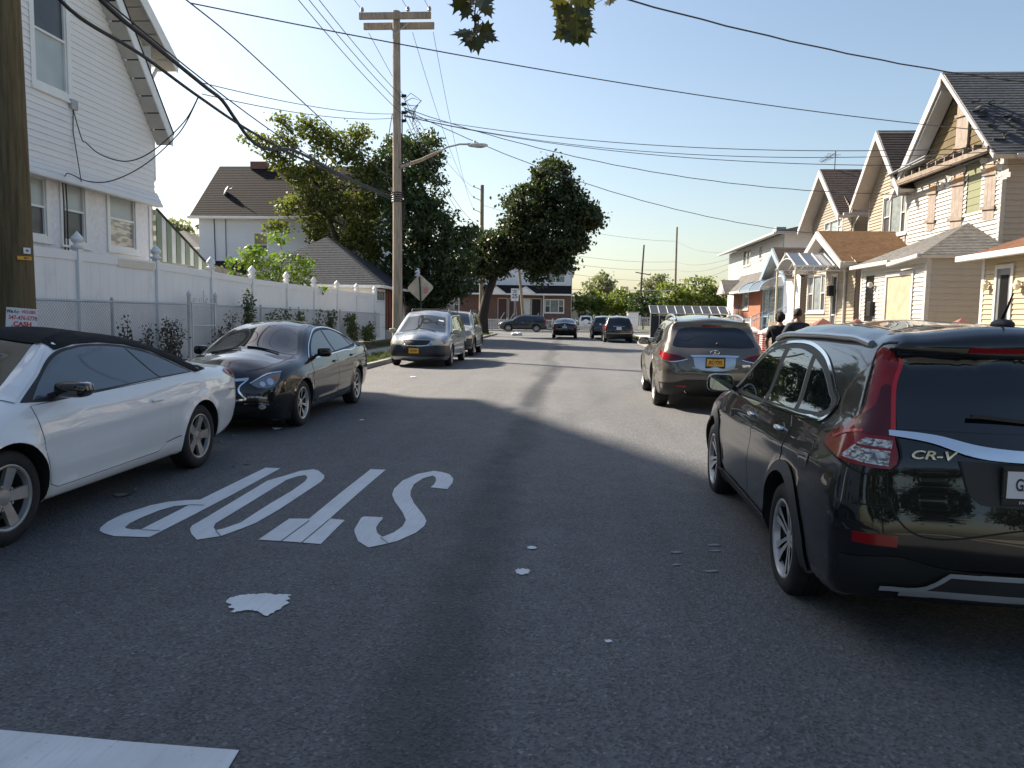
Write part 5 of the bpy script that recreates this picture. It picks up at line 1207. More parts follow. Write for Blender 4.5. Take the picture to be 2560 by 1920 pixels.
def blue_house():
    t = thing('house', 'pale blue sided house with dark roof and a dish behind the white fence', 'house')
    Yf, x0, x1, ze, zr = 47.0, -23.3, -12.2, 7.45, 11.35
    w_ = (3.55, 4.4, 5.05, 6.5)
    wallmesh('wall', t, (x0, Yf, 0), UX, NY, rect(0, x1-x0, .3, ze), [w_], M['sid_blue'], .15, .016); wallmesh('wall', t, (x1, Yf, 0), UY, PX, [(0, .3), (8, .3), (8, ze), (4, zr), (0, ze)], (), M['sid_blue'], .15, .016); wallmesh('wall', t, (x0, Yf, 0), UY, NX, [(0, .3), (8, .3), (8, ze), (4, zr), (0, ze)], (), M['sid_blue'], .15, .016)
    MB().box(x0+.05, x1-.05, Yf+.3, Yf+8, .3, ze).build('inner_wall', M['board'], t)
    windowset(t, (x0+w_[0], Yf, w_[2]), UX, NY, w_[1]-w_[0], w_[3]-w_[2], 'double', mats=('ply', 'screen'))
    roof(t, [(x0-.45, Yf-.4, ze-.02), (x1+.45, Yf-.4, ze-.02), (x1+.45, Yf+4, zr), (x0-.45, Yf+4, zr)], M['sh_dark'], .2); roof(t, [(x0-.45, Yf+8.4, ze-.02), (x1+.45, Yf+8.4, ze-.02), (x1+.45, Yf+4, zr), (x0-.45, Yf+4, zr)], M['sh_dark'], .2)
    gutter(t, (x0-.5, Yf-.45, ze-.05), (x1+.5, Yf-.45, ze-.05), .09)
    roof(t, [(x0-.2, Yf-3.2, 3.55), (x1-1, Yf-3.2, 3.55), (x1-1, Yf-.02, 4.75), (x0-.2, Yf-.02, 4.75)], M['sh_dark'], .2, name='porch_roof'); MB().box(x0, x1-1.3, Yf-2.9, Yf-.05, .3, 3.5).build('porch_wall', M['sid_blue'], t)
    m_ = MB(); m_.box(-21.5, -20.4, Yf+3.7, Yf+4.3, zr-.2, zr+.28); m_.build('chimney', M['brickdark'], t); pipe(t, [(-20.0, Yf+4, zr-.1), (-20.0, Yf+4, zr+1.15)], .14, M['soffit'], 'flue')
    a_ = onY(565, 490, Yf+1.5); m_ = MB(); c = Vector((a_.x, a_.y, a_.z+.35)); m_.lathe([(.001, .06), (.16, .045), (.30, 0), (.31, .01), (.16, .06), (.001, .075)], c, (-.8, -.5, .45), 18); m_.tube([c, c+Vector((.55, -.3, .1)), c+Vector((.6, -.32, .22))], .03, 6); m_.tube([c, c+Vector((-.05, .05, -.7))], .04, 6); m_.build('dish', M['trimgrey'], t, 60)
    pipe(t, [(a_.x-.1, Yf-.05, ze), (a_.x-.05, Yf-.05, 4.8)], .025, M['iron'], 'wall_cable'); pipe(t, [(a_.x+.65, Yf-.05, ze), (a_.x+.65, Yf-.05, 4.8)], .02, M['iron'], 'wall_cable')
blue_house()
def side_house():
    t = thing('house', 'low grey roofed cream house glimpsed beyond the striped awning', 'house')
    wallmesh('wall', t, (-34, 55, 0), UX, NY, rect(0, 6.5, .3, 6.2), (), M['sid_cream'], .16, .014); wallmesh('wall', t, (-27.5, 55, 0), UY, PX, rect(0, 8, .3, 6.2), (), M['sid_cream'], .16, .014)
    A_, B_, C_, P_ = (-34.4, 54.6, 6.2), (-27, 54.6, 6.2), (-27, 63, 6.2), (-30.5, 59, 7.9); roof(t, [A_, B_, P_], M['sh_grey'], .2); roof(t, [B_, C_, P_], M['sh_grey'], .2); gutter(t, (-34.4, 54.55, 6.15), (-27, 54.55, 6.15), .08)
side_house()
def garage():
    t = thing('garage', 'low garage with dark hip roof, white panel doors and red brick pier', 'garage')
    x0, x1, y0, y1, ze = -16.6, -9.55, 37.4, 44.3, 2.98; P_ = ((x0+x1)/2, (y0+y1)/2, 5.72)
    A_, B_, C_, D_ = (x0-.4, y0-.4, ze), (x1+.4, y0-.4, ze), (x1+.4, y1+.4, ze), (x0-.4, y1+.4, ze)
    for q in ((A_, B_), (B_, C_), (C_, D_), (D_, A_)): roof(t, [q[0], q[1], P_], M['sh_slate2'], .17, .014, .1)
    for q in ((A_, B_), (B_, C_)): gutter(t, Vector(q[0])-Z3*.06, Vector(q[1])-Z3*.06, .07)
    MB().box(x0, x1-.02, y0+.02, y1, .2, ze).build('wall', M['brickred'], t); MB().box(x0, x1-.02, y0, y0+.015, .2, ze-.02).build('front_board', M['trim'], t)
    for ya, yb in ((37.5, 39.3), (41.6, 44.1)):
        m_ = MB(); nb = 4; zt = 2.85
        for r_ in range(4):
            z0_, z1_ = .22+(zt-.22)*r_/4, .22+(zt-.22)*(r_+1)/4; m_.box(x1-.018, x1+.02, ya, yb, z0_+.006, z1_-.006)
        o = m_.build('garage_door', M['vinyl'], t)
        for k in range(nb): MB().box(x1+.021, x1+.03, ya+.12+(yb-ya-.2)*k/nb, ya+.02+(yb-ya-.2)*(k+1)/nb, 2.28, 2.72).build('pane', M['curtain'], o)
    MB().box(x1-.01, x1+.05, 39.34, 41.55, .2, .75).build('pier_base', M['concrete'], t); m_ = MB()
    for k in range(3): m_.box(x1+.02, x1+.06, 39.5+.6*k, 39.72+.6*k, .75, 2.9)
    m_.build('boards', flat('red_brown_board', (.22, .075, .045), .7, var=.2), t)
M['sh_slate2'] = shingle('blue_black_shingles', (.040, .046, .056))
garage()
# ------------------------------------------------------------ left fences
def vinyl_fence():
    t = thing('privacy_fence', 'tall white vinyl privacy fence with pointed post caps behind the left sidewalk', 'fence')
    X = -9.3; px = [(-60, 0), (197, 0), (392, 0), (528, 0), (630, 0), (716, 0), (784, 0), (842, 0), (891, 0), (936, 0)]
    ys_ = [onX(p, 720, X).y for p, _ in px]; ys_[0] = 10.3
    tops = [2.72]*3+[2.66, 2.60, 2.58, 2.56, 2.55, 2.55, 2.55]
    for i, (y, zt) in enumerate(zip(ys_, tops)):
        m_ = MB(); m_.box(X-.065, X+.065, y-.065, y+.065, .2, zt+.04); m_.build('post', M['vinyl'], t)
        m_ = MB(); m_.lathe([(.10, 0), (.115, .02), (.115, .05), (.07, .07), (.065, .10), (.10, .13), (.115, .17), (.10, .21), (.05, .27), (.002, .33)], (X, y, zt+.04), Z3, 16); m_.build('post_cap', M['vinyl'], t, 40)
    for y0_, y1_, za, zb in zip(ys_, ys_[1:], tops, tops[1:]):
        ym0, ym1 = y0_+.07, y1_-.07; zc = za-.02; zd = zb-.02
        if abs(za-zb) < .01 or True:
            m_ = MB(); m_.prism([(X-.03, ym0, zc), (X-.03, ym1, zd), (X-.03, ym1, zd-.17), (X-.03, ym0, zc-.17)], (.065, 0, 0)); m_.build('rail', M['vinyl'], t); m_ = MB(); m_.prism([(X-.03, ym0, .62), (X-.03, ym1, .58), (X-.03, ym1, .42), (X-.03, ym0, .46)], (.065, 0, 0)); m_.build('rail', M['vinyl'], t)
            m_ = MB(); nb = int((ym1-ym0)/.28)
            for k in range(nb):
                a, c = ym0+(ym1-ym0)*k/nb, ym0+(ym1-ym0)*(k+1)/nb; zl = lambda y: zc+(zd-zc)*(y-ym0)/(ym1-ym0)-.165
                m_.prism([(X-.012, a+.0015, zl(a)), (X-.012, c-.0015, zl(c)), (X-.012, c-.0015, .55), (X-.012, a+.0015, .55)], (.02, 0, 0))
            m_.box(X-.016, X-.013, ym0, ym1, .55, min(zc, zd)-.17); m_.build('panel', M['vinyl'], t)
    a_, b_ = onX(292, 668, X), onX(384, 683, X); MB().prism([(X+.036, a_.y, 2.665), (X+.036, b_.y, 2.665), (X+.036, b_.y, 2.50), (X+.036, a_.y, 2.50)], (.004, 0, 0)).build('rail_patch', flat('cream_patch', (.66, .62, .52), .5, var=.05), t)
vinyl_fence()
def chain_link():
    t = thing('chain_link_fence', 'grey chain link fence with a small gate in front of the white fence', 'fence'); X = -9.05; y0, y1 = 10.5, 36.2
    gz = lambda y: .42 if y < 26 else .42-.22*min(1, (y-26)/12.)
    zt = lambda y: 1.77-.16*max(0, min(1, (y-18)/18))
    galv = flat('galvanised', (.46, .48, .50), .5, .15, var=.15)
    g0, g1 = onX(478, 800, X).y, onX(535, 800, X).y
    m_ = MB()
    for a, c in ((y0, g0-.08), (g1+.08, y1)): m_.tube([(X, y, zt(y)) for y in np.linspace(a, c, 8)], .024, 8)
    m_.build('top_rail', galv, t, 60)
    ps = [onX(p, 800, X).y for p in (281, 652, 747, 850, 938)]+[11.5]
    for y in ps: m_ = MB(); m_.lathe([(.03, gz(y)-.1), (.03, zt(y)+.05), (.036, zt(y)+.06), (.001, zt(y)+.10)], (X, y, 0), Z3, 10); m_.build('post', galv, t, 50)
    for y in (g0-.09, g1+.09): m_ = MB(); m_.lathe([(.045, gz(y)-.1), (.045, 1.98), (.06, 2.0), (.02, 2.08), (.001, 2.10)], (X, y, 0), Z3, 12); m_.build('post', M['whiteiron'], t, 50)
    gt = MB(); 
    for y in (g0, g1): gt.tube([(X+.03, y, gz(y)+.08), (X+.03, y, 1.82)], .022, 8)
    for z in (.55, 1.25, 1.80): gt.tube([(X+.03, g0, z), (X+.03, g1, z)], .02, 8)
    g_ = gt.build('gate', M['whiteiron'], t, 60); m_ = MB()
    for k in range(4): yc = g0+.12+(g1-g0-.24)*k/3; m_.tube([(X+.03, yc+.055*math.cos(a), 1.88+.055*math.sin(a)) for a in np.linspace(0, 5.3, 11)], .010, 4)
    m_.tube([(X+.03, (g0+g1)/2, 1.82), (X+.03, (g0+g1)/2, 2.12)], .014, 6); m_.build('scrolls', M['whiteiron'], g_, 60)
    m_ = MB(); st = .075; dl = 1.25
    for a, c in ((y0, g0-.1), (g0, g1), (g1+.1, y1)):
        y = a-1.3
        while y < c:
            for s in (0, 1):
                p0, p1 = Vector((X+.012*(1 if s else -1)+.012, y if s else y+1.3, .46)), Vector((X+.012, y+1.3 if s else y, 1.74)); d = p1-p0
                t0 = max(0, min(1, (a-p0.y)/d.y)) if d.y else 0; t1 = max(0, min(1, (c-p0.y)/d.y)); t0, t1 = sorted((t0, t1))
                if t1-t0 > .02: q0, q1 = p0+d*t0, p0+d*t1; ztm = zt((q0.y+q1.y)/2); m_.bar(q0, q0+(q1-q0)*min(1, max(.01, (ztm-q0.z)/max(q1.z-q0.z, .01))), .0045)
            y += st
    m_.build('wire_mesh', galv, t)
chain_link()

# ------------------------------------------------------------ poles and street furniture
def polewood(name, c):
    k = NT(name); f = k.noise(3, 6, .65, stretch=(7, 7, .45)); g = k.noise(1.3, 5, .6)
    base = k.ramp(f, [(.32, tuple(x*.55 for x in c)), (.5, c), (.7, tuple(x*1.3 for x in c))]); base = k.mix(k.ramp(g, [(.45, (0,)*3), (.75, (.5,)*3)]), base, tuple(x*.6 for x in c))
    k.set(Base_Color=base, Roughness=.9, Specular_IOR_Level=.2); k.bump(f, .6, .02); return k.m
M['pole1'] = polewood('brown_pole', (.15, .115, .065)); M['pole2'] = polewood('grey_pole', (.34, .285, .23)); M['pole3'] = polewood('far_pole', (.26, .22, .17))
def pole(label, x, y, ztop, r0, r1, mat_, lean=(0, 0), z0=.1, name='utility_pole', group='wooden utility poles', child='shaft'):
    t = thing(name, label, 'utility pole', (x, y, z0), 0, group); m_ = MB(); n = 10; H = ztop-z0
    m_.tube([(lean[0]*q+.015*math.sin(5*q), lean[1]*q, H*q) for q in np.linspace(0, 1, n)], [r0+(r1-r0)*q for q in np.linspace(0, 1, n)], 20); m_.build(child, mat_, t, 60); return t
# near pole, cut by the left edge of the picture
P1 = pole('thick brown wooden pole at the left edge with a house buying sign', -6.77, 8.95, 13.2, .205, .155, M['pole1'], (-.10, .0))
def near_pole_signs():
    c = Vector((-6.77, 8.95, 0)); face = (Vector((-6.2, 0, 0))-c); to = Vector((0, 0, 0))-c; to.z = 0; to.normalize()
    n = (Matrix.Rotation(R(10), 3, 'Z') @ to).normalized(); rt = Z3.cross(n).normalized() 
    a_, b_ = onY(17, 795, 8.72), onY(88, 790, 8.72)
    o = c+n*.215; o.z = (onY(50, 795, 8.7).z); o += rt*.0
    rz = Matrix.Rotation(R(-4), 3, n)
    r_, u_ = rz @ rt, rz @ Z3
    t = thing('sign', 'small white cash for houses sign nailed low on the brown pole', 'sign'); m_ = MB(); m_.obox(o, r_*.165, u_*.118, n*.003); m_.build('board', M['platewhite'], t, None, .003)
    mt = lambda dx, dz: face_mtx(o+r_*dx+u_*dz+n*.0045, r_, u_)
    text_obj('We', .056, M['blackink'], t, mt(-.128, .07), bold=.002, sx=.75); text_obj('Buy', .052, M['greyplastic'], t, mt(-.062, .072), shear=.35, sx=.7); text_obj('HOUSES', .054, M['redink'], t, mt(.068, .075), sx=.72, bold=.001)
    text_obj('347-476-5778', .068, M['redink'], t, mt(.01, -.002), sx=.78, bold=.0015); text_obj('.CASH', .075, M['redink'], t, mt(.0, -.078), bold=.003)
    for (px, py, w_, h_, bgm, txt, fg, sz, lab) in ((71, 624, .042, .036, M['platewhite'], '4b', M['blackink'], .04, 'tiny white number tag on the brown pole'), (66, 643, .085, .022, M['plateyellow'], '0311', M['blackink'], .032, 'small yellow number strip on the brown pole')):
        z = onY(px, py, 8.7).z; q = c+n*.20+rt*(.085 if w_ < .05 else .055); q.z = z; tt = thing('pole_tag', lab, 'tag'); n2 = (n+rt*.35).normalized(); r2 = Z3.cross(n2)
        MB().obox(q, r2*w_, Z3*h_, n2*.003).build('plate', bgm, tt); text_obj(txt, sz, fg, tt, face_mtx(q+n2*.004+r2*(.02 if w_ > .05 else 0), r2, Z3), sx=.9, bold=.001)
near_pole_signs()
P2X, P2Y = -6.47, 28.6
P2 = pole('tall grey wooden pole with double crossarm and street lamp behind the minivan', P2X, P2Y, 12.66, .195, .135, M['pole2'], (-.04, 0))
def pole2_kit():
    L = lambda o: o; x, y = -.04, 0; z0 = .1
    m_ = MB(); m_.box(x-1.36, x+1.30, y-.22, y-.12, 12.22, 12.46); o = m_.build('crossarm', M['pole2'], P2, None, .01)
    m_ = MB(); m_.box(x-1.28, x+1.36, y+.12, y+.22, 11.98, 12.22); m_.build('crossarm', M['pole2'], P2, None, .01)
    m_ = MB()
    for s in (-1, 1): m_.bar((x+s*.45, y-.14, 12.1), (x, y-.14, 11.72), .05, .02)
    m_.build('brace', M['trimgrey'], P2)
    for dx in (-1.25, .45, 1.24):
        m_ = MB(); m_.lathe([(.02, 0), (.03, .05), (.075, .06), (.06, .10), (.075, .12), (.05, .17), (.03, .20), (.001, .21)], (x+dx, y-.17, 12.46), Z3, 10); m_.build('insulator', flat('insulator', (.25, .25, .26), .3), P2, 50)
    for i, zz in enumerate((9.55, 9.25, 8.95, 8.65)):
        m_ = MB(); m_.box(.15, .24, -.05, .05, zz-.05, zz+.05); m_.lathe([(.03, -.05), (.05, -.02), (.05, .02), (.03, .05)], (.28, 0, zz), Z3, 8); m_.build('spool', M['iron'], P2, 50)
    m_ = MB()
    for k in range(9):
        a = k*.7; p = Vector((.26, -.05, 9.4-.09*k)); m_.tube([p, p+Vector((.25+.1*math.sin(a), -.05, .22*math.cos(a*1.3))), p+Vector((.5+.15*math.cos(a), -.02, -.05+.1*math.sin(a*2))), p+Vector((.3, .02, -.35))], .012, 5)
    m_.build('jumper_wires', M['iron'], P2, 60)
    m_ = MB()
    for k in range(5): zz = 5.7+.08*k; m_.lathe([(.20, -.02), (.215, 0), (.20, .02)], (-.02, 0, zz), Z3, 16)
    for k in range(6): m_.tube([(.2, -.1, 6.0-.1*k), (.32, -.12, 5.8-.12*k), (.2, -.08, 5.3-.12*k)], .014, 5)
    m_.build('cable_lashing', M['iron'], P2, 60)
    m_ = MB(); m_.tube([(.18, .03, .2), (.17, .03, 4), (.16, .03, 9)], .025, 6); m_.tube([(-.19, -.05, 8.9), (-.33, -.1, 8.0), (-.38, -.1, 6.6), (-.22, -.1, 6.05)], .016, 6); m_.build('riser', M['iron'], P2, 60)
pole2_kit()
def street_lamp():
    t = thing('street_lamp', 'grey cobra head street lamp on a long arm from the grey pole', 'street lamp', (P2X, P2Y-.1, 0)); y = 0
    MB().tube([(.12, y, 7.05), (.9, y, 7.30), (1.5, y, 7.58)], [.075, .065, .055], 10).build('bracket_arm', M['pole2'], t, 60)
    MB().tube([(1.4, y, 7.53), (1.9, y, 7.78), (2.35, y, 7.88), (2.75, y, 7.88)], .035, 8).build('arm', M['trimgrey'], t, 60)
    m_ = MB(); m_.ell((3.02, y, 7.84), (.38, .14, .075), .8, 16, 10); m_.box(2.65, 2.9, y-.07, y+.07, 7.82, 7.91); m_.lathe([(.05, 0), (.05, .09), (.03, .11)], (2.9, y, 7.9), Z3, 10); m_.build('lamp_head', flat('lamp_grey', (.45, .46, .46), .45, .2), t, 50)
    MB().ell((3.08, y, 7.79), (.22, .10, .045), .9, 12, 8).build('lens', M['headglass'], t, 60)
street_lamp()
P3 = pole('grey utility pole at the far corner beside the dark round tree', -7.5, 65.5, 12.6, .20, .15, M['pole3'])
m_ = MB()
for zz in (12.1, 11.2, 10.2): m_.bar((-.1, 0, zz), (-.7, 0, zz+.25), .05); m_.lathe([(.04, -.1), (.07, 0), (.04, .1)], (-.72, 0, zz+.3), Z3, 8)
m_.build('bracket', M['pole3'], P3)
pole('leaning grey wooden pole in front of the white house at the street end', -4.62, 81.2, 9.5, .17, .13, M['pole3'], (-1.0, 0))
pl = pole('leaning dark utility pole with a crossarm beyond the hedge', 12.75, 140, 14.6, .2, .14, flat('dark_pole', (.09, .08, .085), .9), (.65, 0))
MB().bar((-.75, 0, 9.6), (2.0, 0, 9.15), .16).build('crossarm', _mats['dark_pole'], pl)
pole('plain tan pole standing behind the far carport', 13.69, 100, 13.2, .17, .12, M['pole2'])
def diamond_sign():
    a_ = onY(1051, 720, 29.3); s = .545; c = Vector((a_.x, 29.3, a_.z)); rr = Matrix.Rotation(R(-4), 3, 'Y'); ux, uz = rr @ Vector((1, 0, 0)), rr @ Z3
    t = thing('road_sign', 'bare metal back of a diamond road sign above the minivan', 'sign', (c.x+.1, 29.3, .1)); base = Vector(t.location)
    co = [(s-.05, .05), (.05, s-.05), (-.05, s-.05), (-s+.05, .05), (-s+.05, -.05), (-.05, -s+.05), (.05, -s+.05), (s-.05, -.05)]
    P_ = [c-base+ux*p+uz*q for p, q in co]; MB().prism(P_, (0, .004, 0)).build('plate', flat('sign_back', (.52, .47, .38), .38, .35, var=.15), t)
    m_ = MB(); p0 = Vector((.02, -.03, 0)); m_.bar(p0, c-base+uz*s*.78+Vector((0, -.03, 0)), .055, .035, (0, 1, 0)); m_.build('post', M['darkmetal'], t)
    m_ = MB(); o = c-base+ux*.20+uz*(-.10)+Vector((0, -.0, 0)); m_.obox(o, ux*.11, uz*.13, Vector((0, .002, 0))); st = m_.build('sticker', flat('pink_sticker', (.55, .42, .38), .5), t)
    m_ = MB()
    for i in range(4):
        for k in range(4): m_.obox(o+uz*(.09-.06*i)+ux*(-.07+.046*k)+Vector((0, -.004, 0)), ux*.016, uz*.018, Vector((0, .001, 0)))
    m_.build('lettering', M['redink'], st)
diamond_sign()
def speed_sign():
    a_ = onY(1287, 737, 79.6); c = Vector((a_.x, 79.6, a_.z)); t = thing('road_sign', 'white speed limit 25 sign on a leaning post at the street end', 'sign', (c.x+.18, 79.6, .1)); b_ = Vector(t.location); o = c-b_
    MB().prism([o+Vector((p, 0, q)) for p, q in ((-.40, -.65), (.40, -.65), (.40, .65), (-.40, .65))], (0, .01, 0)).build('plate', M['platewhite'], t)
    m_ = MB(); m_.bar((.12, .03, 0), o+Vector((0, .03, .6)), .07, .05); m_.build('post', M['soffit'], t)
    for tx, z, sz in (('SPEED', .45, .19), ('LIMIT', .25, .19), ('25', -.15, .62)): text_obj(tx, sz, M['blackink'], t, face_mtx(o+Vector((0, -.006, z)), (1, 0, 0), Z3), bold=.008 if sz > .3 else .002)
speed_sign()

# ------------------------------------------------------------ overhead wires
M['cable'] = flat('black_cable', (.014, .015, .018), .6, var=.1); M['wire'] = flat('grey_wire', (.045, .05, .06), .5, var=.1)
def wire(label, p, q, sag=.4, r_=.012, name='overhead_wire', group='overhead wires', mat_=None, n=24, twist=0, cat='wire'):
    p, q = Vector(p), Vector(q); pts = []
    for k in range(n+1):
        t_ = k/n; a = p.lerp(q, t_); a.z -= sag*4*t_*(1-t_); pts.append(a)
    if twist: pts = [a+Vector((0, 0, .007*math.sin(i*2.1))) for i, a in enumerate(pts)]
    o = MB().tube(pts, r_, 6).build(name, mat_ or M['wire'], None, 60); return tag(o, label, cat, group)
def curve_wire(label, pts, r_=.014, name='overhead_wire', group='overhead wires', mat_=None, cat='wire'):
    P_ = [Vector(p) for p in pts]; out = []
    for i in range(len(P_)-1):
        a, b_ = P_[max(i-1, 0)], P_[min(i+2, len(P_)-1)]; m0, m1 = (P_[i+1]-a)/2, (b_-P_[i])/2
        for k in range(8):
            t_ = k/8; out.append((1+2*t_)*(1-t_)**2*P_[i]+t_*(1-t_)**2*m0+t_*t_*(3-2*t_)*P_[i+1]+t_*t_*(t_-1)*m1)
    out.append(P_[-1]); o = MB().tube(out, r_, 7).build(name, mat_ or M['cable'], None, 60); return tag(o, label, cat, group)
A1 = Vector((-6.7, 8.95, 0)); A2 = Vector((P2X-.04, P2Y, 0))
lp = lambda pts, X=-6.5: [onX(x*1.1573, y*1.1573, X) for x, y in pts]
curve_wire('thick black telephone cable sagging in a loop between brown pole and grey pole', [(-6.6, 9.0, 6.35)]+lp([(220, 2), (330, 95), (440, 185), (478, 215), (508, 257), (535, 295), (562, 317), (592, 323), (622, 322), (655, 334), (740, 380)])+[(P2X-.2, P2Y-.15, 5.95)], .034, 'telephone_cable', 'telephone cables along the left poles', cat='cable')
curve_wire('straighter black telephone cable just below the looping one', [(-6.6, 9.0, 5.95)]+lp([(150, 20), (300, 115), (428, 208), (540, 283), (655, 345), (760, 392)])+[(P2X-.2, P2Y-.15, 5.85)], .026, 'telephone_cable', 'telephone cables along the left poles', cat='cable')
curve_wire('slanting cable from the top left passing behind the trees to the grey pole', lp([(395, -6), (500, 78), (590, 160), (660, 226), (760, 316)])+[(P2X-.2, P2Y-.1, 6.6)], .013, 'service_wire', 'service wires crossing the street', M['wire'], cat='wire')
wire('thinner upper black cable crossing the white house wall', (-6.6, 9.0, 6.15), (P2X-.2, P2Y-.1, 6.1), .55, .012, 'telephone_cable', 'telephone cables along the left poles', M['cable'], cat='cable')
for dx, z, nm in ((-1.25, 12.6, 'left'), (.45, 12.6, 'middle'), (1.24, 12.6, 'right')):
    wire('high %s power line from the near crossarm to the grey pole top' % nm, (A1.x+dx, A1.y, 12.9), (A2.x+dx, P2Y-.17, 12.66), .25, .009, 'power_line', 'power lines on the pole tops', cat='wire')
for dx, z, z3, nm in ((-1.1, 11.98, 12.4, 'left'), (.55, 11.98, 11.5, 'middle'), (1.32, 11.98, 10.5, 'right')):
    wire('%s power line running from the grey pole down the street to the far pole' % nm, (A2.x+dx, P2Y+.2, z), (-8.2, 65.5, z3), .9, .010, 'power_line', 'power lines on the pole tops', cat='wire')
for i, z in enumerate((9.55, 9.25, 8.95)):
    wire('%s secondary wire between brown pole and grey pole' % ('top', 'middle', 'lowest')[i], (A1.x+.25, A1.y, z+.35), (A2.x+.25, P2Y, z), .35, .010, 'secondary_wire', 'secondary wires below the crossarm', cat='wire')
    wire('%s secondary wire from grey pole to the far corner pole' % ('top', 'middle', 'lowest')[i], (A2.x+.28, P2Y, z), (-7.8, 65.5, 9.3-.5*i), .9, .012, 'secondary_wire', 'secondary wires below the crossarm', cat='wire')
wire('long service wire crossing the whole street to the derelict house gable', onX(478, 8, -6.5), (12.0, 22.3, onX(2521, 335, 12).z), .25, .011, 'service_wire', 'service wires crossing the street', cat='wire')
wire('heavy twisted service wire high at upper right', (-6.6, 9.0, 7.55), onX(2640, 213, 12.2), .55, .015, 'service_wire', 'service wires crossing the street', M['cable'], 40, 1, cat='wire')
wire('uppermost of three service wires meeting mid street toward the derelict house', (A2.x+.3, P2Y, 8.95), onX(2600, 365, 12), .55, .011, 'service_wire', 'service wires crossing the street', cat='wire')
wire('middle of three service wires meeting mid street toward the derelict house', (A2.x+.3, P2Y, 8.93), onX(2600, 372, 12), .72, .010, 'service_wire', 'service wires crossing the street', cat='wire')
wire('lowest of three service wires meeting mid street toward the derelict house', (A2.x+.3, P2Y, 8.91), onX(2600, 408, 12), .62, .010, 'service_wire', 'service wires crossing the street', cat='wire')
wire('twisted service wire from grey pole to the beige house front window', (A2.x+.3, P2Y, 9.2), onX(2278, 486, 11.9), .75, .013, 'service_wire', 'service wires crossing the street', None, 40, 1, cat='wire')
wire('twisted service wire from grey pole to the tan house behind the round tree', (A2.x+.3, P2Y, 9.15), onX(2120, 590, 11.9), .9, .013, 'service_wire', 'service wires crossing the street', None, 40, 1, cat='wire')
wire('thin wire from the lower cable span back to the grey pole', onX(497, 205, -6.5), (A2.x-.1, P2Y, 9.0), .15, .009, 'service_wire', 'service wires crossing the street', cat='wire')
wire('second thin wire from the lower cable span back to the grey pole', onX(505, 235, -6.5), (A2.x-.1, P2Y, 8.85), .18, .009, 'service_wire', 'service wires crossing the street', cat='wire')
for i, (z, zz) in enumerate(((10.9, 10.2), (8.2, 7.6), (7.4, 6.6), (6.6, 5.2))):
    wire('%s thin wire from the far corner pole to the tan pole on the right' % ('highest', 'second highest', 'second lowest', 'lowest')[i], (-7.4, 65.5, z), (13.7, 100, zz+1.2), .7, .014, 'distant_wire', 'distant wires over the hedge', cat='wire')
    wire('%s thin wire between tan pole and white house at right' % ('highest', 'second highest', 'second lowest', 'lowest')[i], (13.7, 100, zz+1.2), (12.4, 59, 6.6-.35*i), .5, .012, 'distant_wire', 'distant wires over the hedge', cat='wire')
d0 = onX(497, 240, -6.6)
mix = lambda pts, n0, X0, X1: [onX(x, y, X0+(X1-X0)*(i+1)/len(pts)) for i, (x, y) in enumerate(pts)]
curve_wire('upper drooping drop wire from cable to the white house box', [d0]+mix([(460, 305), (385, 375), (320, 403), (255, 388), (215, 357), (204, 346), (183, 275)], 0, -6.9, -10.6), .011, 'drop_wire', 'drop wires to the white house', cat='wire')
curve_wire('lower drooping drop wire from cable to the white house ground floor', [d0]+mix([(462, 312), (430, 352), (375, 402), (320, 436), (265, 455), (215, 452), (176, 435), (165, 436), (158, 455)], 0, -6.9, -10.9), .011, 'drop_wire', 'drop wires to the white house', cat='wire')

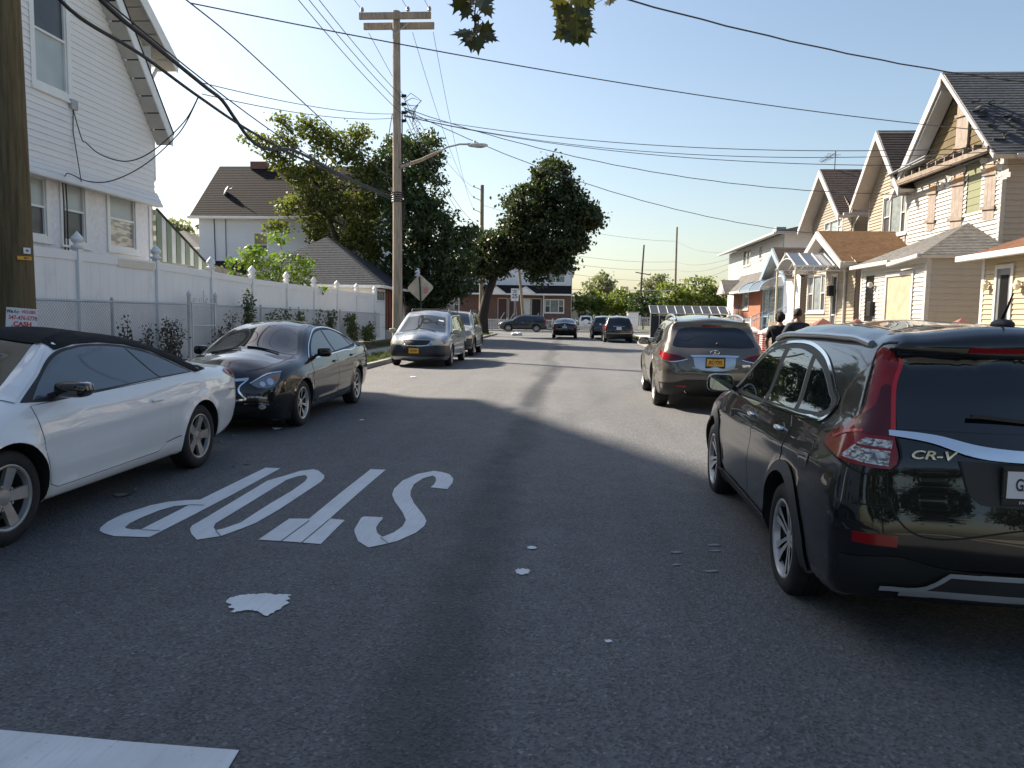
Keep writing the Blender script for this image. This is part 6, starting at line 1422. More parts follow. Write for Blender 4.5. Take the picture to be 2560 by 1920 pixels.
# ------------------------------------------------------------ far end
def far_house():
    t = thing('house', 'white upper storey row house with brown brick ground floor at the street end', 'house')
    Yf, x0, x1 = 86.0, -17.5, .25; ze = 7.15
    up = (onY(1365, 690, Yf).x-x0, onY(1412, 690, Yf).x-x0, 5.35, 6.75)
    wallmesh('wall', t, (x0, Yf, 0), UX, NY, rect(0, x1-x0, 4.2, ze), [up], M['sid_blue'], .2, .016); wallmesh('wall', t, (x1, Yf, 0), UY, PX, rect(0, 13, .1, ze-.3), (), M['sid_blue'], .2, .016)
    MB().box(x0+.05, x1-.05, Yf+.3, Yf+13, .1, ze-.3).build('inner_wall', M['board'], t)
    windowset(t, (x0+up[0], Yf, up[2]), UX, NY, up[1]-up[0], up[3]-up[2], 'twin', mats=('curtain', 'curtain'))
    roof(t, [(x0, Yf-.3, ze), (x1+.5, Yf-.3, ze), (x1+.3, Yf+13, ze-.5), (x0, Yf+13, ze-.5)], M['sh_grey'], .3, .01, .15)
    roof(t, [(x0, Yf-1.6, 4.0), (x1+.1, Yf-1.6, 4.0), (x1+.1, Yf, 5.0), (x0, Yf, 5.0)], M['sh_dark'], .2, name='porch_roof'); MB().bar((x0, Yf-1.62, 3.95), (x1+.1, Yf-1.62, 3.95), .1, .18).build('fascia', M['trim'], t)
    for xc in (-8.0, -4.7):
        roof(t, [(xc-1.2, Yf-2.2, 4.0), (xc-1.2, Yf-.4, 4.0), (xc, Yf-.4, 4.85), (xc, Yf-2.2, 4.85)], M['sh_dark'], .2, name='porch_gable'); roof(t, [(xc+1.2, Yf-2.2, 4.0), (xc+1.2, Yf-.4, 4.0), (xc, Yf-.4, 4.85), (xc, Yf-2.2, 4.85)], M['sh_dark'], .2, name='porch_gable')
        MB().prism([(xc-1.15, Yf-2.2, 3.9), (xc+1.15, Yf-2.2, 3.9), (xc, Yf-2.2, 4.75)], (0, .05, 0)).build('pediment', M['trim'], t)
    bw = [(onY(a, 760, Yf-.6).x-x0, onY(b_, 760, Yf-.6).x-x0, c, d) for a, b_, c, d in ((1363, 1409, 2.0, 3.4),)]+[(onY(1200, 760, Yf-.6).x-x0, onY(1213, 760, Yf-.6).x-x0, 2.0, 3.4), (3.2, 5.2, 2.0, 3.4)]
    lap(MB(), (x0, Yf-.6, 0), UX, Z3, NY, rect(0, x1-x0, .1, 4.2), bw, 5, 0).build('brick_front', M['brickdark'], t); MB().box(x1-.02, x1, Yf-.6, Yf, .1, 4.2).build('brick_return', M['brickdark'], t)
    for h in bw: windowset(t, (x0+h[0], Yf-.6, h[2]), UX, NY, h[1]-h[0], h[3]-h[2], 'triple' if h[1]-h[0] > 1.2 else 'double', mats=('curtain', 'screen'))
    for a, b_, mt in ((1246, 1267, 'brickdark'), (1273, 1285, 'brickdark'), (1305, 1325, 'whiteiron'), (1330, 1352, 'iron')):
        xa, xb = onY(a, 760, Yf-.65).x, onY(b_, 760, Yf-.65).x; o = MB().box(xa, xb, Yf-.68, Yf-.61, 1.0, 3.45).build('door', M[mt] if mt != 'brickdark' else flat('maroon_door', (.06, .02, .022), .4), t)
        m_ = MB(); m_.box(xa-.08, xa, Yf-.70, Yf-.605, 1.0, 3.55); m_.box(xb, xb+.08, Yf-.70, Yf-.605, 1.0, 3.55); m_.box(xa, xb, Yf-.70, Yf-.605, 3.45, 3.55); m_.build('door_frame', M['soffit'], o)
    pipe(t, [(-2.75, Yf-.7, 3.9), (-2.75, Yf-.7, 1)], .07); MB().box(-10, -2.9, Yf-2.2, Yf-.65, .1, .95).build('stoop', M['concrete'], t)
    m_ = MB()
    for xx in (-9.6, -7, -5.9, -3.2): m_.bar((xx, Yf-2.2, 1.9), (xx-.5, Yf-3.4, .9), .06)
    m_.build('stair_rail', M['whiteiron'], t)
    pipe(t, [(x1+.06, Yf-.05, 7), (x1+.06, Yf-.05, .3)], .06, M['soffit'])
    for k in range(2): MB().box(x1-.01, x1+.03, Yf+3+3.2*k, Yf+3.5+3.2*k, 4.6, 6).build('side_window', M['glassdark'], t)
far_house()
t = thing('brick_building', 'brown brick building glimpsed between the trees left of the row house', 'building'); MB().box(-29, -18, 84, 95, .1, 6.2).build('wall', M['brickdark'], t); MB().box(-29.3, -17.7, 83.8, 95, 6.2, 6.5).build('roof', M['sh_dark'], t); MB().box(-24, -22.8, 83.95, 84, 2, 3.4).build('window', M['curtain'], t)
t = thing('overpass', 'long concrete viaduct wall running behind the hedges at the street end', 'bridge'); MB().box(-40, 70, 152, 158, 4.2, 5.6).build('deck', flat('viaduct_concrete', (.36, .30, .24), .85, var=.15, vscale=.3), t); MB().box(-40, 70, 152.6, 157, 0, 4.2).build('wall', _mats['viaduct_concrete'], t); m_ = MB()
for zz in (6.2, 6.9): m_.bar((-40, 152, zz), (70, 152, zz), .1)
m_.build('railing', M['whiteiron'], t)
t = thing('grey_building', 'small grey block building beyond the viaduct', 'building'); MB().box(6.3, 14.5, 170, 178, 0, 7.0).build('wall', flat('far_grey', (.42, .41, .42), .8), t); MB().box(11.4, 13.2, 171, 175, 7.0, 8.3).build('rooftop_unit', _mats['far_grey'], t)
t = thing('shed', 'small white shed beside the white slatted gate', 'shed'); MB().box(6.4, 7.5, 82, 84, 0, 2.1).build('wall', M['trim'], t); MB().box(6.3, 7.6, 81.8, 84.2, 2.1, 2.18).build('roof', M['trimgrey'], t)
# ------------------------------------------------------------ the other vehicles
def std_windows(B, dlo, panes, trim=None, tmat=None, tw=.016, gm=None):
    B.side('window_surround', smoothpoly(dlo), M['blackplastic'], .003)
    if trim:
        B.side('window_trim', stroke2d(trim, tw), tmat or M['chrome'], .008)
    for p in panes: B.side('side_window', smoothpoly(p), gm or M['glass'], .006)
def wiper_pair(B, y, mat_=None):
    for x0, x1 in ((-.45, .05), (.12, .60)):
        pts = []
        for q in np.linspace(0, 1, 6):
            h = B.cast((x0+(x1-x0)*q, y-.02-.06*q, 9), (0, 0, -1)); pts.append(h[0]+Vector((0, 0, .014)))
        m_ = MB(); m_.tube(pts, .009, 6); m_.build('wiper', M['blackplastic'], B.root, 60)

def white_convertible(root):
    S = dict(paint=P_white, outline=[(-1.85, .24, .06, 0), (-2.25, .28, .12, .05), (-2.46, .42, .2, .12), (-2.53, .60, .2, .14), (-2.50, .78, .16, .14), (-2.42, .92, .10, .12), (-2.30, .985, .08, .06),
        (-1.95, 1.02, .10, .05), (-1.52, 1.045, .10, .04, 1), (-1.25, 1.17, .10, .05), (-.85, 1.31, .12, .05), (-.35, 1.395, .14, .04), (.1, 1.415, .14, .04), (.42, 1.375, .09, .05), (.8, 1.20, .09, .08),
        (1.30, .965, .12, .09), (1.7, .905, .14, .07), (2.05, .81, .16, .10), (2.27, .68, .18, .14), (2.36, .5, .2, .16), (2.3, .3, .16, .12), (2.1, .2, .08, 0), (1, .20, .05, 0), (0, .20, .05, 0)],
        plan=[(-2.53, .76), (-2.3, .83), (-1.9, .88), (-1.36, .905), (0, .90), (1.36, .905), (1.9, .86), (2.2, .78), (2.36, .68)], belt=[(-2.6, 1.02), (-1.5, 1.02), (-.5, .975), (.6, .93), (1.3, .90), (2.4, .8)],
        sec=[(0, .075), (.2, .03), (.5, .0), (.8, .014), (1.0, .065), (1.15, .115), (2.0, .32)], creases=[([(-2.4, .80), (-.6, .74), (1.5, .68)], .012, .06), ([(-1.0, .30), (1.0, .29)], .014, .035)],
        arches=[(-1.36, .335, .375), (1.36, .335, .375)], flare=.025)
    B = Body(root, S, .045)
    # fabric roof: centre ribbon plus the shoulders around the side glass
    i, j = B.row(-1.50, 1.05), B.row(.53, 1.33); rows = list(range(min(i, j), max(i, j)+1)); ts = np.linspace(-1, 1, 15)
    P_ = B.ribbon(rows, ts, .012); mb = MB(); k = len(ts); mb.add(P_.reshape(-1, 3), [(a*k+b, a*k+b+1, (a+1)*k+b+1, (a+1)*k+b) for a in range(len(rows)-1) for b in range(k-1)])
    top = mb.build('soft_top', M['cloth'], root, 180)
    win_top = [(.50, 1.285), (.25, 1.322), (-.1, 1.325), (-.45, 1.295), (-.80, 1.215), (-1.10, 1.09), (-1.27, 1.005)]
    B.side('soft_top_side', [(.50, 1.42), (.50, 1.30)]+[(y, z+.012) for y, z in win_top]+[(-1.34, .995), (-1.62, 1.01), (-1.64, 1.10), (-1.25, 1.30), (-.6, 1.45), (.2, 1.47)], M['cloth'], .011, parent=top, clamp=True)
    dlo = smoothpoly([(1.12, .955, 1), (.85, 1.10), (.50, 1.287)]+win_top[1:-1]+[(-1.27, 1.005, 1), (-.6, .985), (.2, .955), (.8, .935)])
    B.side('window_surround', dlo, M['blackplastic'], .003)
    pan = [smoothpoly([(1.0, .962, 1), (.82, 1.09), (.50, 1.262), (.25, 1.302), (-.1, 1.306), (-.40, 1.28, 1), (-.66, .995, 1), (.2, .968)]),
           smoothpoly([(-.43, 1.275, 1), (-.79, 1.195), (-1.08, 1.075), (-1.225, 1.01, 1), (-.69, .998, 1)])]
    gs = glassmat('side_glass_grey', (.07, .085, .11), 1.7, .03)
    for p in pan: B.side('side_window', p, gs, .006)
    B.side('pillar', [(.60, 1.28), (.53, 1.335), (.80, 1.19), (1.22, .985), (1.16, .955), (.86, 1.115)], P_white, .009)
    B.glass('windscreen', (.47, 1.36), (1.24, .985), .90, .98, M['glassclear'])
    wiper_pair(B, 1.33)
    B.door([(1.05, .925), (.9, .928), (-.69, .975), (-.72, .6), (-.68, .36), (-.55, .315), (.85, .30), (.95, .34), (1.02, .6)], P_white, (-.50, .80), P_white)
    fc = [(-1.93+.085*math.copysign(abs(math.cos(a))**.6, math.cos(a)), .83+.085*math.copysign(abs(math.sin(a))**.6, math.sin(a))) for a in np.linspace(0, 2*math.pi, 28, endpoint=False)]
    fd = B.side('fuel_door', fc, P_white, .003, (1,)); B.side('door_gap', grow(fc, .005), M['seam'], .001, (1,), fd)
    B.side('sill_gap', stroke2d([(-.95, .40), (-.70, .375)], .007), M['seam'], .002)
    for sg in (1, -1):
        B.proj('tail_light', smoothpoly([(1.18, .84, 1), (1.02, .87), (.86, .955), (.90, .975), (1.1, .955), (1.22, .90)]), M['redlens'], 'rc', .008, side=sg)
        B.proj('headlight', smoothpoly([(.80, .76), (1.0, .82), (1.16, .74), (1.2, .66), (1.05, .62), (.9, .68)]), M['headglass'], 'fc', .01, side=sg)
        B.proj('hood_gap', stroke2d([(.69*sg, 1.22), (.70*sg, 1.5), (.62*sg, 2.0), (.45*sg, 2.22)], .008), M['seam'], 'top', .002)
        B.proj('bumper_gap', stroke2d([(1.05, .735), (.86, .75)], .007), M['seam'], 'rc', .002, side=sg)
    B.proj('grille', smoothpoly([(-.40, .66), (.40, .66), (.33, .56), (-.33, .56)]), M['blackplastic'], 'front', .008)
    B.proj('lower_intake', smoothpoly([(-.6, .38), (.6, .38), (.52, .27), (-.52, .27)]), M['blackplastic'], 'front', .008)
    h = B.cast((.38, 1.10, 9), (0, 0, -1)); tg = [(.30, 1.14), (.46, 1.13), (.45, 1.07), (.29, 1.08)]
    B.proj('toll_tag', tg, flat('toll_tag', (.30, .48, .50), .5, var=.2), 'top', .007)
    mirror(B, .80, .96, flat('black_gloss', (.006, .006, .007), .12, var=0, coat=1), size=(.13, .075, .062), lift=.065, gapx=.03)
    sp = [(5, spoke(.045, .218, .070, .095), 0)]
    four_wheels(root, .885, 1.36, -1.36, .33, .215, .222, sp, [M['alloydull']], .025)
    return B

def sedan_body(root, pt, g=.05, W=.91):
    S = dict(paint=pt, outline=[(-1.95, .24, .06, 0), (-2.30, .30, .12, .06), (-2.47, .48, .18, .1), (-2.50, .68, .16, .1), (-2.46, .88, .12, .1), (-2.40, 1.03, .07, .08), (-2.2, 1.075, .08, .05), (-1.85, 1.11, .09, .05),
        (-1.3, 1.30, .12, .06), (-.85, 1.40, .13, .05), (-.3, 1.443, .14, .045), (.1, 1.43, .13, .05), (.45, 1.35, .10, .07), (1.18, .985, .10, .10), (1.6, .94, .14, .08), (2.0, .84, .16, .10), (2.2, .70, .16, .14),
        (2.29, .5, .18, .16), (2.27, .32, .14, .14), (2.1, .2, .08, 0), (1, .19, .05, 0), (0, .19, .05, 0)],
        plan=[(-2.5, W-.14), (-2.3, W-.07), (-1.9, W-.02), (-1.42, W), (0, W), (1.42, W), (1.9, W-.05), (2.15, W-.13), (2.3, W-.23)], belt=[(-2.6, 1.05), (-1.5, 1.02), (0, .965), (1.1, .92), (2.4, .8)],
        sec=[(0, .08), (.2, .03), (.5, .0), (.8, .014), (1.0, .055), (1.15, .105), (2.0, .33)], creases=[([(-2.4, .90), (-.2, .82), (1.9, .70)], .016, .04), ([(-1.0, .36), (1.0, .30)], .014, .04)],
        arches=[(-1.425, .335, .36), (1.425, .335, .36)], flare=.02)
    return Body(root, S, g)
def black_sedan(root):
    B = sedan_body(root, P_black, .045)
    dlo = [(1.02, .945, 1), (.62, 1.18), (.25, 1.32), (-.2, 1.365), (-.7, 1.335), (-1.15, 1.23), (-1.50, 1.075, 1), (-1.42, 1.045), (-.6, 1.00), (.3, .965)]
    std_windows(B, dlo, [[(.90, .965, 1), (.60, 1.16), (.25, 1.295), (-.10, 1.338, 1), (-.20, 1.0, 1), (.3, .982)],
                         [(-.16, 1.338, 1), (-.7, 1.31), (-1.0, 1.24, 1), (-1.20, 1.055, 1), (-.26, 1.003, 1)], [(-1.06, 1.22, 1), (-1.40, 1.08, 1), (-1.26, 1.06, 1)]],
                [(1.0, .935), (.3, .955), (-.6, .99), (-1.42, 1.035), (-1.53, 1.075), (-1.15, 1.245), (-.7, 1.35), (-.2, 1.38), (.25, 1.335), (.62, 1.195), (1.04, .945)], None, .014)
    B.door([(1.0, .925), (-.22, .965), (-.25, .6), (-.20, .31), (.86, .27), (.96, .40), (1.02, .65)], P_black, (-.05, .855), P_black)
    B.door([(-.235, .965), (-1.10, 1.01), (-1.22, .95), (-1.20, .80)]+arc(-1.425, .335, .43, 72, 10, 8)+[(-.88, .33), (-.215, .31), (-.265, .6)], P_black, (-1.06, .905), P_black)
    B.glass('windscreen', (.47, 1.335), (1.13, 1.0), .93, .97, M['glassclear']); wiper_pair(B, 1.22)
    B.glass('rear_window', (-1.80, 1.13), (-1.22, 1.325), .95, .93, M['glassdark'])
    B.side('sill_line', stroke2d([(-.98, .315), (1.0, .27)], .014), M['satin'], .006)
    for sg in (1, -1):
        t = B.proj('headlight', smoothpoly([(.85, .80, 1), (1.02, .775), (1.26, .66, 1), (1.22, .625), (1.05, .615), (.95, .68)]), M['headglass'], 'fc', .010, side=sg)
        B.proj('headlight_trim', stroke2d([(.84, .81), (1.02, .787), (1.27, .668)], .013), M['chrome'], 'fc', .014, t, sg)
        for cu, cz, rr in ((1.04, .69, .042), (1.135, .66, .03)):
            B.proj('projector', [(cu+rr*math.cos(a), cz+rr*math.sin(a)) for a in np.linspace(0, 2*math.pi, 16, endpoint=False)], M['chrome'], 'fc', .014, t, sg)
        B.proj('turn_lens', [(.93, .765), (.99, .755), (.97, .70), (.93, .72)], M['amber'], 'fc', .0135, t, sg)
        B.proj('fog_trim', stroke2d([(1.08, .395), (1.22, .415), (1.36, .405)], .02), M['chrome'], 'fc', .010, side=sg)
        B.proj('fog_light', [(1.16+.045*math.cos(a), .365+.03*math.sin(a)) for a in np.linspace(0, 2*math.pi, 14, endpoint=False)], M['clearlens'], 'fc', .012, side=sg)
        B.proj('marker_strip', stroke2d([(1.10, .475), (1.20, .495), (1.32, .49)], .022), M['clearlens'], 'fc', .010, side=sg)
        B.proj('tail_light', smoothpoly([(1.2, .95), (.95, .97), (.85, .93), (1.0, .88), (1.2, .88)]), M['redlens'], 'rc', .008, side=sg)
        B.proj('hood_gap', stroke2d([(.66*sg, 1.18), (.68*sg, 1.5), (.58*sg, 1.9), (.36*sg, 2.14)], .008), M['seam'], 'top', .002)
    g = B.proj('grille', smoothpoly([(-.40, .71), (-.2, .695), (0, .69), (.2, .695), (.40, .71, 1), (.31, .60), (.40, .47, 1), (0, .43), (-.40, .47, 1), (-.31, .60)]), M['blackplastic'], 'front', .008)
    B.proj('grille_trim', stroke2d([(-.42, .72), (-.2, .705), (0, .70), (.2, .705), (.42, .72)], .035), M['chrome'], 'front', .016, g)
    for sg in (1, -1): B.proj('grille_trim', stroke2d([(.42*sg, .72), (.325*sg, .60), (.42*sg, .465)], .02), M['chrome'], 'front', .015, g)
    B.proj('grille_trim', stroke2d([(-.42, .465), (0, .425), (.42, .465)], .022), M['chrome'], 'front', .015, g)
    for z in (.50, .54, .58, .62, .66): B.proj('grille_bar', stroke2d([(-.29, z), (0, z-.012), (.29, z)], .008), M['alloyblack'], 'front', .012, g)
    B.proj('lower_intake', smoothpoly([(-.62, .34), (.62, .34), (.55, .24), (-.55, .24)]), M['blackplastic'], 'front', .008)
    h = B.cast((0, 9, .60), (0, -1, 0)); em = MB(); yy = h[0].y+.02
    em.tube([(.075*math.cos(a), yy, .595+.042*math.sin(a)) for a in np.linspace(R(-110), R(290), 30)], .006, 6); em.bar((-.012, yy, .556), (0, yy, .615), .012, .006); em.bar((.012, yy, .556), (0, yy, .615), .012, .006); em.build('emblem', M['chrome'], root, 60)
    w_ = float(B.W([(1.05, .66)])[0]); text_obj('3.0t', .035, M['chrome'], root, face_mtx((-w_-.004, 1.05, .66), (0, -1, 0), (0, 0, 1)), 'badge', 1, .002, shear=.2)
    text_obj('3.0t', .035, M['chrome'], root, face_mtx((w_+.004, 1.05, .66), (0, 1, 0), (0, 0, 1)), 'badge', 1, .002, shear=.2)
    mirror(B, .72, .955, P_black, size=(.105, .06, .07), lift=.07)
    sp = [(7, spoke(.05, .212, .022, .020, .035), 0), (7, spoke(.05, .212, -.004+.024, .018, -.03), 0)]
    four_wheels(root, .895, 1.425, -1.425, .33, .225, .222, sp, [M['alloy'], M['alloyblack']], .03)
    return B

def bronze_suv(root):
    S = dict(paint=P_bronze, outline=[(-1.9, .25, .06, 0), (-2.2, .30, .12, .04), (-2.40, .45, .18, .08), (-2.46, .62, .2, .10), (-2.44, .80, .16, .10), (-2.38, .98, .14, .09), (-2.30, 1.10, .10, .08), (-2.16, 1.24, .09, .07), (-1.93, 1.50, .07, .06),
        (-1.95, 1.545, .05, .05), (-1.85, 1.57, .07, .05), (-1.4, 1.615, .13, .04), (-.7, 1.65, .14, .04), (-.1, 1.645, .13, .04), (.30, 1.57, .10, .05), (1.0, 1.16, .10, .10), (1.5, 1.10, .16, .09), (2.0, .98, .18, .11), (2.25, .80, .2, .15), (2.33, .6, .2, .16),
        (2.28, .38, .16, .12), (2.05, .25, .08, .0), (1, .23, .05, 0), (0, .23, .05, 0)],
        plan=[(-2.46, .80), (-2.25, .89), (-1.9, .935), (-1.44, .96), (-.4, .945), (.5, .945), (1.44, .96), (1.95, .91), (2.2, .82), (2.33, .7)], belt=[(-2.5, 1.16), (-1.3, 1.12), (0, 1.06), (1.1, 1.02), (2.4, .9)],
        sec=[(0, .10), (.2, .04), (.5, .0), (.75, .014), (1.0, .085), (1.12, .125), (1.6, .22), (2.0, .36)], creases=[([(-2.2, .95), (-1.4, .95), (0, .86), (1.9, .90)], .018, .06)], arches=[(-1.44, .39, .425), (1.44, .39, .425)], flare=.035)
    B = Body(root, S, .05)
    std_windows(B, [(.93, 1.055, 1), (.55, 1.28), (.2, 1.46), (-.3, 1.52), (-.9, 1.49), (-1.4, 1.37), (-1.66, 1.22, 1), (-1.5, 1.15), (-.6, 1.09), (.3, 1.065)],
                [[(.8, 1.075, 1), (.52, 1.26), (.2, 1.435), (-.18, 1.49, 1), (-.26, 1.09, 1)], [(-.25, 1.49, 1), (-.9, 1.465), (-1.3, 1.375, 1), (-1.55, 1.215, 1), (-1.45, 1.165), (-.33, 1.095, 1)]],
                [(.9, 1.045), (.3, 1.053), (-.6, 1.078), (-1.5, 1.138), (-1.70, 1.22)], M['chrome'], .014)
    B.door([(.95, 1.03), (-.28, 1.07), (-.28, .6), (-.24, .36), (.85, .36), (.93, .5)], P_bronze, (-.1, .95), M['chrome'])
    B.door([(-.295, 1.07), (-1.15, 1.10), (-1.18, .92)]+arc(-1.44, .39, .50, 68, 10, 7)+[(-.82, .36), (-.255, .36)], P_bronze, (-1.02, 1.0), M['chrome'])
    B.glass('windscreen', (.32, 1.555), (.97, 1.18), .93, .97, M['glassclear'])
    B.proj('rear_window', smoothpoly([(-.70, 1.155), (0, 1.125), (.70, 1.155), (.66, 1.26), (.56, 1.41), (.46, 1.455), (0, 1.472), (-.46, 1.455), (-.56, 1.42), (-.66, 1.26)]), M['glassdark'], 'rear', .004)
    B.proj('high_brake_light', [(-.17, 1.482), (.17, 1.482), (.165, 1.506), (-.165, 1.506)], M['redlens'], 'rear', .006)
    for sg in (1, -1):
        t = B.proj('tail_light', smoothpoly([(.80, 1.055), (.92, 1.035), (1.12, 1.01), (1.30, .965), (1.385, .92, 1), (1.24, .885), (1.06, .895), (.9, .94), (.80, .995)]), M['redlens'], 'rc', .012, side=sg)
        B.proj('dark_lens', smoothpoly([(1.13, 1.0, 1), (1.30, .955), (1.37, .92, 1), (1.26, .90), (1.13, .91, 1)]), M['darkred'], 'rc', .015, t, sg)
        B.proj('tail_trim', stroke2d([(.86, .955), (1.06, .885), (1.24, .873), (1.40, .917)], .014), M['chrome'], 'rc', .014, t, sg)
        B.proj('reflector', [(.46*sg, .435), (.64*sg, .45), (.64*sg, .475), (.46*sg, .47)], M['redlens'], 'rear', .016)
        B.proj('tailgate_gap', stroke2d([(.62*sg, .93), (.62*sg, .80), (.56*sg, .735), (.4*sg, .715), (0, .71)], .009), M['seam'], 'rear', .002)
        h = B.cast((.43*sg, -9, .36), (0, 1, 0)); ex = MB(); ex.lathe([(.035, -.10), (.05, -.10), (.058, 0), (.052, .006), (.046, 0), (.046, -.08)], (.43*sg, h[0].y+.0, .375), (0, -1, 0), 20); ex.build('exhaust', M['chrome'], root, 60)
        pts = []
        for q in np.linspace(0, 1, 16):
            y = -1.75+1.75*q; hh = B.cast((.585*sg, y, 9), (0, 0, -1)); pts.append((.60*sg, y, hh[0].z+.005+.075*math.sin(math.pi*min(1, max(0, q)))**.5))
        r_ = MB(); r_.tube(pts, .024, 8); r_.build('roof_rail', M['satin'], root, 60)
    B.proj('lower_bumper', smoothpoly([(-.90, .50, 1), (-.66, .515), (-.5, .56), (.5, .56), (.66, .515), (.90, .50, 1), (.86, .27, 1), (-.86, .27, 1)]), M['blackplastic'], 'rear', .008)
    B.proj('plate_recess', smoothpoly([(-.36, .955, 1), (.36, .955, 1), (.33, .79), (-.33, .79)]), M['satin'], 'rear', .004)
    B.proj('chrome_bar', smoothpoly([(-.41, .985, 1), (0, .995), (.41, .985, 1), (.38, .955, 1), (0, .962), (-.38, .955, 1)]), M['chrome'], 'rear', .02)
    B.proj('plate_lip', stroke2d([(-.38, .775), (0, .765), (.38, .775)], .014), M['satin'], 'rear', .01)
    plate(B, 'rear', 0, .872, 'JRC\u20227295', M['plateyellow'], M['navyink'], frame_=M['blackplastic'], tsize=.092, sx=.62, extra=(('NEW YORK', 0, .06, .022, M['navyink'], 0),))
    h = B.cast((0, -9, 1.045), (0, 1, 0)); em = MB(); yy = h[0].y-.016
    em.tube([(.075*math.cos(a), yy-.0, 1.045+.036*math.sin(a)) for a in np.linspace(R(-75), R(255), 28)], .006, 6); em.bar((-.02, yy, 1.010), (0, yy, 1.06), .012, .006); em.bar((.02, yy, 1.010), (0, yy, 1.06), .012, .006); em.build('emblem', M['chrome'], root, 60)
    h = B.cast((.54, -9, .82), (0, 1, 0)); text_obj('QX70', .05, M['chrome'], root, face_mtx((.53, h[0].y-.016, .82), (1, .16, 0), (0, 0, 1)), 'badge', 1.1, .002, bold=.001)
    h = B.cast((.1, -9, 1.22), (0, 1, 0)); wp = MB(); wp.bar((.06, h[0].y-.05, 1.185), (.40, h[0].y-.01, 1.15), .02, .014); wp.ell((.06, h[0].y-.04, 1.185), (.03, .03, .025), .7, 10, 8); wp.build('wiper', M['blackplastic'], root, 40)
    h = B.cast((0, -1.55, 9), (0, 0, -1)); a = MB(); a.prism([(0, -1.62, h[0].z-.01), (0, -1.50, h[0].z-.01), (0, -1.60, h[0].z+.05)], (.02, 0, 0)); a.build('aerial', P_bronze, root)
    mirror(B, .82, 1.06, P_bronze, size=(.115, .07, .08), lift=.07)
    for sg in (1, -1): B.proj('headlight', smoothpoly([(.9, .98), (1.1, .95), (1.25, .82), (1.1, .78), (.95, .86)]), M['headglass'], 'fc', .01, side=sg)
    B.proj('grille', smoothpoly([(-.4, .82), (.4, .82), (.3, .6), (-.3, .6)]), M['blackplastic'], 'front', .01)
    sp = [(5, spoke(.05, .25, .05, .10), 0)]
    four_wheels(root, .945, 1.44, -1.44, .385, .265, .265, sp, [M['alloy'], M['alloyblack']], .03)
    return B

